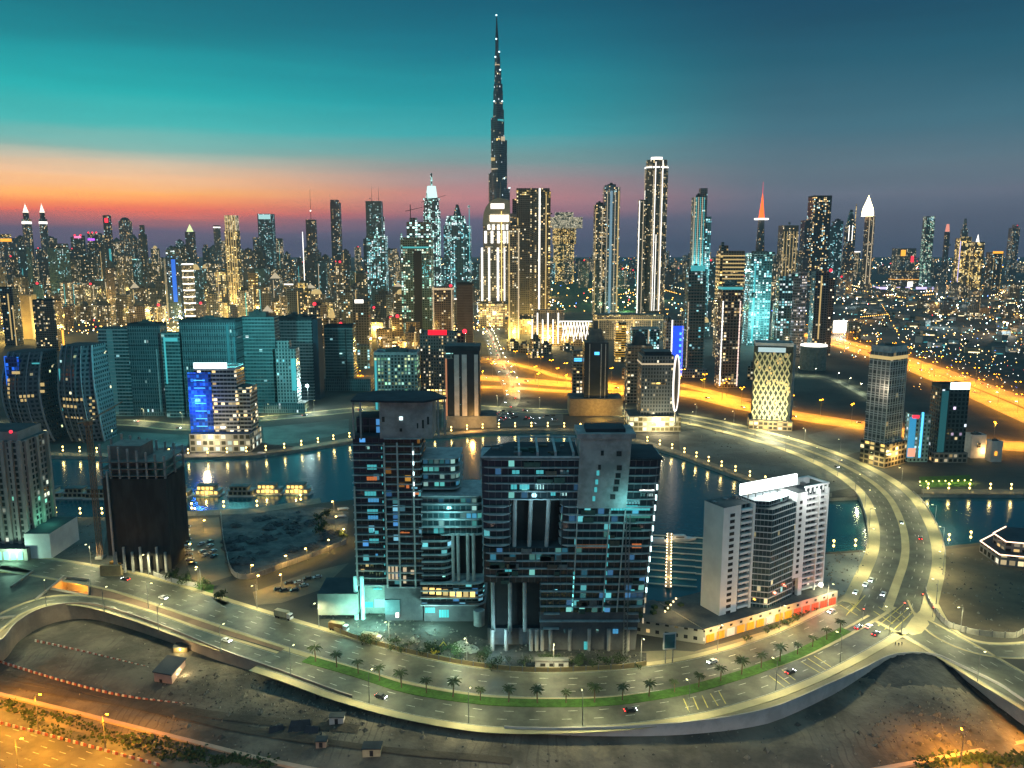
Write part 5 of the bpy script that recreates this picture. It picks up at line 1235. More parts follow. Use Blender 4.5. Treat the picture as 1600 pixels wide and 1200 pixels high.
# ------------------------------------------------------------------ netted tower under construction, crane, left edge
def netted_tower():
    Y = P(228, 893).y; og = Vector((Q(228, 893, Y).x, Y, 0))
    t = thing('netted_tower', 'dark tower wrapped in black netting with an open concrete frame on top, by the crane', 'building site', og)
    Z = lambda py: Q(215, py, Y).z
    X = lambda px, py=800: Q(px, py, Y).x - og.x
    net = plain('black_netting', (.04, .042, .045), (.025, .026, .028), .25, .95, 8, stretch=(1, 1, .25))
    z1 = Z(748)
    MB().box(X(164), X(262), 0, 24, Z(868), z1, 0, 1).build('netting', [net, M_roofd], t)
    MB().box(X(168), X(258), 3, 20, 0, Z(868), 0, 1).build('wall', [M_black, M_roofd], t)
    for k in range(8):
        x = X(164) + (X(262) - X(164)) * k / 7; zt = Z(694 + 2.6 * k)
        for y_ in ((0, 12, 23) if k in (0, 7) else (0, 23)): MB().box(x - .45, x + .45, y_ - .2, y_ + .7, z1, zt).build('column', M_core, t)
    for py in (744, 733, 722):
        MB().box(X(163), X(263), -.5, 24.5, Z(py) - .25, Z(py) + .25).build('floor_slab', plain('bare_slab', (.2, .17, .155), (.14, .12, .11), .2), t)
    MB().box(X(172), X(222), 4, 18, z1, Z(700)).build('concrete_core', plain('bare_slab', (.2,) * 3), t)
    for k in range(7):
        MB().box(X(176 + 13 * k) - .5, X(176 + 13 * k) + .5, -1.2, -.2, 0, Z(862 - (k % 2) * 8)).build('column', M_col, t)
    MB().box(X(158), X(190), -6, -4, 0, 5.5).build('site_hoarding', plain('ply_hoarding', (.30, .23, .12), (.24, .18, .1), .3), t)
    MB().box(X(174) - .4, X(174) + .4, -1.6, -.8, 0, Z(735)).build('hoist_mast', M_col, t)
    light('lamp_light', t, (X(212), -9, 22), 350, (1, .45, .15), .5)
netted_tower()
def crane():
    o_ = P(157, 872); t = thing('tower_crane', 'tall rusty lattice mast of a tower crane standing left of the netted tower', 'crane', o_)
    zt = Q(147, 664, o_.y).z
    b_ = MB(); w = 1.0
    for sx in (-w, w):
        for sy in (-w, w): b_.box(sx - .18, sx + .18, sy - .18, sy + .18, 0, zt)
    z = 0
    while z < zt - 2:
        for sx, sy, ex, ey in ((-w, -w, w, -w), (w, -w, w, w), (w, w, -w, w), (-w, w, -w, -w)):
            b_.tube((sx, sy, z), (ex, ey, z + 2), .1, .1, 4)
        z += 2
    M_rust = plain('rusty_steel', (.30, .17, .10), (.2, .12, .08), .6, .8)
    b_.build('mast', M_rust, t)
    MB().box(-1.6, 1.6, -1.6, 1.6, zt, zt + 2.2).build('cab', M_rust, t)
    b_ = MB(); b_.tube((0, 0, zt + 2), (0, 38, zt + 5), .5, .3, 4); b_.tube((0, 0, zt + 2), (0, -10, zt + 3), .5, .5, 4); b_.build('jib', M_rust, t)
    MB().box(-2, 2, -2, 2, 0, 1.2).build('base', M_conc, t)
crane()
def edge_building():
    Y = P(20, 866).y; og = Vector((Q(20, 866, Y).x, Y, 0))
    t = thing('apartment_tower', 'pale ribbed apartment tower cut by the left edge, with green lit podium', 'apartment building', og)
    Z = lambda py: Q(20, py, Y).z
    X = lambda px: Q(px, 780, Y).x - og.x
    w_ = facade('ribbed_flats_wall', (.30, .27, .26), (.05, .06, .06), 3, 3.3, .08, ((.3, 1, .7), (.9, 1, .8)), .9, fu=.2, fv=(.2, .85))
    MB().box(X(-70), X(42), 0, 26, 0, Z(690), 0, 1).build('wall', [w_, M_roof], t)
    MB().box(X(-70), X(34), 2, 24, Z(690), Z(676), 0, 1).build('upper_tier', [plain('parapet_wall', (.32, .29, .28), (.25, .23, .22), .2), M_roofd], t)
    for k in range(9): MB().box(X(-66 + 13.2 * k) - .8, X(-66 + 13.2 * k) + .8, -1.4, .1, 0, Z(688)).build('pilaster', plain('pale_pilaster', (.36, .31, .29), (.29, .25, .235), .2), t)
    for k in range(3): MB().box(X(42) - .1, X(42) + 1.2, 2 + k * 10, 4 + k * 10, 0, Z(690)).build('pilaster', plain('pale_pilaster', (.36,) * 3), t)
    MB().ball((X(30), -1, Z(674)), .9, 8, 5).build('beacon', E('red'), t)
    MB().box(X(42) + .1, X(82), -6, 22, 0, Z(828), 0, 1).build('podium', [plain('white_render', (.6,) * 3), M_roofd], t)
    MB().box(X(-60), X(50), -9, -.2, 0, 6.5, 0, 1).build('podium', [plain('podium_wall', (.4,) * 3), M_roofd], t)
    for k in range(7): MB().box(X(-30 + 11 * k), X(-23 + 11 * k), -9.4, -8.8, .5, 5).build('shop_window', em('green_shop', (.35, 1, .75), 1.0), t)
    light('lamp_light', t, (X(30), -14, 5), 9000, (.5, 1, .7), .6); light('lamp_light', t, (X(58), 8, Z(826) + 4), 2500, (.2, 1, .6), .6)
edge_building()

# two dark curved towers on the far bank at left
def loft(name, label, rows, depth, m, extras=()):
    Y = P((rows[-1][1] + rows[-1][2]) / 2, rows[-1][0]).y
    cx = Q((rows[-1][1] + rows[-1][2]) / 2, rows[-1][0], Y).x
    t = thing(name, label, 'office tower', (cx, Y, 0))
    b_ = MB(); secs = []
    n_ = 16
    for k in range(n_ + 1):
        f = k / n_ * (len(rows) - 1); i = min(int(f), len(rows) - 2); q = f - i
        def cr_(c):
            p = [rows[max(0, min(len(rows) - 1, i + d))][c] for d in (-1, 0, 1, 2)]
            return .5 * (2 * p[1] + (p[2] - p[0]) * q + (2 * p[0] - 5 * p[1] + 4 * p[2] - p[3]) * q * q + (3 * p[1] - p[0] - 3 * p[2] + p[3]) * q ** 3)
        y, l, r = cr_(0), cr_(1), cr_(2)
        bul = 7 * math.sin(math.pi * k / n_)
        secs.append((Q(l, y, Y).x - cx, Q(r, y, Y).x - cx, max(0, Q(r, y, Y).z), bul))
    for (l0, r0, z0, b0), (l1, r1, z1, b1) in zip(secs, secs[1:]):
        o0 = [(l0, 2 - b0), ((l0 * .45 + r0 * .55), -4 - b0), (r0, 2 - b0), (r0, depth), (l0, depth)]; o1 = [(l1, 2 - b1), ((l1 * .45 + r1 * .55), -4 - b1), (r1, 2 - b1), (r1, depth), (l1, depth)]
        b_.prism(o1, z1, z0, 0, 1, o0, cap=False)
    b_.face([(l0, 2 - b0, z0) for l0, r0, z0, b0 in secs[:1]] + [((l0 * .45 + r0 * .55), -4, z0) for l0, r0, z0, b0 in secs[:1]] + [(r0, 2, z0) for l0, r0, z0, b0 in secs[:1]] + [(r0, depth, z0) for l0, r0, z0, b0 in secs[:1]] + [(l0, depth, z0) for l0, r0, z0, b0 in secs[:1]], 1)
    b_.build('wall', [m, M_roofd], t)
    for sd in (0, 1, .45, .72, .2):                 # pale ribs that follow the curve
        rb_ = MB()
        for (l0, r0, z0, b0), (l1, r1, z1, b1) in zip(secs, secs[1:]):
            f = lambda l, r, b: (l + (r - l) * sd, (2 if sd in (0, 1) else -4 + 6 * abs(sd - .55) / .55) - b - .4)
            rb_.tube((*f(l0, r0, b0), z0), (*f(l1, r1, b1), z1), .9 if sd in (0, 1) else .5, None, 6)
        rb_.build('rib', plain('rib_cladding', (.26, .30, .33), (.2, .23, .26), .1), t)
    for e in extras:
        if e[0] == 'box':
            _, a, c, y0, y1, mm, nm = e; zb = Q(a, y1, Y).z; sc_ = min(secs, key=lambda q: abs(q[2] - zb)); xm_ = (Q(a, y0, Y).x + Q(c, y0, Y).x) / 2 - cx
            fx = max(0, min(1, (xm_ - sc_[0]) / (sc_[1] - sc_[0]))); bul = sc_[3] - (2 - 6 * (fx / .55 if fx < .55 else (1 - fx) / .45))
            MB().box(Q(a, y0, Y).x - cx, Q(c, y0, Y).x - cx, -bul - .55, -bul + .8, zb, Q(a, y0, Y).z).build(nm, fac(mm), t)
    return t
curve = facade('curved_tower_wall', (.09, .12, .14), (.02, .035, .045), 3.6, 3.8, .02, ((.9, 1, .5), (1, .9, .5)), 1.3, fu=.2, fv=(.3, .85))
loft('curved_tower', 'dark bulging tower with blue lit corner, left one of the curved pair', [(550, 12, 64), (600, 8, 66), (650, 18, 74), (690, 36, 84)], 24, curve,
     [('box', 13, 16, 555, 600, em('light_deep_blue', (.03, .2, 1), .8), 'light_strip'), ('box', 16, 36, 556, 585, BL, 'light_panel'), ('box', 46, 64, 566, 568, 'dimcyan', 'light_strip')]
     + [('box', 19 + .4 * k, 22 + .4 * k, 590 + 6.5 * k, 594 + 6.5 * k, 'dimgold', 'lit_window') for k in range(5)] + [('box', 42 + 5 * k, 45 + 5 * k, 614, 618, 'dimgold', 'lit_window') for k in range(4)] + [('box', 44 + 5 * k, 47 + 5 * k, 620, 624, 'dimgold', 'lit_window') for k in range(2)] + [('box', 68, 73, 597, 602, 'dimgold', 'lit_window'), ('box', 68, 74, 608, 612, 'dimgold', 'lit_window'), ('box', 28, 40, 578, 582, 'dimgold', 'lit_window')])
loft('curved_tower', 'dark bulging tower with bands of yellow windows, right one of the curved pair', [(540, 96, 142), (590, 96, 150), (640, 101, 158), (690, 112, 162)], 24, curve,
     [('box', 105 + 6 * k, 108 + 6 * k, 619, 623, 'dimgold', 'lit_window') for k in range(6)] + [('box', 105 + 7 * k, 108.5 + 7 * k, 630, 634, 'dimgold', 'lit_window') for k in range(4)] + [('box', 107 + 5.4 * k, 109.6 + 5.4 * k, 648, 651, 'dimgold', 'lit_window') for k in range(6)] + [('box', 146 + 4 * (k % 2), 149 + 4 * (k % 2), 618 + 5 * k, 621 + 5 * k, 'dimgold', 'lit_window') for k in range(6)]
     + [('box', 95, 98.5, 562, 566, 'ice', 'flood_lamp'), ('box', 96, 97.2, 575, 640, 'dimcyan', 'light_strip'), ('box', 118, 121, 570, 572, 'ice', 'flood_lamp')])

# ------------------------------------------------------------------ teal slabs and hotels behind the far bank road
TS = facade('teal_slab_wall', (.20, .29, .30), (.05, .11, .12), 3.2, 3.4, .012, COOL, .8, fu=.03, fv=(.3, .9), rg=.15)
TS2 = facade('teal_grid_wall', (.12, .18, .195), (.045, .09, .105), 2.2, 3.6, .02, COOL, .9, fu=.2, fv=(.15, .9), rg=.15)
T('slab_block', 'striped teal slab block with a pale vertical band, first of the teal row', 158, 214, 512, 650, TS, .5, parts=[('strip', -.1, 6, .02, .98, plain('pale_teal_band', (.22, .34, .35), (.18, .28, .29), .1), .4), ('slabs', 3.4, .6, M_slab, 0, .98)], phrase='the striped slab')
T('slab_block', 'plain dark teal slab block with a thin grey frame line, second of the row', 204, 266, 510, 650, TS2, .5, parts=[('strip', .35, 1.2, .05, .75, M_slab), ('parapet', 3, M_roofd), ('slabs', 14, .3, M_roofd), ('plant', .45, 4)])
T('slab_block', 'narrow green lit slab block between the plain slab and the widest slab', 256, 294, 520, 652, TS, .5, parts=[('strip', -.35, 1.5, .4, .95, 'dimcyan'), ('sign', -.3, .3, .9, .94, 'dimcyan')])
T('slab_block', 'widest dark teal slab block of the row, right behind the blue edged hotel', 284, 384, 504, 652, TS2, .4, parts=[('strip', .36, 2.5, 0, .98, em('dim_teal_strip', (.05, .3, .35), .25)), ('strip', .47, 1.5, 0, .85, em('dim_teal_strip', (.05, .3, .35), .25)), ('slabs', 7.2, .3, M_roofd), ('parapet', 3, M_roofd), ('plant', .4, 4)], phrase='the widest teal slab')
T('slab_block', 'dark teal slab tower with thin floor lines, right of the widest slab', 376, 440, 496, 645, TS, .5, parts=[('slabs', 3.5, .4, plain('teal_slab_edge', (.10, .15, .16), (.07, .11, .12), .2), 0, .98), ('plant', .5, 5)])
T('slab_block', 'dark blue slab tower behind the pale grid tower', 432, 498, 500, 625, TS, .6, parts=[('tier', .3, .9, 0, 1.0, plain('dark_blue_panel', (.03, .055, .08), (.025, .045, .065), .1), .5, .05), ('parapet', 3, M_roofd), ('plant', .4, 5)])
T('slab_block', 'teal slab tower with floor lines and one cyan lit window, right end of the row', 508, 558, 512, 610, TS, .6, parts=[('slabs', 3.6, .5, plain('teal_slab_edge', (.1,) * 3), 0, .97), ('sign', .0, .2, .55, .6, 'cyan'), ('parapet', 3, M_roofd), ('strip', .25, 1, .02, .98, M_black), ('podium', 2.0, 1.4, 14, TS2, .1)], phrase='the last teal slab')
T('pale_tower', 'pale gridded tower with cyan side glass and small crown frame, by the flood lights', 428, 470, 545, 645, facade('pale_grid_wall', (.36, .38, .38), (.05, .09, .1), 3.0, 3.4, .06, COOL, .9, fu=.24, fv=(.25, .9)), .6, parts=[('tier', .6, .6, 1.0, 1.12, facade('pale_grid_wall', (1,) * 3, (1,) * 3), -.1), ('strip', .38, 4.5, .35, .85, 'dimcyan'), ('podium', 1.8, 1.2, 10, TS2, -.1), ('sign', -.9, -.35, .0, .1, 'ice')], phrase='the pale grid tower')
HB = facade('hotel_band_wall', (.42, .42, .40), (.04, .045, .05), 3, 3.3, .16, WARM, 1.6, fu=.03, fv=(.32, .9))
t_ = T('hotel', 'white banded hotel with electric blue left edge, glowing roof sign and lit podium', 306, 386, 578, 702, HB, .6, cat='hotel', parts=[
    ('sign', .02 - .5, .3, 1.02, 1.09, em('sign_cyan_white', (.75, 1, 1), 2.6)), ('strip', -.37, 19, .06, .97, BL), ('tier', .35, .9, 0, .78, HB, .62), ('podium', 1.42, 1.5, 15, facade('lit_podium_wall', (.36, .35, .33), (.1, .1, .08), 5, 5, .6, ((1, .75, .3), (.8, 1, .9), (1, .9, .6)), 1.0), .12, -.2), ('glow', -.1, -1.5, 14, 26000, (1, .8, .45)), ('glow', -.5, -.8, 40, 30000, (.05, .2, 1)), ('glow', 0, .9, 95, 420000, (.2, 1, 1)), ('parapet', 2, M_slab)]
    + [('sign', -.5, -.24, .1 + .096 * k, .108 + .096 * k, 'sky') for k in range(9)], phrase='the blue edged hotel')
T('office_building', 'grey office block with many green lit windows behind the canopy tower', 585, 658, 555, 640, facade('green_office_wall', (.24, .25, .25), (.04, .05, .05), 3.4, 3.6, .3, ((.4, 1, .5), (.8, 1, .5), (.5, 1, .8)), 1.0, fu=.2, fv=(.2, .85)), .6, cat='office building', parts=[('strip', -.46, 2, 0, .9, 'dimcyan'), ('plant', .5, 5), ('parapet', 3, M_slab)], phrase='the green windowed office')
T('office_building', 'brown office tower with a red glowing roof sign', 657, 718, 520, 628, facade('red_sign_wall', (.20, .17, .16), (.05, .05, .05), 2.8, 3.4, .14, WARM, 1.3, fu=.25, fv=(.3, .85)), .6, cat='office building', parts=[('sign', -.28, .22, .97, 1.04, em('sign_red', (1, .01, .03), 1.5)), ('tier', .3, .6, 0, 1.0, 'brown', .55, .1), ('beacon', -.45, 1.0, 'warm', 2.5), ('beacon', .7, 1, 'red', 2.5), ('podium', 1.1, 1.2, 14, 'gold')], phrase='the red signed office')
T('black_tower', 'black tower with paired white vertical stripes and a white lamp at its top corner', 697, 752, 548, 668, plain('black_cladding', (.03, .035, .045), (.02, .025, .03), .1, .4), .8, parts=[('strip', -.18, 4.5, .02, .95, M_white), ('strip', .05, 4.5, .02, .95, M_white), ('strip', .40, 3.5, .02, .95, M_white), ('strip', -.49, 1.6, .1, .9, em('dim_orange_strip', (1, .4, .2), .4)), ('sign', -.5, -.28, .9, .97, 'ice'), ('tier', 1.04, 1.04, 1.0, 1.06, M_roofd), ('podium', 1.5, 1.1, 11, plain('podium_grey', (.2, .2, .2), (.15, .15, .15), .2), .25), ('sign', -.4, .9, .02, .075, 'amber'), ('sign', -.3, .0, .03, .06, 'warm'), ('glow', .3, -1.2, 8, 26000, (1, .5, .12))] + [('sign', -.1, -.06, .3 + .35 * k, .31 + .35 * k, 'cyan') for k in range(2)], phrase='the black striped tower')
T('sail_tower', 'dark narrow tower with rounded lantern top and one blue lit sign, on a pleated podium', 909, 950, 535, 648, plain('dark_sail_glass', (.025, .035, .05), (.018, .025, .035), .05, .2), .9, parts=[('strip', -.28, .8, .02, .98, M_slab), ('strip', .2, .8, .02, .98, M_slab), ('strip', .38, .8, .02, .98, M_slab), ('tier', .8, .8, 1.0, 1.17, M_roof, 0, 0, 'round', .55), ('dome', .42, 16, M_conc, None) if 0 else ('tier', .2, .2, 1.17, 1.28, M_roof), ('sign', -.08, .12, .83, .87, 'sky'), ('side', 1, 0, 3, .05, .95, M_slab), ('podium', 2.2, 1.5, 17, plain('pleated_stone', (.25, .21, .16), (.18, .155, .12), .35)), ('beacon', .2, .08, 'flame', 3.2), ('glow', .1, -1.6, 8, 30000, (1, .55, .1)), ('glow', 0, -.9, 130, 30000, (1, .8, .5))], phrase='the sail tower')
T('apartment_tower', 'brown balcony tower hidden behind the sail tower', 894, 912, 548, 630, 'brown', .8, parts=[('slabs', 3.6, .8, plain('balcony_slab', (.3, .24, .2), (.24, .2, .16), .3)), ('sign', -.4, .3, .8, .86, 'sky')])
T('apartment_tower', 'brown balcony tower with curved roof behind the cube hotel', 976, 1018, 540, 630, 'brown', .7, parts=[('slabs', 3.6, .9, plain('balcony_slab', (.3,) * 3)), ('dome', .9, 14, M_roofd)], phrase='the curved roof balcony tower')
ch = T('hotel', 'dark cube hotel with a big white lit ellipse ring on its right side', 994, 1052, 556, 672, facade('cube_hotel_wall', (.10, .115, .13), (.025, .04, .05), 2.6, 3.4, .12, WARM, 1.5, fu=.24, fv=(.25, .85)), .9, cat='hotel', parts=[('podium', 1.6, 1.3, 14, facade('bright_podium_wall', (.40, .36, .26), (.2, .18, .1), 4, 4.5, .85, ((1, .92, .55), (1, .8, .4), (.9, 1, .7)), 1.2, fu=.08, fv=(.2, .9)), -.08, -.1), ('tier', .85, .85, 1, 1.05, M_roofd), ('band', .88, 1.5, 'dimwarm'), ('glow', 0, -1.2, 10, 50000, (1, .85, .5)), ('sign', -.2, .25, .62, .645, 'gold')], phrase='the cube hotel')
def ring():
    bb = ch; Yc = bb.location.y - 26; b_ = MB(); fz = MB()
    c = Q(1056.5, 599, Yc); rx = (Q(1063, 599, Yc).x - Q(1050, 599, Yc).x) / 2; rz = (Q(1056, 556, Yc).z - Q(1056, 643, Yc).z) / 2
    o_ = bb.location
    pts = [Vector((c.x + rx * math.cos(6.2832 * k / 32) - o_.x, Yc - o_.y + 6 * math.cos(6.2832 * k / 32), c.z + rz * math.sin(6.2832 * k / 32))) for k in range(33)]
    for a, e in zip(pts, pts[1:]): b_.tube(a, e, .8, .8, 6)
    b_.build('light_ring', em('ring_white', (1, .9, .82), 1.6), bb)
    fz.face(pts[:-1]); fz.build('ring_panel', plain('ring_glass', (.10, .09, .08), (.07, .065, .06), .1, .3), bb)
    lo = min(pts, key=lambda q: q.z); MB().tube((lo.x, lo.y, 8), lo, 1, 1, 8).build('column', M_conc, bb)
ring()
T('honeycomb_tower', 'broad tower wrapped in a pale honeycomb screen with white frame and blurred roof sign', 1181, 1246, 542, 672, plain('honeycomb_back', (.05, .055, .04), (.03, .035, .03), .1), .7, yaw=R(-14), parts=[('tier', 1.08, .2, 0, 1.0, M_white, .08, .42), ('sign', -.42, .3, .93, .985, em('sign_soft', (.6, .8, .85), .7)), ('side', 1, -.2, 6, .03, .98, M_white), ('glow', .0, -1.6, 20, 130000, (1, .95, .6)), ('parapet', 3, M_white), ('podium', 1.15, 1.2, 9, 'gold', 0, -.1)], phrase='the honeycomb tower')  # the glow here is a floodlight added to brighten the screen
def honeycomb():
    t = bpy.data.objects.get('honeycomb_tower'); me = [c for c in t.children if c.name.startswith('wall')][0].data
    xs = [v.co.x for v in me.vertices]; ys = [v.co.y for v in me.vertices]; zs = [v.co.z for v in me.vertices]
    w, d, h = max(xs) - min(xs), max(ys) - min(ys), max(zs); b_ = MB(); st = 4.4; r_ = 0
    z = 6
    while z < h * .92:
        x = -w / 2 + (st / 2 if r_ % 2 else 0)
        while x < w / 2 - 1:
            y = -d / 2 - .6
            for sgn in (-1, 1):
                a, e = Vector((x, y, z)), Vector((x + sgn * st / 2, y, z + 4.6))
                if abs(e.x) <= w / 2: b_.tube(a, e, .78, .78, 4)
            x += st
        z += 4.6; r_ += 1
    b_.build('honeycomb_screen', plain('cream_screen', (.62, .56, .32), (.5, .45, .26), .2), t)
    rr2 = random.Random(3)
    for k in range(60):
        x = rr2.uniform(-.47, .42) * w; z = rr2.uniform(.05, .9) * h; MB().box(x, x + 2, -d / 2 - .3, -d / 2 + .1, z, z + 2.2).build('lit_window', E('dimgold'), t)
honeycomb()
T('gridded_tower', 'tall slim tower with gold lit crown band and gridded side, beyond the bridge road', 1366, 1424, 552, 730, facade('bronze_glass_wall', (.40, .38, .35), (.13, .135, .135), 3.4, 3.5, .03, WARM, .9, fu=.06, fv=(.1, .9), rg=.2), .75, yaw=R(34), parts=[
    ('band', .94, 2.6, 'dimgold'), ('tier', .96, .96, 1.0, 1.055, M_slab), ('side', 1, 0, .1, 0, .01, M_slab), ('fins', 3.4, .35, .5, plain('tower_fin', (.56, .55, .53), (.46, .45, .43), .2), .06, .93), ('slabs', 7, .25, plain('tower_fin', (.3,) * 3), .06, .93), ('podium', 1.25, 1.25, 18, 'gold', .05, -.05), ('glow', 0, -1.0, 9, 14000, (1, .7, .25)), ('glow', -.8, -.5, 60, 5000, (1, .85, .6)), ('plant', .6, 4)], phrase='the gridded slim tower')  # upper glow is a lamp added in mid-air to lighten the facade
T('hotel', 'dark teal tower with a white blurred roof sign, behind the canal lawn at right', 1450, 1510, 606, 722, facade('teal_hotel_wall', (.03, .065, .08), (.02, .04, .055), 3.2, 3.4, .13, ((1, .8, .4), (.8, .9, 1), (.9, .7, 1)), 1.5, fu=.2), .7, cat='hotel', parts=[('sign', -.2, .48, .98, 1.07, em('sign_cyan_white', (.75, 1, 1), 2.6)), ('strip', -.36, 5, .05, .96, em('dim_teal_strip', (.05, .3, .35), .25)), ('glow', .1, -1, 118, 20000, (.5, 1, 1)), ('podium', 1.2, 1.3, 8, 'grey'), ('parapet', 2.5, M_roofd)], phrase='the teal signed hotel')
T('hotel', 'lower gridded blue lit wing left of the teal signed hotel', 1412, 1452, 648, 722, facade('blue_grid_wall', (.20, .36, .42), (.03, .07, .09), 3, 3.4, .3, ((.5, .9, 1), (.9, .95, 1)), 1.1, fu=.26, fv=(.25, .8)), .7, cat='hotel', parts=[('strip', -.45, 5, .1, .95, em('light_sky_panel', (.05, .4, .75), .7)), ('strip', .05, 1.5, .1, 1.05, 'sky'), ('sign', -.5, -.15, .93, .99, 'red'), ('sign', -.6, -.2, .12, .3, em('light_screen', (1, .45, .3), .9))])
T('villa_block', 'cream villa block beside the orange lit yard behind the right canal bank', 1506, 1540, 682, 716, M_white, .9, cat='building', parts=[('plant', .5, 2), ('parapet', 1.2, M_white), ('glow', .4, -.8, 6, 9000, (1, .6, .2)), ('sign', -.1, .1, .5, .7, 'warm')])
T('villa_block', 'lower cream villa block right of the first one', 1540, 1566, 692, 722, M_white, .9, cat='building', parts=[('plant', .4, 2), ('parapet', 1.2, M_white), ('sign', -.2, .0, .35, .55, 'amber')])
T('blue_wedge_tower', 'slanted tower with a deep blue lit side and white edge line, behind the cube hotel', 1036, 1066, 500, 592, 'silver', .8, parts=[('strip', .2, 14, .1, .9, em('light_wedge_blue', (.02, .1, 1), 1.1)), ('strip', -.15, 1.4, .02, 1, 'white'), ('strip', .48, 1.6, .05, .9, 'lilac'), ('beacon', -.4, 1.0, 'ice', 4)] + [('sign', .3, .42, .15 + .1 * k, .19 + .1 * k, 'sky') for k in range(7)], phrase='the blue wedge')
# long mall with lit columns across the middle
T('shopping_mall', 'wide low mall with white lit pillars and crossed light bars under the gold lined tower', 828, 925, 506, 540, 'gold', .3, cat='shopping mall', parts=[('strip', -.48 + .085 * k, 2, .1, 1.5 if k % 2 else 1.2, 'white') for k in range(6)] + [('band', .95, 2, 'gold'), ('tier', .5, .5, 1.0, 1.6, 'tan', -.2, .2), ('glow', -.2, -1.2, 12, 200000, (1, .7, .25))], phrase='the mall')
def mall_bars():
    t = bpy.data.objects.get('shopping_mall'); Y = t.location.y - 30; x = lambda px: Q(px, 520, Y).x - t.location.x; z = lambda py: Q(900, py, Y).z
    b_ = MB()
    for k in range(9):
        a = 878 + k * 4.6; b_.tube((x(a), -30, z(503)), (x(a + 5), -30, z(534 - (k % 3) * 4)), .7, .7, 4); b_.tube((x(a + 5), -30, z(503)), (x(a), -30, z(530 - (k % 2) * 5)), .7, .7, 4)
    b_.tube((x(874), -30, z(502)), (x(925), -30, z(502)), .9, .9, 4); b_.build('light_bars', E('white'), t)
mall_bars()
T('shopping_mall', 'lower mall wing with gold cornice between the slim silver tower and the striped tower', 925, 1036, 492, 530, 'tan', .3, cat='shopping mall', parts=[('band', .93, 3, 'gold'), ('band', .78, 1.6, 'dimgold')] + [('strip', -.45 + .13 * k, 2, .05, .8, 'warm' if k % 2 else 'dimgold') for k in range(8)] + [('glow', 0, -1.2, 10, 120000, (1, .8, .4))])
T('office_building', 'small gold striped office beside the mall', 960, 978, 505, 566, 'gold', .8, cat='office building', parts=[('slabs', 3.4, .4, em('light_gold_slab', (1, .55, .08), .9), .1, .95)])
T('office_building', 'glassy white lit office right of the gold striped office', 984, 1030, 515, 562, 'cyan', .6, cat='office building', parts=[('strip', .1, 2, 0, 1, 'dimwarm'), ('strip', .4, 2, 0, .9, 'ice'), ('parapet', 2, M_white)])
T('office_tower', 'brown tower with white pillar lines behind the red signed office', 676, 710, 448, 545, 'brown', .8, parts=[('strip', -.45, 1.5, .05, .95, 'dimwarm'), ('strip', .45, 1.5, .05, .95, 'dimwarm'), ('band', .95, 3, 'dimwarm'), ('beacon', .4, 1, 'red', 2.6)], phrase='the brown pillared tower')
T('office_tower', 'plain dark brown tower right of the brown pillared tower', 714, 740, 445, 560, plain('dark_brown_wall', (.10, .08, .075), (.07, .055, .05), .08, .7), .8, parts=[('slabs', 3.8, .3, plain('brown_slab', (.15, .12, .11), (.12, .1, .09), .2)), ('parapet', 3, M_roofd)])
T('office_tower', 'dark tower with bright white roof light in the middle of the yellow streets', 552, 580, 470, 560, 'dark', .8, parts=[('sign', -.35, .2, .96, 1.02, 'white'), ('plant', .4, 4)], phrase='the white roof light tower')
T('apartment_tower', 'brown flat block with grid front at far left, behind the curved pair', 54, 100, 470, 548, 'brown', .6, parts=[('slabs', 3.4, .4, plain('balcony_slab', (.3,) * 3)), ('parapet', 2, M_roofd), ('side', 1, .2, 5, .05, .4, 'amber')], phrase='the brown flat block')
T('apartment_tower', 'cream windowless tower left of the brown flat block', 34, 60, 462, 530, plain('cream_wall', (.42, .34, .22), (.36, .29, .19), .05), .8, parts=[('sign', .35, .5, 0, .98, 'dimgold'), ('parapet', 2, M_conc)])
T('apartment_tower', 'dark tower with yellow window columns at the left edge', 4, 33, 450, 540, 'dark', .8, parts=[('strip', .1, 2, .1, .9, 'dimgold'), ('strip', .4, 1.6, .0, .7, 'dimgold'), ('parapet', 2, M_roofd)])
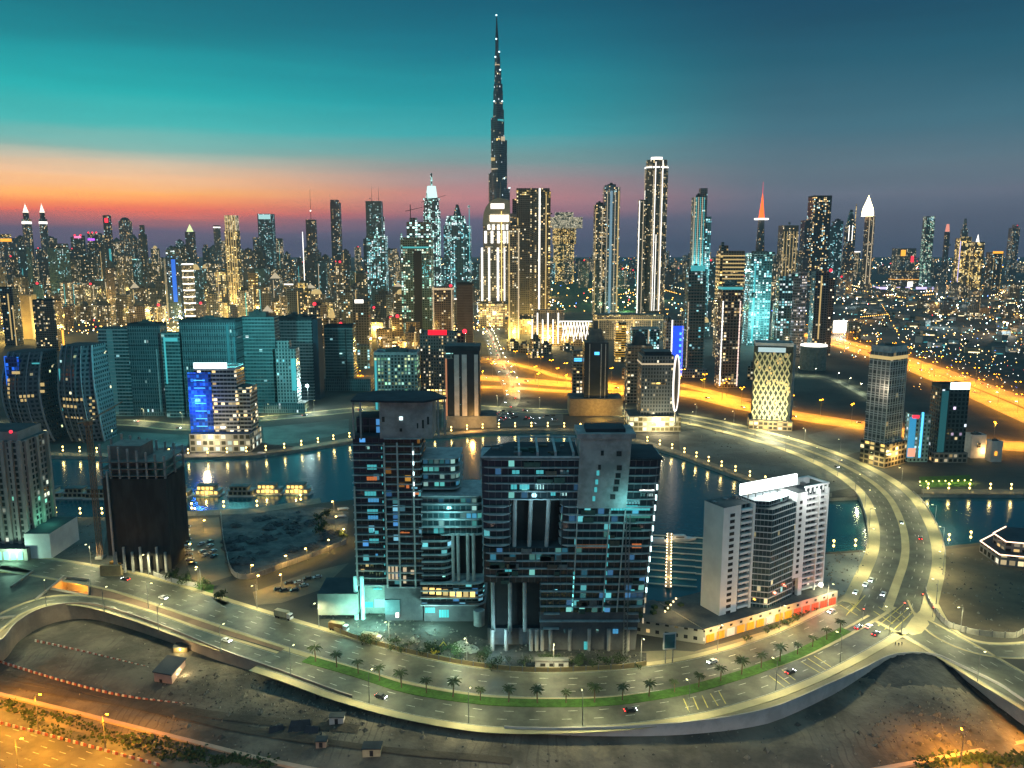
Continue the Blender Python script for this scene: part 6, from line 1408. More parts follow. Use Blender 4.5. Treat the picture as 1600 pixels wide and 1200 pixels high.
# ================================================================== FILLER TOWERS, each its own building
styles = ['dark', 'grey', 'warm', 'warm', 'tan', 'teal', 'grey', 'brown', 'dark', 'cyan', 'silver']
desc = {'dark': 'dark', 'grey': 'grey', 'warm': 'warm windowed', 'tan': 'tan', 'teal': 'teal', 'brown': 'brown', 'cyan': 'cyan lit', 'silver': 'silvery', 'gold': 'gold lit', 'blue': 'blue glass', 'green': 'green lit', 'ice': 'floodlit'}
used_labels = {}
occupied = []
def filler(px, w, top, base, st, tops=None, dr=None):
    near = min(LAND[:NL], key=lambda q: abs(q[0] - px))
    side = 'left of' if px < near[0] - 5 else 'right of' if px > near[0] + 5 else 'behind' if base < 470 else 'in front of'
    size = 'slim' if w < 12 else 'broad' if w > 19 else ''
    tall = 'high' if base - top > 62 else 'low' if base - top < 32 else 'mid height'
    extra = {'sign': ' with a lit roof edge', 'spire': ' with an aerial', 'plant': ' with a flat roof box', 'pyr': ' with a pointed cap', 'dome': ' with a domed cap', None: '', 'red': ' with a red beacon', 'tier': ' with a stepped top'}[tops]
    lab = ' '.join(f'{size} {tall} {desc[st]} tower{extra}, {side} {near[1]}'.split())
    if len(lab.split()) > 16: lab = ' '.join(f'{size} {desc[st]} tower{extra}, {side} {near[1]}'.split())
    if len(lab.split()) > 16: lab = ' '.join(f'{desc[st]} tower{extra}, {side} {near[1]}'.split())
    ps = []
    if tops == 'sign': ps = [('sign', -.45, .45, .96, 1.0, rng.choice(['dimwarm', 'white', 'gold', 'ice', 'cyan', 'warm']))]
    elif tops == 'spire': ps = [('plant', .5, 5), ('spire', rng.uniform(20, 45), .9, M_dark)]
    elif tops == 'plant': ps = [('plant', .55, rng.uniform(4, 8))]
    elif tops == 'pyr': ps = [('pyr', .8, rng.uniform(10, 24), rng.choice(['dimwarm', M_roof, M_roof]))]
    elif tops == 'dome': ps = [('dome', .8, rng.uniform(8, 16), rng.choice(['dimgold', M_roof, M_roof]))]
    elif tops == 'red': ps = [('beacon', 0, 1.01, 'red', 3.0), ('plant', .4, 4)]
    elif tops == 'tier': ps = [('tier', .6, .6, 1.0, 1.1, st)]
    if rng.random() < .25: ps.append(('strip', rng.uniform(-.4, .4), 1.6, .1, .95, rng.choice(['dimwarm', 'dimgold', 'dimcyan', 'dimwarm'])))
    if rng.random() < .2 and base > 450: ps.append(('podium', 1.5, 1.4, 14, rng.choice(['gold', 'warm', 'tan'])))
    t = T('city_tower', lab, px - w / 2, px + w / 2, top, base, st, dr or rng.uniform(.6, 1.0), R(rng.uniform(-35, 35)), parts=ps)
    used_labels.setdefault(lab, []).append(t)
NL = len(LAND)
TOPS = ['sign', 'spire', 'plant', None, 'plant', 'pyr', 'dome', 'red', 'tier', 'plant']
FILL = []
def rowf(x0, x1, step, b0, b1, t0, t1, w0, w1, sty=None, skip=()):
    x = x0
    while x < x1:
        px = x + rng.uniform(-.3, .3) * step; b = rng.uniform(b0, b1)
        if not any(a < px < c for a, c in skip):
            FILL.append((px, rng.uniform(w0, w1), rng.uniform(t0, t1), b, rng.choice(sty or styles), rng.choice(TOPS)))
        x += step * rng.uniform(.8, 1.25)
rowf(-30, 660, 15, 436, 446, 368, 404, 9, 17, ['dark', 'grey', 'teal', 'warm', 'dark', 'grey', 'warm'])
rowf(-20, 760, 15, 455, 466, 388, 428, 11, 19)
rowf(-20, 640, 18, 476, 492, 408, 452, 14, 22, ['warm', 'tan', 'grey', 'brown', 'warm', 'teal', 'gold'], [(258, 302), (350, 380)])
rowf(100, 625, 27, 505, 530, 448, 486, 18, 28, ['warm', 'tan', 'brown', 'dark', 'warm', 'grey'], [(258, 306)])
rowf(800, 1340, 17, 418, 432, 392, 412, 9, 20, ['grey', 'warm', 'tan', 'dark'], [(1000, 1040)])
rowf(1040, 1330, 30, 455, 480, 405, 440, 14, 22, ['warm', 'grey', 'teal', 'cyan', 'dark'])
rowf(1330, 1610, 14, 424, 444, 402, 428, 8, 18, ['warm', 'grey', 'dark', 'tan', 'brown'])
rowf(1000, 1200, 34, 575, 600, 548, 580, 18, 30, ['tan', 'grey', 'silver'], [(1030, 1170)])
rowf(640, 760, 26, 560, 575, 500, 540, 16, 22, ['warm', 'brown', 'tan'], [(655, 760)])
low = ['warm', 'gold', 'tan', 'warm', 'gold', 'brown', 'cyan']
rowf(-30, 770, 17, 452, 462, 430, 446, 14, 24, low)
rowf(-20, 770, 20, 472, 482, 446, 464, 16, 26, low)
rowf(0, 760, 24, 494, 506, 466, 484, 18, 30, low, [(255, 305)])
rowf(420, 760, 28, 520, 534, 492, 512, 20, 32, low, [(655, 760)])
rowf(545, 660, 30, 560, 580, 530, 552, 20, 30, low)
rowf(800, 1340, 22, 436, 452, 420, 436, 14, 26, low, [(855, 1005)])
rowf(1040, 1300, 30, 500, 540, 470, 505, 16, 28, low)
rowf(395, 575, 22, 540, 552, 474, 512, 18, 26, ['warm', 'tan', 'warm', 'grey', 'gold', 'brown'])
rowf(560, 660, 26, 536, 548, 482, 516, 18, 26, ['warm', 'tan', 'gold', 'brown'])
rowf(860, 1340, 26, 440, 452, 404, 424, 10, 20, ['grey', 'warm', 'tan', 'cyan'], [(920, 970), (992, 1045)])
rowf(800, 900, 20, 548, 560, 528, 545, 16, 24, ['warm', 'gold', 'tan'])
rowf(1350, 1600, 16, 452, 470, 442, 456, 12, 20, ['warm', 'tan', 'grey', 'brown'])
rowf(1440, 1610, 20, 474, 500, 462, 484, 14, 22, ['warm', 'tan', 'grey', 'brown'])
FILL.sort(key=lambda f: -f[1] * (f[3] - f[2]))
for f in FILL[:285]: filler(*f)
def small_blocks():                              # the smallest blocks of the far city, past counting
    b_ = MB(); ks = sorted({f[4] for f in FILL[285:]})
    for px, w, top, base, st, _ in FILL[285:]:
        Y = P(px, base).y; A, B = Q(px - w / 2, base, Y), Q(px + w / 2, base, Y); h = Q(px, top, Y).z; ww = B.x - A.x; c = Vector(((A.x + B.x) / 2, Y + ww * .4, 0)); a = R(rng.uniform(-35, 35))
        o_ = [(c.x + x * math.cos(a) - y * math.sin(a), c.y + x * math.sin(a) + y * math.cos(a)) for x, y in outline('box', ww * .85, ww * .7)]
        b_.prism(o_, 0, h, ks.index(st), len(ks), u0=rng.uniform(0, 900)); i_ = [(c.x + (x - c.x) * .4, c.y + (y - c.y) * .4) for x, y in o_]; b_.prism(i_, h, h + 4, len(ks), len(ks))
    o = b_.build('distant_blocks', [fac(k) for k in ks] + [M_roof]); o['kind'] = 'stuff'; o['label'] = 'countless small lit blocks filling the gaps of the far city'
small_blocks()
for lab, ts in used_labels.items():
    if len(ts) > 1:
        for t in ts: t['group'] = lab
# ------------------------------------------------------------------ low houses and trees of the villa district on the right
def house_proto(w, d, h, m, lit):
    t = thing('villa', 'small flat roofed villa among dark trees in the low district at right', 'house', (0, 0, -50), 0, 'low villas in the district at right')
    MB().box(-w / 2, w / 2, -d / 2, d / 2, 0, h).build('wall', m, t); MB().box(-w / 2 - .3, w / 2 + .3, -d / 2 - .3, d / 2 + .3, h, h + .6).build('roof', M_roof, t)
    MB().box(-w * .3, w * .3, -d / 2 - .15, -d / 2 + .1, 1.0, 2.6).build('window', lit, t)
    return t
hp_ = [house_proto(18, 14, 8, M_white, E('dimwarm')), house_proto(26, 14, 9, plain('tan_render', (.32, .26, .18), (.26, .21, .15), .1), E('warm')), house_proto(15, 15, 11, plain('grey_render', (.26, .26, .25), (.2, .2, .19), .1), E('dimcyan'))]
M_bark = plain('bark', (.13, .09, .06), (.09, .065, .045), 2, .95)
def tree_proto(name, h, r_, label, group, n=170):
    t = thing(name, label, 'tree', (0, 0, -60), 0, group)
    tr = MB().tube((0, 0, 0), (0, 0, h * .55), h * .035, h * .02, 6)
    for k in range(4):
        a = k * 1.7; tr.tube((0, 0, h * .4), (r_ * .55 * math.cos(a), r_ * .55 * math.sin(a), h * .68), h * .018, h * .008, 5)
    tr.build('trunk', M_bark, t); b_ = MB(); q = random.Random(int(h * 10))
    cl = [(q.uniform(-.6, .6) * r_, q.uniform(-.6, .6) * r_, h * q.uniform(.5, .9)) for _ in range(9)]
    for k in range(n):
        c = Vector(q.choice(cl)) + Vector((q.gauss(0, .24), q.gauss(0, .24), q.gauss(0, .2))) * r_
        u = Vector((q.gauss(0, 1), q.gauss(0, 1), q.gauss(0, 1))).normalized(); v = u.orthogonal().normalized(); s_ = r_ * q.uniform(.1, .2)
        b_.face([c - u * s_, c + v * s_ * .7, c + u * s_, c - v * s_ * .7])
    b_.build('crown', M_leaf, t); return t
tp_ = [tree_proto('tree', 9, 5, 'dark round tree between the low villas at right', 'trees among the villas at right', 110), tree_proto('tree', 7, 4, 'dark round tree between the low villas at right', 'trees among the villas at right', 90)]
def scatter_villas():
    q = random.Random(21); used = [False] * 3; usedt = [False] * 2; n = 0; k = 0
    road_near = lambda p: min((p - r_).length for r_ in C_sz[::6] + C_sz2[::6])
    while n < 150 and k < 2000:
        k += 1; px, py = q.uniform(1310, 1640), 446 + 110 * q.random() ** 1.5
        p = P(px, py)
        if road_near(p) < 45 or (py > 505 and px < 1360 + (py - 505) * 2.4): continue
        i = q.randrange(3)
        if used[i]: dup(hp_[i], p, q.uniform(-.5, .5))
        else: hp_[i].location = p; used[i] = True
        n += 1
        if q.random() < .9:
            j = q.randrange(2); p2 = p + Vector((q.uniform(-26, 26), -q.uniform(9, 20), 0)); sc = q.uniform(.9, 1.5)
            if usedt[j]: r_ = dup(tp_[j], p2, q.uniform(0, 6)); r_.scale = (sc, sc, sc * .9)
            else: tp_[j].location = p2; usedt[j] = True
scatter_villas()

# ------------------------------------------------------------------ countless small lights of the far city
def city_lights():
    q = random.Random(5); cols = [em('town_light_amber', (1, .48, .08), 9), em('town_light_warm', (1, .78, .38), 9), em('town_light_white', (1, .95, .85), 10), em('town_light_cyan', (.5, 1, .95), 8), em('town_light_red', (1, .06, .05), 6), em('town_light_blue', (.1, .25, 1), 7)]
    b_ = MB()
    def spot(px, py, r_, z, m):
        p = P(px, py); r_ *= max(.35, min(1.6, p.y / 2000))
        v = [Vector((p.x + dx * r_, p.y + dy * r_, z + dz * r_)) for dx, dy, dz in ((1, 0, 0), (0, 1, 0), (-1, 0, 0), (0, -1, 0), (0, 0, 1), (0, 0, -1))]
        for i in range(4):
            b_.face([v[i], v[(i + 1) % 4], v[4]], m); b_.face([v[(i + 1) % 4], v[i], v[5]], m)
    def m_(w): return q.choices(range(6), w)[0]
    for k in range(1300): spot(q.uniform(-20, 1620), 404 + 22 * q.random(), q.uniform(1.2, 2.6), q.uniform(5, 40), m_((5, 5, 3, 2, 1, .4)))
    for k in range(2300): spot(q.uniform(-20, 780), 428 + 100 * q.random(), q.uniform(.8, 1.7), q.uniform(4, 12), m_((5, 7, 2, 1, .4, .2)))
    for k in range(420): spot(q.uniform(780, 1330), 425 + 70 * q.random(), q.uniform(.9, 1.7), q.uniform(4, 12), m_((6, 5, 2, 2, .4, .3)))
    for k in range(560): spot(q.uniform(1310, 1640), 440 + 125 * q.random() ** 1.3, q.uniform(.6, 1.3), q.uniform(5, 8), m_((4, 4, 4, 3, .3, .5)))
    for k in range(160): spot(q.uniform(1420, 1640), 545 + 75 * q.random(), q.uniform(.5, .9), 7, m_((5, 3, 2, 1, .5, .5)))
    # strings of lamps along far streets
    for k in range(36):
        x0, y0 = q.uniform(-20, 1620), q.uniform(408, 470) if k < 34 else q.uniform(450, 560)
        if k >= 34: x0 = q.uniform(1330, 1600)
        dx, dy = q.uniform(2.2, 4.5) * q.choice((-1, 1)), q.uniform(-.6, .9); mm = m_((6, 4, 3, 1, 0, 0))
        for j in range(q.randrange(8, 20)): 
            if y0 + dy * j > 405: spot(x0 + dx * j, y0 + dy * j, 1.0, 9, mm)
    def world_spot(p, r_, z, m):
        v = [Vector((p.x + dx * r_, p.y + dy * r_, z + dz * r_)) for dx, dy, dz in ((1, 0, 0), (0, 1, 0), (-1, 0, 0), (0, -1, 0), (0, 0, 1), (0, 0, -1))]
        for i in range(4): b_.face([v[i], v[(i + 1) % 4], v[4]], m); b_.face([v[(i + 1) % 4], v[i], v[5]], m)
    # straight lamp rows along the streets of the villa district
    for k in range(7):
        k *= 2
        a0, a1 = P(1318 + q.uniform(-10, 60), 448 + k * 7.5), P(1640, 452 + k * 10 + q.uniform(-6, 10))
        for p, a in resample([a0, a1], 34 if k > 6 else 48, q.uniform(0, 30)): world_spot(p, q.uniform(.4, .85) * (1.0 + p.y / 4000), 7, (0, 1, 0, 1, 2, 0, 3)[k % 7]) if q.random() < .75 else None
    for k in range(5):
        k *= 2
        a0, a1 = P(1360 + 28 * k, 446), P(1420 + 52 * k, 560)
        for p, a in resample([a0, a1], 60, q.uniform(0, 30)): world_spot(p, q.uniform(.4, .85) * (1.0 + p.y / 4000), 7, (0, 0, 1, 2)[k % 4]) if q.random() < .7 else None
    o = b_.build('city_lights', cols); o['kind'] = 'stuff'; o['label'] = 'countless small street and window lights scattered over the far city'
city_lights()
def glow_lamps():
    """lamps added on masts to give ground and towers the far city glow"""
    q = random.Random(9); m0 = None
    spec = []
    for k in range(42): spec.append((q.uniform(-10, 760), q.uniform(446, 540), q.uniform(180, 380), q.choice(((1, .70, .18), (1, .62, .12), (1, .82, .35)))))
    for k in range(10): spec.append((q.uniform(820, 1060), q.uniform(432, 500), q.uniform(70, 140), q.choice(((1, .8, .4), (1, .55, .15), (.5, 1, .5)))))
    for k in range(12): spec.append((q.uniform(1050, 1260), q.uniform(470, 580), q.uniform(40, 90), q.choice(((.7, 1, .95), (1, .75, .4), (.6, .95, 1)))))
    for k in range(22): spec.append((q.uniform(1330, 1600), q.uniform(440, 530), q.uniform(90, 160), q.choice(((1, .5, .12), (.7, .95, 1), (1, .62, .25)))))
    for k in range(8): spec.append((q.uniform(560, 760), q.uniform(530, 600), q.uniform(80, 150), (1, .58, .12)))
    for x, y, p, c in spec:
        if m0 is None:
            m0 = thing('added_glow_mast', 'tall mast lamp added to put a glow between the far towers', 'floodlight', P(x, y), 0, 'added glow masts in the far city')
            MB().tube((0, 0, 0), (0, 0, 24), .4, .25, 6).build('pole', M_metal, m0); MB().box(-1.6, 1.6, -.5, .5, 23.4, 24.4).build('lamp_head', em('added_mast_lamp', (1, .85, .55), 14), m0)
            r_ = m0
        else:
            r_ = m0.copy(); COL.objects.link(r_); r_.location = P(x, y)
            for ch in [c_ for c_ in m0.children if c_.type == 'MESH']:
                n_ = ch.copy(); COL.objects.link(n_); n_.parent = r_
        light('lamp_light', r_, (0, -1.5, 22.5), round(p) * 1000, c, 2)
glow_lamps()

# ================================================================== CARS
def car_proto(body, label, lights=True):
    t = thing('car', label, 'car', (0, 0, -80))
    b_ = MB()
    prof = [(-2.2, .35), (2.2, .35), (2.25, .75), (1.3, .95), (.6, 1.42), (-1.1, 1.45), (-1.8, 1.0), (-2.25, .95)]
    for s_ in (-.88, .88):
        f = [(x, s_, z) for x, z in prof]; b_.face(f if s_ < 0 else f[::-1])
    for i in range(len(prof)):
        (x0, z0), (x1, z1) = prof[i], prof[(i + 1) % len(prof)]
        b_.face([(x0, .88, z0), (x1, .88, z1), (x1, -.88, z1), (x0, -.88, z0)])
    b_.build('body', body, t)
    g_ = MB()
    g_.face([(1.28, -.8, .98), (1.28, .8, .98), (.63, .74, 1.4), (.63, -.74, 1.4)]); g_.face([(-1.14, -.74, 1.43), (-1.14, .74, 1.43), (-1.82, .8, 1.03), (-1.82, -.8, 1.03)])
    for s_ in (-.892, .892): g_.face([(1.1, s_, .98), (.55, s_, 1.36), (-1.05, s_, 1.38), (-1.6, s_, 1.0)])
    g_.build('window_glass', plain('car_glass', (.02, .025, .03), (.015, .02, .025), 1, .1), t)
    for x in (-1.35, 1.35):
        for y in (-.8, .8): MB().tube((x, y - .1, .33), (x, y + .1, .33), .33, .33, 10).build('wheel', M_dark, t)
    if lights:
        for y in (-.62, .62):
            MB().box(2.2, 2.3, y - .2, y + .2, .6, .8).build('headlight', em('headlight', (.85, .93, 1), 30), t)
            MB().box(-2.3, -2.2, y - .2, y + .2, .72, .92).build('taillight', em('taillight', (1, .03, .03), 14), t)
    return t
car_w = car_proto(plain('white_car_paint', (.6, .6, .6), (.5, .5, .5), .5, .3), 'white car with its lamps on')
car_d = car_proto(plain('dark_car_paint', (.04, .045, .05), (.03, .033, .04), .5, .3), 'dark car with its lamps on')
car_p = car_proto(plain('silver_car_paint', (.4, .4, .4), (.35, .35, .35), .5, .3), 'silver parked car', False)
car_b = car_proto(plain('black_car_paint', (.03, .03, .035), (.02, .02, .025), .5, .3), 'black parked car', False)
used_c = set()
def put(proto, p, rz, label, group=None):
    if proto.name in used_c: return dup(proto, p, rz, label, group)
    used_c.add(proto.name); proto.location = p; proto.rotation_euler = (0, 0, rz); proto['label'] = label
    if group: proto['group'] = group
    return proto
def heading(a, c): d = P(*c) - P(*a); return math.atan2(d.y, d.x)
ZR = Vector((0, 0, .1))
for k, (x, y) in enumerate(((1341, 982), (1357, 981), (1368, 992))):
    put(car_d if k != 1 else car_w, P(x, y) + ZR, heading((1300, 1015), (1360, 972)), ['dark car waiting at the stop line, nearest the median, tail lights red', 'white car waiting between two dark ones at the stop line', 'dark car in the outer lane waiting at the junction'][k])
for k, (x, y) in enumerate(((1352, 915), (1361, 908), (1337, 927), (1380, 930))):
    put(car_w, P(x, y) + ZR, heading((1395, 860), (1340, 935)), ['white car coming off the bridge in the middle lane', 'white car coming off the bridge, last of the group', 'white car nearest the junction coming off the bridge by the kerb', 'white car alone in the inner lane by the bridge median'][k])
put(car_w, P(1299, 957) + ZR, heading((1320, 945), (1260, 975)), 'white car driving away past the apartment tower with head lamps on')
put(car_w, P(1113, 1036) + ZR, heading((1150, 1030), (1075, 1050)), 'white car driving under the orange arcade')
put(car_d, P(1408, 818) + ZR, heading((1380, 780), (1412, 830)), 'dark car alone halfway across the bridge')
put(car_d, P(985, 1112) + ZR, heading((930, 1118), (1000, 1110)), 'dark car with red tail lights on the outer carriageway below the palms')
put(car_d, P(1235, 1052) + ZR, heading((1200, 1064), (1270, 1036)), 'dark car with red tail lights near the yellow markings')
put(car_w, P(255, 936) + ZR, heading((200, 915), (300, 945)), 'white car on the inner carriageway at left')
for k, (C_, d_, sgn) in enumerate(((C_in, -5, 0), (C_in, 2, 0), (C_out, -2, 1), (C_br, -8, 1), (C_r2, 5, 0), (C_in, 5, 0), (C_out, 2, 1), (C_br, 8, 0), (C_r2, -5, 1))):
    ls_ = resample(C_, 14, 12); p, a = ls_[min(len(ls_) - 1, 3 + (k * 7) % 17)]
    put(rng.choice((car_w, car_d)), p + Vector((-math.sin(a) * d_, math.cos(a) * d_, .1)), a + (0 if sgn else math.pi), ['car in the outer lane of the inner carriageway at left', 'car in a middle lane before the stepped wing', 'car on the ramp beside the brown paved strip', 'car climbing the far half of the bridge', 'car leaving to the lower right, nearest the fence', 'car close to the left pavement of the loop road', 'car alone on the outer carriageway at left', 'car on the inner bridge lanes going down', 'car arriving from the lower right'][k])
def parked(poly, n, label, group, ang, protos=(car_p, car_b), seed=1, rows=None):
    q = random.Random(seed); pw = [P(*p) for p in poly]; k = 0; done = []
    while len(done) < n and k < 4000:
        k += 1; x = q.uniform(min(p.x for p in pw), max(p.x for p in pw)); y = q.uniform(min(p.y for p in pw), max(p.y for p in pw))
        if not inpoly(x, y, pw) or any(abs(x - a) < 3.2 and abs(y - b) < 5.6 for a, b in done): continue
        done.append((x, y)); put(q.choice(protos), Vector((x, y, .05)), ang + q.uniform(-.06, .06) + (math.pi if q.random() < .5 else 0), label, group)
parked([(284, 816), (292, 816), (304, 880), (300, 885), (290, 860)], 12, 'parked car in the left file of the lit car park behind the netted tower', 'cars in the left file of the car park', .1, seed=4)
parked([(312, 846), (332, 846), (338, 872), (316, 874)], 16, 'parked car in the crowded middle of the lit car park', 'cars crowded in the middle of the car park', 1.2, seed=5)
parked([(400, 930), (470, 905), (500, 900), (470, 925)], 8, 'parked car on the amber lit forecourt left of the annex', 'cars on the amber forecourt', .4, seed=6)
parked([(705, 642), (870, 642), (870, 662), (765, 664), (705, 668)], 46, 'car standing on the plaza by the far bank behind the huge block', 'cars on the far bank plaza', .2, (car_p, car_w, car_d, car_b), seed=7)
for C_, d_, g_ in ((C_or, (-8, -4, 4, 8), 'cars on the orange city highway'), (C_bl, (-5, 4), 'cars on the boulevard'), (C_sz, (-9, -4, 4, 9), 'cars on the nearer right highway'), (C_sz2, (-9, -4, 5), 'cars on the farther right highway'), (C_nb, (-5, 5), 'cars on the far bank road')):
    for p, a in resample(C_, 58 if C_ is not C_bl else 24, 12):
        d = rng.choice(d_); q = p + Vector((-math.sin(a) * d, math.cos(a) * d, .1))
        put(rng.choice((car_w, car_d)), q, a if d < 0 else a + math.pi, 'car with lit lamps, one of the ' + g_, g_)

# ================================================================== PALMS AND TREES NEARBY
def palm_proto():
    t = thing('palm_tree', 'date palm on the grass median', 'palm tree', (0, 0, -70), 0, 'palms along the grass median')
    MB().tube((0, 0, 0), (.1, 0, 6.6), .3, .2, 8).build('trunk', M_bark, t); b_ = MB(); q = random.Random(2)
    for k in range(26):
        a = k * 2.4; up_ = q.uniform(.1, 1.25); L_ = q.uniform(2.2, 3.2); prev = Vector((.1, 0, 6.6)); w = .45; dr_ = Vector((math.cos(a), math.sin(a), 0)); n_ = Vector((-math.sin(a), math.cos(a), 0))
        for s_ in range(1, 6):
            f = s_ / 5; c = Vector((.1, 0, 6.6)) + dr_ * L_ * f + Vector((0, 0, up_ * L_ * f - 1.5 * f * f * L_ * .55)); w2 = .45 * (1 - f * .85)
            dz = Vector((0, 0, -.25))
            b_.face([prev, c, c + n_ * w2 + dz, prev + n_ * w + dz]); b_.face([prev, prev - n_ * w + dz, c - n_ * w2 + dz, c]); prev, w = c, w2
    b_.build('crown', plain('palm_fronds', (.05, .075, .03), (.03, .045, .02), 1, .8), t); return t
palm = palm_proto(); first = True
for p, a in resample(C_med, 10.5, 5):
    s_ = rng.uniform(.6, .95)
    o = palm if first else dup(palm, p, rng.uniform(0, 6))
    o.location = p + Vector((0, 0, .2)); o.scale = (s_ * 1.1, s_ * 1.1, s_); o.rotation_euler = (rng.uniform(-.06, .06), rng.uniform(-.06, .06), rng.uniform(0, 6)); first = False
bush = tree_proto('bush', 3.2, 2.4, 'dark bush behind the pavement of the building yard', 'bushes along the building yard', 120)
first = True
for k in range(34):
    f = rng.random(); x = 560 + 440 * f; y = 1010 + 30 * min(1, f * 1.8) + rng.uniform(-8, 3) - (6 if f > .9 else 0)
    if x > 760: y = rng.uniform(1034, 1046)
    if first: bush.location = P(x, y); first = False
    else: o = dup(bush, P(x, y), rng.uniform(0, 6)); s_ = rng.uniform(.6, 1.3); o.scale = (s_, s_, s_)
for k in range(16):
    x = rng.uniform(1160, 1275); dup(bush, P(x, 1000 - (x - 1160) * .45 + rng.uniform(2, 9)), 1, 'small bush on the verge between the orange arcade and the road', 'bushes along the arcade verge').scale = (.6, .6, .6)
bt = tree_proto('tree', 6, 3.5, 'leafy tree on the lawns below the car park', 'trees on the lawns below the car park', 160); first = True
for x, y in ((270, 908), (290, 915), (318, 922), (345, 940), (500, 836), (505, 828), (498, 818), (535, 845), (510, 810)):
    if first: bt.location = P(x, y); first = False
    else: dup(bt, P(x, y), rng.uniform(0, 6))

# ================================================================== CANAL SIDE
def globe_proto():
    t = thing('promenade_lamp', 'short lamp post with two glowing yellow globes on the far canal promenade', 'lamp', (0, 0, -75), 0, 'promenade lamps on the far bank')
    MB().tube((0, 0, 0), (0, 0, 5.4), .16, .12, 6).build('pole', M_metal, t)
    for z in (2.6, 5.6): MB().ball((0, 0, z), .62, 8, 6).build('lamp_globe', em('globe', (1, .70, .18), 9), t)
    light('lamp_light', t, (0, -.8, 4.2), 900, (1, .72, .25), .5); return t
gl_ = globe_proto(); first = True
FB = path([(-100, 718), (45, 708), (160, 711), (260, 713), (400, 709), (480, 698), (560, 685), (690, 678), (760, 672), (850, 670), (930, 674), (1000, 690), (1060, 708), (1120, 730), (1170, 748), (1230, 769)])
for p, a in resample(FB, 15, 3):
    if first: gl_.location = p; first = False
    else: dup(gl_, p, a)
for p, a in resample(path([(1445, 768), (1600, 769), (1700, 771)]), 14, 2): dup(gl_, p, a, 'short lamp post with two yellow globes on the promenade by the canal lawn at right', 'promenade lamps on the right bank')
for x, y in ((88, 807), (126, 808), (160, 808), (1302, 860), (1336, 859), (1482, 850), (1516, 846), (402, 796), (470, 786), (300, 800), (350, 797)):
    dup(gl_, P(x, y), 0, 'short lamp post with two yellow globes on the near bank', 'promenade lamps on the near bank')
sheet('lawn', [(1436, 745), (1515, 742), (1522, 760), (1440, 762)], M_grass, .04)
for k in range(8): MB().tube((*P(1438 + 11 * k, 752).xy, 0), (*P(1438 + 11 * k, 752).xy, 1.2), .15, .15, 6) if 0 else None
gd = thing('garden_lamp', 'low yellow garden lamp on the canal lawn', 'lamp', P(1437, 756), 0, 'garden lamps on the canal lawn')
MB().tube((0, 0, 0), (0, 0, 1.4), .1, .1, 6).build('pole', M_metal, gd); MB().ball((0, 0, 1.6), .4, 8, 5).build('lamp_globe', em('garden_globe', (1, .8, .25), 7), gd); light('lamp_light', gd, (0, -.6, 2.4), 700, (.9, 1, .2), .3)
for k in range(1, 9): dup(gd, P(1437 + 10 * k, 756 - .3 * k))
def house_boat():
    t = thing('floating_villa', 'two storey floating villa with golden lit windows on the canal', 'floating house', (0, 0, -85))
    MB().prism([(-9, -5), (9, -5), (10.5, 0), (9, 5), (-9, 5)], -.8, .6).build('hull', M_white, t)
    wm = plain('villa_render', (.4, .34, .24), (.3, .26, .18), .2)
    MB().box(-8, 8, -3.6, 3.6, .6, 3.6).build('wall', wm, t); MB().box(-7, 5, -3, 3, 3.6, 6.4).build('upper_storey', wm, t)
    MB().box(-8.6, 8.6, -4.3, 4.3, 3.5, 3.8).build('deck', M_core, t); MB().box(-7.6, 5.6, -3.6, 3.6, 6.4, 6.8).build('roof', M_roof, t)
    for k in range(5): MB().box(-7.4 + 3.1 * k, -5.4 + 3.1 * k, -3.75, -3.5, 1.1, 3.0).build('window', E('gold'), t)
    for k in range(4): MB().box(-6.6 + 2.9 * k, -4.8 + 2.9 * k, -3.15, -2.9, 4.1, 6.0).build('window', E('gold'), t)
    light('lamp_light', t, (0, -6, 3), 1500, (1, .7, .2), .4); return t
hb = house_boat(); zb = -2.0
for k, (x, y, lab) in enumerate(((279, 774, 'golden lit floating villa nearest the netted tower'), (327, 772, 'golden lit floating villa, second from the netted tower'), (421, 770, 'golden lit floating villa left of the last pair gap'), (466, 770, 'golden lit floating villa nearest the dark canopy tower'))):
    p = P(x, y, zb)
    if k == 0: hb.location = p; hb['label'] = lab
    else: dup(hb, p, rng.uniform(-.05, .05), lab)
hd = dup(hb, P(378, 773, zb), 0, 'unlit floating villa between two golden lit ones')
for ch in list(hd.children):
    if ch.type == 'LIGHT': bpy.data.objects.remove(ch)
    elif ch.name.startswith('window'): ch.data = ch.data.copy(); ch.data.materials[0] = M_black
for x, y, lab in ((80, 776, 'unlit floating villa closest to the left edge'), (122, 776, 'unlit floating villa just left of the crane mast'), (156, 777, 'unlit floating villa behind the netted tower')):
    o = hd.copy(); COL.objects.link(o); o.location = P(x, y, zb); o['label'] = lab
    for ch in list(hd.children): c = ch.copy(); COL.objects.link(c); c.parent = o
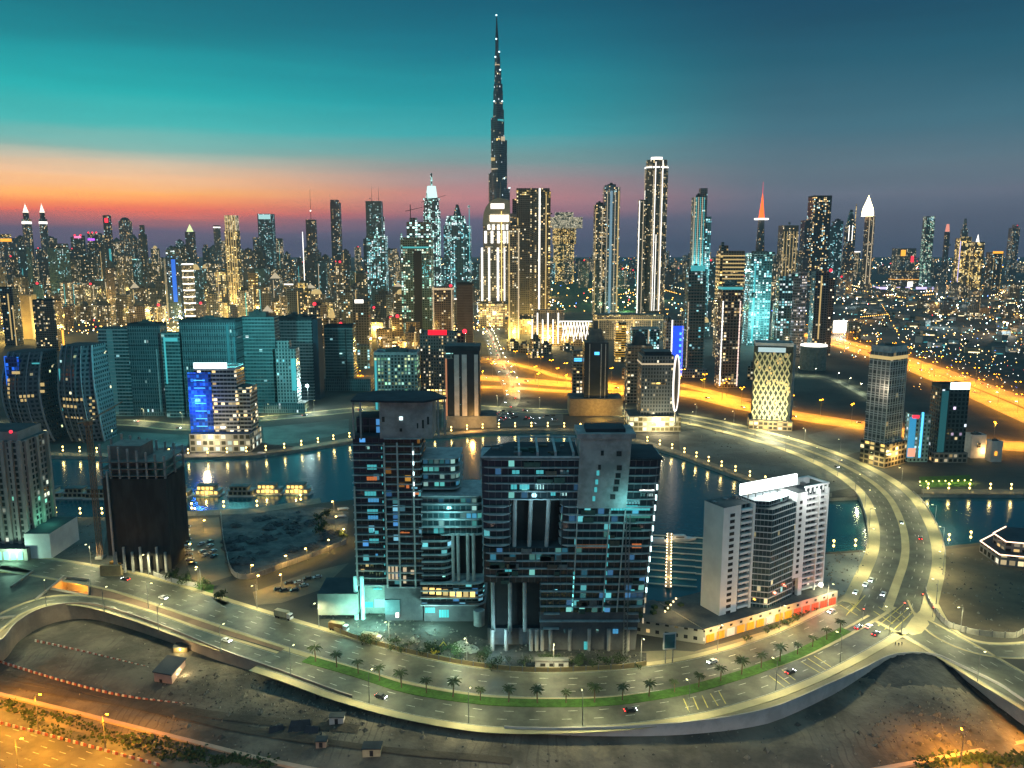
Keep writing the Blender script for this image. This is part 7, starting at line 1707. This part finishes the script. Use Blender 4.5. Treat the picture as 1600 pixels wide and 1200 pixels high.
def jetty(x0, y0, x1, y1, n, fl, label, side=(1, -1)):
    A, B = P(x0, y0, -1.6), P(x1, y1, -1.6); t = thing('jetty', label, 'jetty', A); d = (B - A); L_ = d.length; u = d / L_; v = Vector((-u.y, u.x, 0))
    pts = [Vector((0, 0, .4)), d + Vector((0, 0, .4))]; strip(MB(), pts, -1.3, 1.3, .2, thick=.5).build('deck', plain('deck_boards', (.36, .28, .18), (.27, .2, .13), .5), t)
    for k in range(n):
        c = d * ((k + .5) / n)
        for s_ in side:
            strip(MB(), [c + Vector((0, 0, .35)), c + v * s_ * fl + Vector((0, 0, .35))], -.5, .5, .1, thick=.4).build('finger_pier', plain('pale_deck', (.45, .42, .34), (.36, .33, .27), .4), t)
    for k in range(n * 2):
        c = d * (k / (n * 2))
        for s_ in (1, -1): MB().ball(c + v * s_ * 1.2 + Vector((0, 0, 1.5)), .3, 6, 4).build('deck_lamp', em('deck_lamp', (1, .72, .4), 9), t)
    for k in range(3): light('lamp_light', t, d * ((k + .5) / 3) + Vector((0, 0, 3)), 1500, (1, .75, .35), .4)
jetty(1044, 920, 1046, 834, 9, 14, 'long jetty strung with lamps and finger piers in the marina, left one')
jetty(1118, 905, 1112, 838, 7, 10, 'shorter lamp lit jetty beside the white apartment tower')
def boat(x, y, rz, label):
    t = thing('motor_yacht', label, 'boat', P(x, y, -2.0), rz)
    MB().prism([(-7, -2), (3, -2), (7.5, 0), (3, 2), (-7, 2)], -.5, 1.2, 0, 0, [(-7.2, -2.3), (3.4, -2.3), (8.4, 0), (3.4, 2.3), (-7.2, 2.3)]).build('hull', M_white, t)
    MB().prism([(-5, -1.6), (1.5, -1.6), (3.2, 0), (1.5, 1.6), (-5, 1.6)], 1.2, 2.8, 0, 0, [(-5, -1.4), (.8, -1.4), (1.8, 0), (.8, 1.4), (-5, 1.4)]).build('cabin', M_white, t)
    MB().box(-4, .8, -1.62, -1.5, 1.7, 2.3).build('window', M_black, t)
boat(1066, 843, 0, 'white motor yacht moored right of the long jetty'); boat(540, 800, .3, 'white motor yacht moored by the dark tower, upper one'); boat(536, 812, .25, 'white motor yacht moored by the dark tower, lower one'); boat(1024, 848, 3.1, 'white motor yacht moored left of the long jetty')
boat(406, 712, 2.8, 'white motor yacht at the far quay below the blue edged hotel')

def lit_restaurant():
    p0 = P(1575, 872); t = thing('waterfront_restaurant', 'low terraced restaurant outlined with light strips on the right canal bank', 'restaurant', p0)
    x = lambda px, py: P(px, py) - p0
    b_ = [x(1530, 862), x(1560, 884), x(1640, 892), x(1640, 850), x(1560, 846)]
    MB().prism([(q.x, q.y) for q in b_], 0, 6, 0, 1).build('wall', [facade('restaurant_wall', (.25, .22, .2), (.06, .05, .04), 4, 4, .5, WARM, 1.0), M_roofd], t)
    c_ = sum((q for q in b_), Vector()) / 5
    MB().prism([(c_.x + (q.x - c_.x) * .65, c_.y + (q.y - c_.y) * .65) for q in b_], 6, 11, 0, 1).build('upper_storey', [facade('restaurant_wall', (1,) * 3, (1,) * 3), M_roofd], t)
    for k, (s_, z) in enumerate(((1.0, 6.2), (.66, 11.2))):
        for i in (0, 1, 4):
            q, r_ = b_[i], b_[(i + 1) % 5]; q = c_ + (q - c_) * s_; r_ = c_ + (r_ - c_) * s_
            MB().tube((q.x, q.y, z), (r_.x, r_.y, z), .3, .3, 6).build('light_strip', em('restaurant_strip', (1, .66, .45), 3), t)
    light('lamp_light', t, (-4, -8, 5), 6000, (1, .7, .3), .6); light('lamp_light', t, (8, -14, 5), 4000, (.5, 1, .7), .6)
lit_restaurant()

# ================================================================== LOW GROUND AND YARD DETAILS
def cabin():
    zr = -3.3; a, b, c = P(240, 1050, zr), P(262, 1025, zr), P(268, 1055, zr)
    ang = math.atan2((c - a).y, (c - a).x); w = (c - a).length; d = (b - a).length
    t = thing('site_cabin', 'small rosy block building with a dark flat roof on the sandy lot', 'cabin', (a.x, a.y, ZL), ang)
    n_ = Vector((-math.sin(ang), math.cos(ang), 0)); bx_ = (b - a).dot(Vector((math.cos(ang), math.sin(ang), 0))); by_ = (b - a).dot(n_)
    o_ = [(0, 0), (w, 0), (w + bx_, by_), (bx_, by_)]
    MB().prism(o_, 0, 5).build('wall', plain('rosy_render', (.45, .31, .27), (.38, .26, .23), .2), t)
    MB().prism([(-.4, -.4), (w + .4, -.4), (w + bx_ + .4, by_ + .4), (bx_ - .4, by_ + .4)], 5, 5.4).build('roof', plain('blue_black_roof', (.03, .035, .05), (.022, .026, .04), .2), t)
    for f in (.3, .6):
        x, y = w + bx_ * f, by_ * f; MB().ball((x + .3, y, 3.2), .35, 6, 4).build('wall_lamp', E('warm'), t)
    MB().box(w * .3, w * .45, -.12, .05, 0, 2.4).build('door', M_dark, t)
    light('lamp_light', t, (w + bx_ * .5 + 2.5, by_ * .5, 3.4), 1500, (1, .8, .4), .4)
cabin()
t = thing('guard_hut', 'tiny lit hut at the foot of the retaining wall behind the rosy building', 'hut', P(285, 1018, -6.5)); MB().box(-3, 3, -2, 2, -1, 2.8).build('wall', plain('ply_hoarding', (.3,) * 3), t); MB().box(-3.3, 3.3, -2.3, 2.3, 2.8, 3.1).build('roof', M_roof, t); MB().ball((0, -2.2, 2), .4, 6, 4).build('wall_lamp', E('flame'), t); light('lamp_light', t, (0, -3.5, 2.5), 1500, (1, .75, .3), .3)
def barrier():
    t = thing('road_barrier', 'water filled plastic barrier', 'barrier', (0, 0, -90)); m1, m2 = plain('white_plastic', (.6, .55, .5), (.5, .45, .4), 1), plain('red_plastic', (.32, .09, .06), (.25, .07, .05), 1)
    for nm, a, c, m in (('white_half', -1.1, 0, m1), ('red_half', 0, 1.1, m2)):
        b_ = MB(); b_.prism([(a, -.32), (c, -.32), (c, .32), (a, .32)], 0, 1.0, 0, 0, [(a, -.14), (c, -.14), (c, .14), (a, .14)]); b_.build(nm, m, t)
    return t
br = barrier(); first = True
for pts, st, lab, g_ in (([(58, 1003), (140, 1022), (240, 1047)], 3.4, 'red and white plastic barrier in the row leading to the rosy building', 'barriers leading to the rosy building'), ([(0, 1035), (100, 1066), (200, 1090), (330, 1108), (400, 1124)], 3.2, 'red and white plastic barrier in the long row along the dirt track', 'barriers along the dirt track'), ([(335, 1060), (380, 1080)], 3.2, 'red and white plastic barrier in the short row right of the rosy building', 'barriers right of the rosy building'), ([(-10, 1128), (60, 1146), (150, 1170), (250, 1197)], 3.6, 'red and white plastic barrier along the bottom left highway', 'barriers along the bottom left highway')):
    for p, a in resample(path(pts, ZL + .1), st):
        if first: br.location = p; br.rotation_euler = (0, 0, a); br['label'] = lab; br['group'] = g_; first = False
        else: dup(br, p, a, lab, g_)
def heap(i0, i1, k0, k1, name, label, m, lift):
    K = 16; o_s = bpy.data.objects['sandy_ground'].data.vertices; vs, fs = [], []; q = random.Random(4); ni, nk = i1 - i0, k1 - k0
    for i in range(i0, i1):
        for k in range(k0, k1):
            e = math.sin(math.pi * (i - i0) / (ni - 1)) * (1 if k == k0 else math.sin(math.pi * (.5 + .5 * (k - k0) / (nk - 1))))
            c = o_s[i * K + k].co; vs.append((c.x + q.uniform(-.8, .8), c.y + q.uniform(-.8, .8), c.z - .6 + e * lift * q.uniform(.75, 1.2)))
    for i in range(ni - 1):
        for k in range(nk - 1): fs.append((i * nk + k, i * nk + k + 1, (i + 1) * nk + k + 1, (i + 1) * nk + k))
    me = bpy.data.meshes.new(name); me.from_pydata(vs, [], fs); me.materials.append(m); me.update(); me.polygons.foreach_set('use_smooth', [True] * len(fs))
    o = bpy.data.objects.new(name, me); COL.objects.link(o); tag(o, label, 'heap')
heap(92, 122, 0, 6, 'spoil_heap', 'broad dark heap of spoil below the corner of the raised road', plain('dark_spoil', (.055, .058, .058), (.03, .032, .034), .07, .95, 9, bump=.8, bscale=.3), 2.0)
def fence(name, pix, label, m, h=2.6, z=0.0, lamp=False, step=5):
    pts = path(pix, z, 6); o_ = pts[0]; t = thing(name, label, 'fence', o_)
    b_ = MB(); strip(b_, [p - o_ for p in pts], -.12, .12, h, thick=h); b_.build('panels', m, t)
    for p, a in resample(pts, step): MB().box(p.x - o_.x - .2, p.x - o_.x + .2, p.y - o_.y - .2, p.y - o_.y + .2, 0, h + .3).build('post', M_metal, t)
    return t
fence('site_fence', [(1446, 925), (1452, 945), (1475, 975), (1500, 986), (1530, 993), (1582, 997), (1600, 990), (1640, 975)], 'pale panel fence curving round the brown lot at right', plain('pale_panels', (.42, .40, .34), (.3, .29, .25), .3))
fence('site_fence', [(345, 806), (352, 860), (375, 905), (460, 881), (541, 850)], 'plastered wall round the dark rubble lot on the peninsula', M_core, 2.8)
fence('site_fence', [(240, 900), (275, 912), (310, 918)], 'pale hoarding boards between the netted tower and the road', M_white, 2.4)
fence('site_fence', [(520, 985), (570, 1003), (660, 1026), (760, 1044), (850, 1050), (960, 1046), (1010, 1040)], 'low hoarding along the pavement in front of the unfinished blocks', plain('ply_hoarding', (.3,) * 3), 2.0)
lw = make_lamp('lot_lamp', 7, 1, (1, .62, .14), 5200, 'amber wall lamp along the walled rubble lot', 'amber lamps of the walled lot', 40, .5)
lw.location = P(392, 904)
for x, y in ((450, 888), (480, 876), (515, 864), (535, 846), (522, 800), (525, 826), (288, 825), (318, 832), (295, 870), (310, 908), (402, 922), (440, 918), (308, 812)): dup(lw, P(x, y), rng.uniform(0, 6), 'amber lamp on the peninsula lots' if y < 840 else None, 'amber lamps on the peninsula lots' if y < 840 else None)
# rubble mounds inside the walled lot
q_ = random.Random(8); rb = None
M_rub = plain('rubble_pile', (.10, .105, .11), (.05, .052, .058), .3, .95, 8, bump=.6, bscale=.6)
lot_w = [P(*p) for p in [(352, 812), (495, 797), (535, 806), (530, 845), (455, 872), (385, 895), (360, 858)]]
for k in range(60):
    x, y = q_.uniform(min(p.x for p in lot_w), max(p.x for p in lot_w)), q_.uniform(min(p.y for p in lot_w), max(p.y for p in lot_w))
    if not inpoly(x, y, lot_w): continue
    if rb is None:
        b_ = MB(); b_.ball((0, 0, -.4), 4.2, 11, 5, 0, .5, True); b_.v = [(vx * q_.uniform(.75, 1.2), vy * q_.uniform(.75, 1.2), vz * q_.uniform(.7, 1.2)) for vx, vy, vz in b_.v]
        rb = tag(b_.build('rubble_heap', M_rub), 'low heap of dark rubble inside the walled lot', 'rubble heap', 'rubble heaps in the walled lot'); rb.location = (x, y, 0)
    else:
        o = rb.copy(); COL.objects.link(o); o.location = (x, y, 0); o.rotation_euler = (0, 0, q_.uniform(0, 6)); s_ = q_.uniform(.5, 1.6); o.scale = (s_, s_ * q_.uniform(.6, 1.2), s_ * q_.uniform(.5, .9))
def site_things():
    t = thing('site_cabin', 'white portable cabin with three dark windows at the foot of the huge block', 'cabin', P(862, 1043)); MB().box(-6.5, 6.5, -1.5, 1.5, .3, 3.4).build('wall', M_white, t); MB().box(-6.7, 6.7, -1.7, 1.7, 3.4, 3.6).build('roof', M_roof, t)
    for k in range(3): MB().box(-4.6 + 3.6 * k, -2.6 + 3.6 * k, -1.6, -1.45, 1.3, 2.6).build('window', M_black, t)
    t = thing('billboard', 'framed billboard on two legs at the roadside between block and arcade', 'billboard', P(1045, 1036), R(8)); MB().box(-2.6, 2.6, -.2, .2, 6, 13).build('frame', M_white, t); MB().box(-2.1, 2.1, -.3, -.15, 6.6, 12.4).build('panel', plain('teal_poster', (.05, .14, .17), (.03, .09, .11), .3, .4), t)
    for s_ in (-1.5, 1.5): MB().box(s_ - .2, s_ + .2, -.2, .2, 0, 6).build('leg', M_metal, t)
    def truck(x, y, rz, col, lab):
        t = thing('truck', lab, 'truck', P(x, y), rz); MB().box(-4.6, 2.2, -1.2, 1.2, 1.0, 3.6).build('cargo_box', col, t); MB().prism([(2.4, -1.15), (4.4, -1.15), (4.4, 1.15), (2.4, 1.15)], .6, 2.9, 0, 0, [(2.4, -1.1), (4.0, -1.1), (4.0, 1.1), (2.4, 1.1)]).build('cab', M_white, t)
        MB().box(4.2, 4.36, -1, 1, 1.7, 2.5).build('windscreen', M_black, t); MB().box(-4.6, 4.2, -.9, .9, .6, 1.0).build('chassis', M_dark, t)
        for wx in (-3.6, -2.3, 3.3):
            for wy in (-1.1, 1.1): MB().tube((wx, wy - .15, .5), (wx, wy + .15, .5), .5, .5, 10).build('wheel', M_dark, t)
    cr = plain('cream_box', (.42, .38, .26), (.34, .3, .2), .3)
    truck(444, 966, R(-24), cr, 'long cream truck parked behind the left pavement'); truck(582, 1002, R(-16), cr, 'cream box truck parked beside the yard, right of the dump truck'); truck(530, 985, R(-18), plain('rust_box', (.28, .16, .07), (.2, .12, .05), .3), 'rusty truck parked beside the yard'); truck(186, 888, R(-14), plain('orange_box', (.5, .22, .04), (.4, .18, .03), .3), 'orange truck at the foot of the netted tower')
    for k, (x, y, s_) in enumerate(((722, 1012, 1.2), (738, 1016, .9), (650, 1000, .8))):
        b_ = MB().ball((0, 0, -.3), 3.2 * s_, 12, 5, 0, .75, True); b_.v = [(vx * q_.uniform(.8, 1.2), vy * q_.uniform(.8, 1.2), vz * q_.uniform(.7, 1.2)) for vx, vy, vz in b_.v]
        o = tag(b_.build('sand_heap', plain('pale_spoil', (.3, .31, .28), (.2, .21, .19), .4, .95, 8)), ['largest pale heap in the yard by the round column', 'pale heap right of the largest one in the yard', 'small pale heap before the stepped wing'][k], 'heap'); o.location = P(x, y)
    b_ = MB(); 
    t = thing('excavator', 'small yellow excavator by the yard fence', 'excavator', P(680, 1022), R(30)); MB().box(-1.6, 1.6, -1.2, 1.2, .9, 2.2).build('body', plain('digger_yellow', (.5, .33, .04), (.4, .27, .03), .5), t); MB().box(-.2, 1.2, -1.1, .1, 2.2, 3.2).build('cab', M_black, t)
    for s_ in (-1.2, 1.2): MB().box(-1.9, 1.9, s_ - .3, s_ + .3, 0, .8).build('track', M_dark, t)
    MB().tube((1.4, .5, 1.8), (4.0, .5, 4.2), .25, .2, 6).build('boom', plain('digger_yellow', (1,) * 3), t); MB().tube((4.0, .5, 4.2), (5.6, .5, 1.6), .2, .15, 6).build('stick', plain('digger_yellow', (1,) * 3), t); MB().box(5.1, 6.0, .0, 1.0, .8, 1.7).build('bucket', M_dark, t)
    for k, (x, y, lab) in enumerate(((1412, 958, 'traffic signal on the island, nearest the stop line'), (1440, 944, 'traffic signal at the corner of the fenced lot'), (1348, 968, 'traffic signal at the tip of the grass median'), (1457, 965, 'traffic signal on the road past the fence'))):
        t = thing('traffic_signal', lab, 'traffic signal', P(x, y) + Vector((0, 0, .1))); MB().tube((0, 0, 0), (0, 0, 5), .14, .1, 6).build('pole', M_metal, t); MB().box(-.25, .25, -.2, .2, 4, 5.3).build('signal_box', M_dark, t); MB().ball((0, -.25, 5.0), .25, 8, 5).build('signal_lamp', em('signal_red', (1, .05, .03), 14), t)
site_things()
def person(x, y, rz, label):
    v = [(0, 0, .95), (0, 0, 1.2), (0, 0, 1.42), (0, .02, 1.55), (0, .03, 1.68), (-.1, 0, .9), (-.12, .06, .5), (-.13, .0, .06), (.1, 0, .9), (.12, -.06, .5), (.13, -.1, .06), (-.2, 0, 1.4), (-.27, .02, 1.12), (-.28, .1, .86), (.2, 0, 1.4), (.27, .02, 1.12), (.28, -.06, .86), (-.13, .14, .04), (.13, .04, .04)]
    e = [(0, 1), (1, 2), (2, 3), (3, 4), (0, 5), (5, 6), (6, 7), (0, 8), (8, 9), (9, 10), (2, 11), (11, 12), (12, 13), (2, 14), (14, 15), (15, 16), (7, 17), (10, 18)]
    r_ = [.15, .15, .17, .06, .11, .1, .075, .05, .1, .075, .05, .07, .05, .04, .07, .05, .04, .045, .045]
    me = bpy.data.meshes.new('person'); me.from_pydata(v, e, []); o = bpy.data.objects.new('person', me); COL.objects.link(o); me.materials.append(plain('dark_clothes', (.03, .03, .035), (.02, .02, .02), 3))
    md_ = o.modifiers.new('skin', 'SKIN'); sk = me.skin_vertices[0].data
    for i, q in enumerate(r_): sk[i].radius = (q, q)
    sk[0].use_root = True; o.modifiers.new('sub', 'SUBSURF').levels = 1; o.location = P(x, y) + Vector((0, 0, .1)); o.rotation_euler = (0, 0, rz); tag(o, label, 'person')
person(1399, 1009, .4, 'person in dark clothes walking first of three by the junction'); person(1404, 1010, 2.5, 'person in dark clothes walking between two others by the junction'); person(1409, 1009, 2.0, 'person in dark clothes walking last of three by the junction')
t = thing('flood_light', 'pair of dazzling white work lights left of the pale grid tower', 'floodlight', P(407, 640)); MB().tube((0, 0, 0), (0, 0, 25), .3, .2, 6).build('pole', M_metal, t); MB().ball((0, -1, 25), 1.6, 8, 6).build('lamp_head', E('flame') if 0 else em('work_light', (.8, 1, .97), 14), t); light('lamp_light', t, (0, -4, 25), 60000, (.7, 1, .95), 1)
t2 = dup(t, P(482, 640), 0, 'dazzling white work lights right of the pale grid tower')

# ------------------------------------------------------------------ rough ground: stones, scrub, sheds
def debris():
    q = random.Random(12); b_ = MB()
    def stone(p, r_):
        v = [p + Vector((q.uniform(.6, 1.2) * r_ * dx, q.uniform(.6, 1.2) * r_ * dy, q.uniform(.5, 1) * r_ * dz)) for dx, dy, dz in ((1, 0, 0), (0, 1, 0), (-1, 0, 0), (0, -1, 0), (0, 0, 1))]
        for i in range(4): b_.face([v[i], v[(i + 1) % 4], v[4]], q.randrange(2))
    n = 0
    while n < 1500:
        px, py = q.uniform(0, 1600), q.uniform(960, 1200)
        cx = q.choice((330, 420, 520, 600, 700, 1430, 1500)) if q.random() < .6 else None
        if cx: px = q.gauss(cx, 45); py = q.gauss(1090 if cx < 1000 else 1130, 30)
        h = SAND.ray_cast(Vector((0, 0, H)), ray(px, py).normalized())
        if h[0] is None: continue
        d0 = ray(px, py); g_ = P(px, py)
        if inpoly(g_.x, g_.y, outer): continue
        stone(h[0], q.uniform(.2, .7) if q.random() < .93 else q.uniform(.8, 1.6)); n += 1
    lots = [[P(*p) for p in pl] for pl in ([(1290, 866), (1360, 862), (1330, 925), (1285, 940)], [(1470, 862), (1640, 870), (1640, 985), (1535, 985), (1462, 925)], [(480, 945), (560, 930), (760, 1000), (1010, 1020), (1010, 1036), (800, 1048), (640, 1018), (520, 976)], [(1070, 664), (1200, 700), (1330, 760), (1230, 764), (1122, 725)], [(80, 820), (165, 815), (150, 868), (70, 868)])]
    for lw_, m_ in zip(lots, (90, 160, 420, 120, 90)):
        k = 0
        while k < m_:
            x, y = q.uniform(min(p.x for p in lw_), max(p.x for p in lw_)), q.uniform(min(p.y for p in lw_), max(p.y for p in lw_))
            if inpoly(x, y, lw_): stone(Vector((x, y, .02)), q.uniform(.25, 1.0)); k += 1
    o = b_.build('ground_debris', [plain('stone', (.22, .2, .16), (.14, .125, .1), 1), plain('dark_stone', (.07, .065, .06), (.05, .045, .04), 1)]); o['kind'] = 'stuff'; o['label'] = 'countless stones and building debris strewn over the bare lots'
debris()
def scrub(pix, n, label, seed):
    q = random.Random(seed); c0 = on_sand(*pix[len(pix) // 2]); b_ = MB(); pl = catmull([on_sand(*p) for p in pix], 8)
    for k in range(n):
        p = q.choice(pl) + Vector((q.gauss(0, 1.5), q.gauss(0, 1.5), 0)); p.z = sz(p.x, p.y) + q.uniform(0, 1.2)
        u = Vector((q.gauss(0, 1), q.gauss(0, 1), q.gauss(0, .6))).normalized(); v = u.orthogonal().normalized(); s_ = q.uniform(.4, 1.0); p = p - c0
        b_.face([p - u * s_, p + v * s_ * .6, p + u * s_, p - v * s_ * .6])
    t = thing('hedge', label, 'hedge', c0); b_.build('foliage', M_leaf, t)
scrub([(10, 1098), (30, 1110), (90, 1120), (130, 1135), (180, 1155)], 320, 'dark scrub hedge looping beside the pale kerb near the left edge', 1)
scrub([(40, 1115), (60, 1135), (110, 1150), (170, 1158)], 220, 'dark scrub strip curving between kerb and bottom left highway', 2)
scrub([(190, 1158), (230, 1158), (290, 1172), (310, 1184), (260, 1182), (200, 1168)], 600, 'dark oval ring of scrub beside the bottom left highway', 3)
scrub([(335, 1190), (370, 1188), (420, 1197)], 400, 'dark scrub patch at the bottom edge right of the oval ring', 4)
scrub([(1440, 1195), (1500, 1185), (1560, 1190), (1610, 1188)], 700, 'dark green scrub beyond the kerb in the bottom right corner', 5)
def shed(px, py, w, d, h, m, lab, rz=0.0):
    t = thing('shed', lab, 'shed', on_sand(px, py), rz); MB().box(-w / 2, w / 2, -d / 2, d / 2, -.5, h).build('wall', m, t); MB().prism([(-w / 2 - .3, -d / 2 - .3), (w / 2 + .3, -d / 2 - .3), (w / 2 + .3, d / 2 + .3), (-w / 2 - .3, d / 2 + .3)], h, h + .25).build('roof', M_roofd, t); MB().box(-.6, .6, -d / 2 - .08, -d / 2 + .05, 0, min(h - .3, 2.1)).build('door', M_dark, t)
shed(527, 1128, 5, 3, 2.6, M_white, 'white shed on the sand right of the dark tents'); shed(582, 1176, 6, 4, 2.6, plain('cream_box', (1,) * 3), 'cream shed near the bottom of the sand'); shed(503, 1164, 3.5, 3, 2.2, M_pink, 'small rosy shed below the dark tents')
for k, (x, y, s_) in enumerate(((432, 1141, 1.0), (470, 1136, 1.5), (488, 1142, 1.0))):
    t = thing('tent', ['dark low tent, left of the three on the sand', 'largest dark tent on the sand', 'dark low tent, right of the three on the sand'][k], 'tent', on_sand(x, y), .3 - .2 * k)
    w, d = 2.8 * s_, 1.8 * s_; MB().prism([(-w, -d), (w, -d), (w, d), (-w, d)], -.3, 1.9 * s_, 0, 0, [(-w * .8, -.15), (w * .8, -.15), (w * .8, .15), (-w * .8, .15)]).build('canvas', plain('tent_canvas', (.03, .034, .045), (.02, .024, .032), .4), t); MB().tube((0, 0, 1.4), (0, 0, 2.1 * s_), .1, .1, 5).build('pole', M_metal, t)
# ================================================================== HAZE: the evening air of the desert coast
def haze():
    m = bpy.data.materials.new('haze'); m.use_nodes = True; t = m.node_tree; t.nodes.clear()
    v = t.nodes.new('ShaderNodeVolumePrincipled'); o = t.nodes.new('ShaderNodeOutputMaterial'); t.links.new(v.outputs[0], o.inputs['Volume'])
    v.inputs['Color'].default_value = (.52, .72, .84, 1); v.inputs['Density'].default_value = HAZE; v.inputs['Anisotropy'].default_value = .1
    ob = MB().box(-15000, 15000, -50, 13000, -15, 860).build('haze', m)
    ob['kind'] = 'stuff'; return ob
haze()
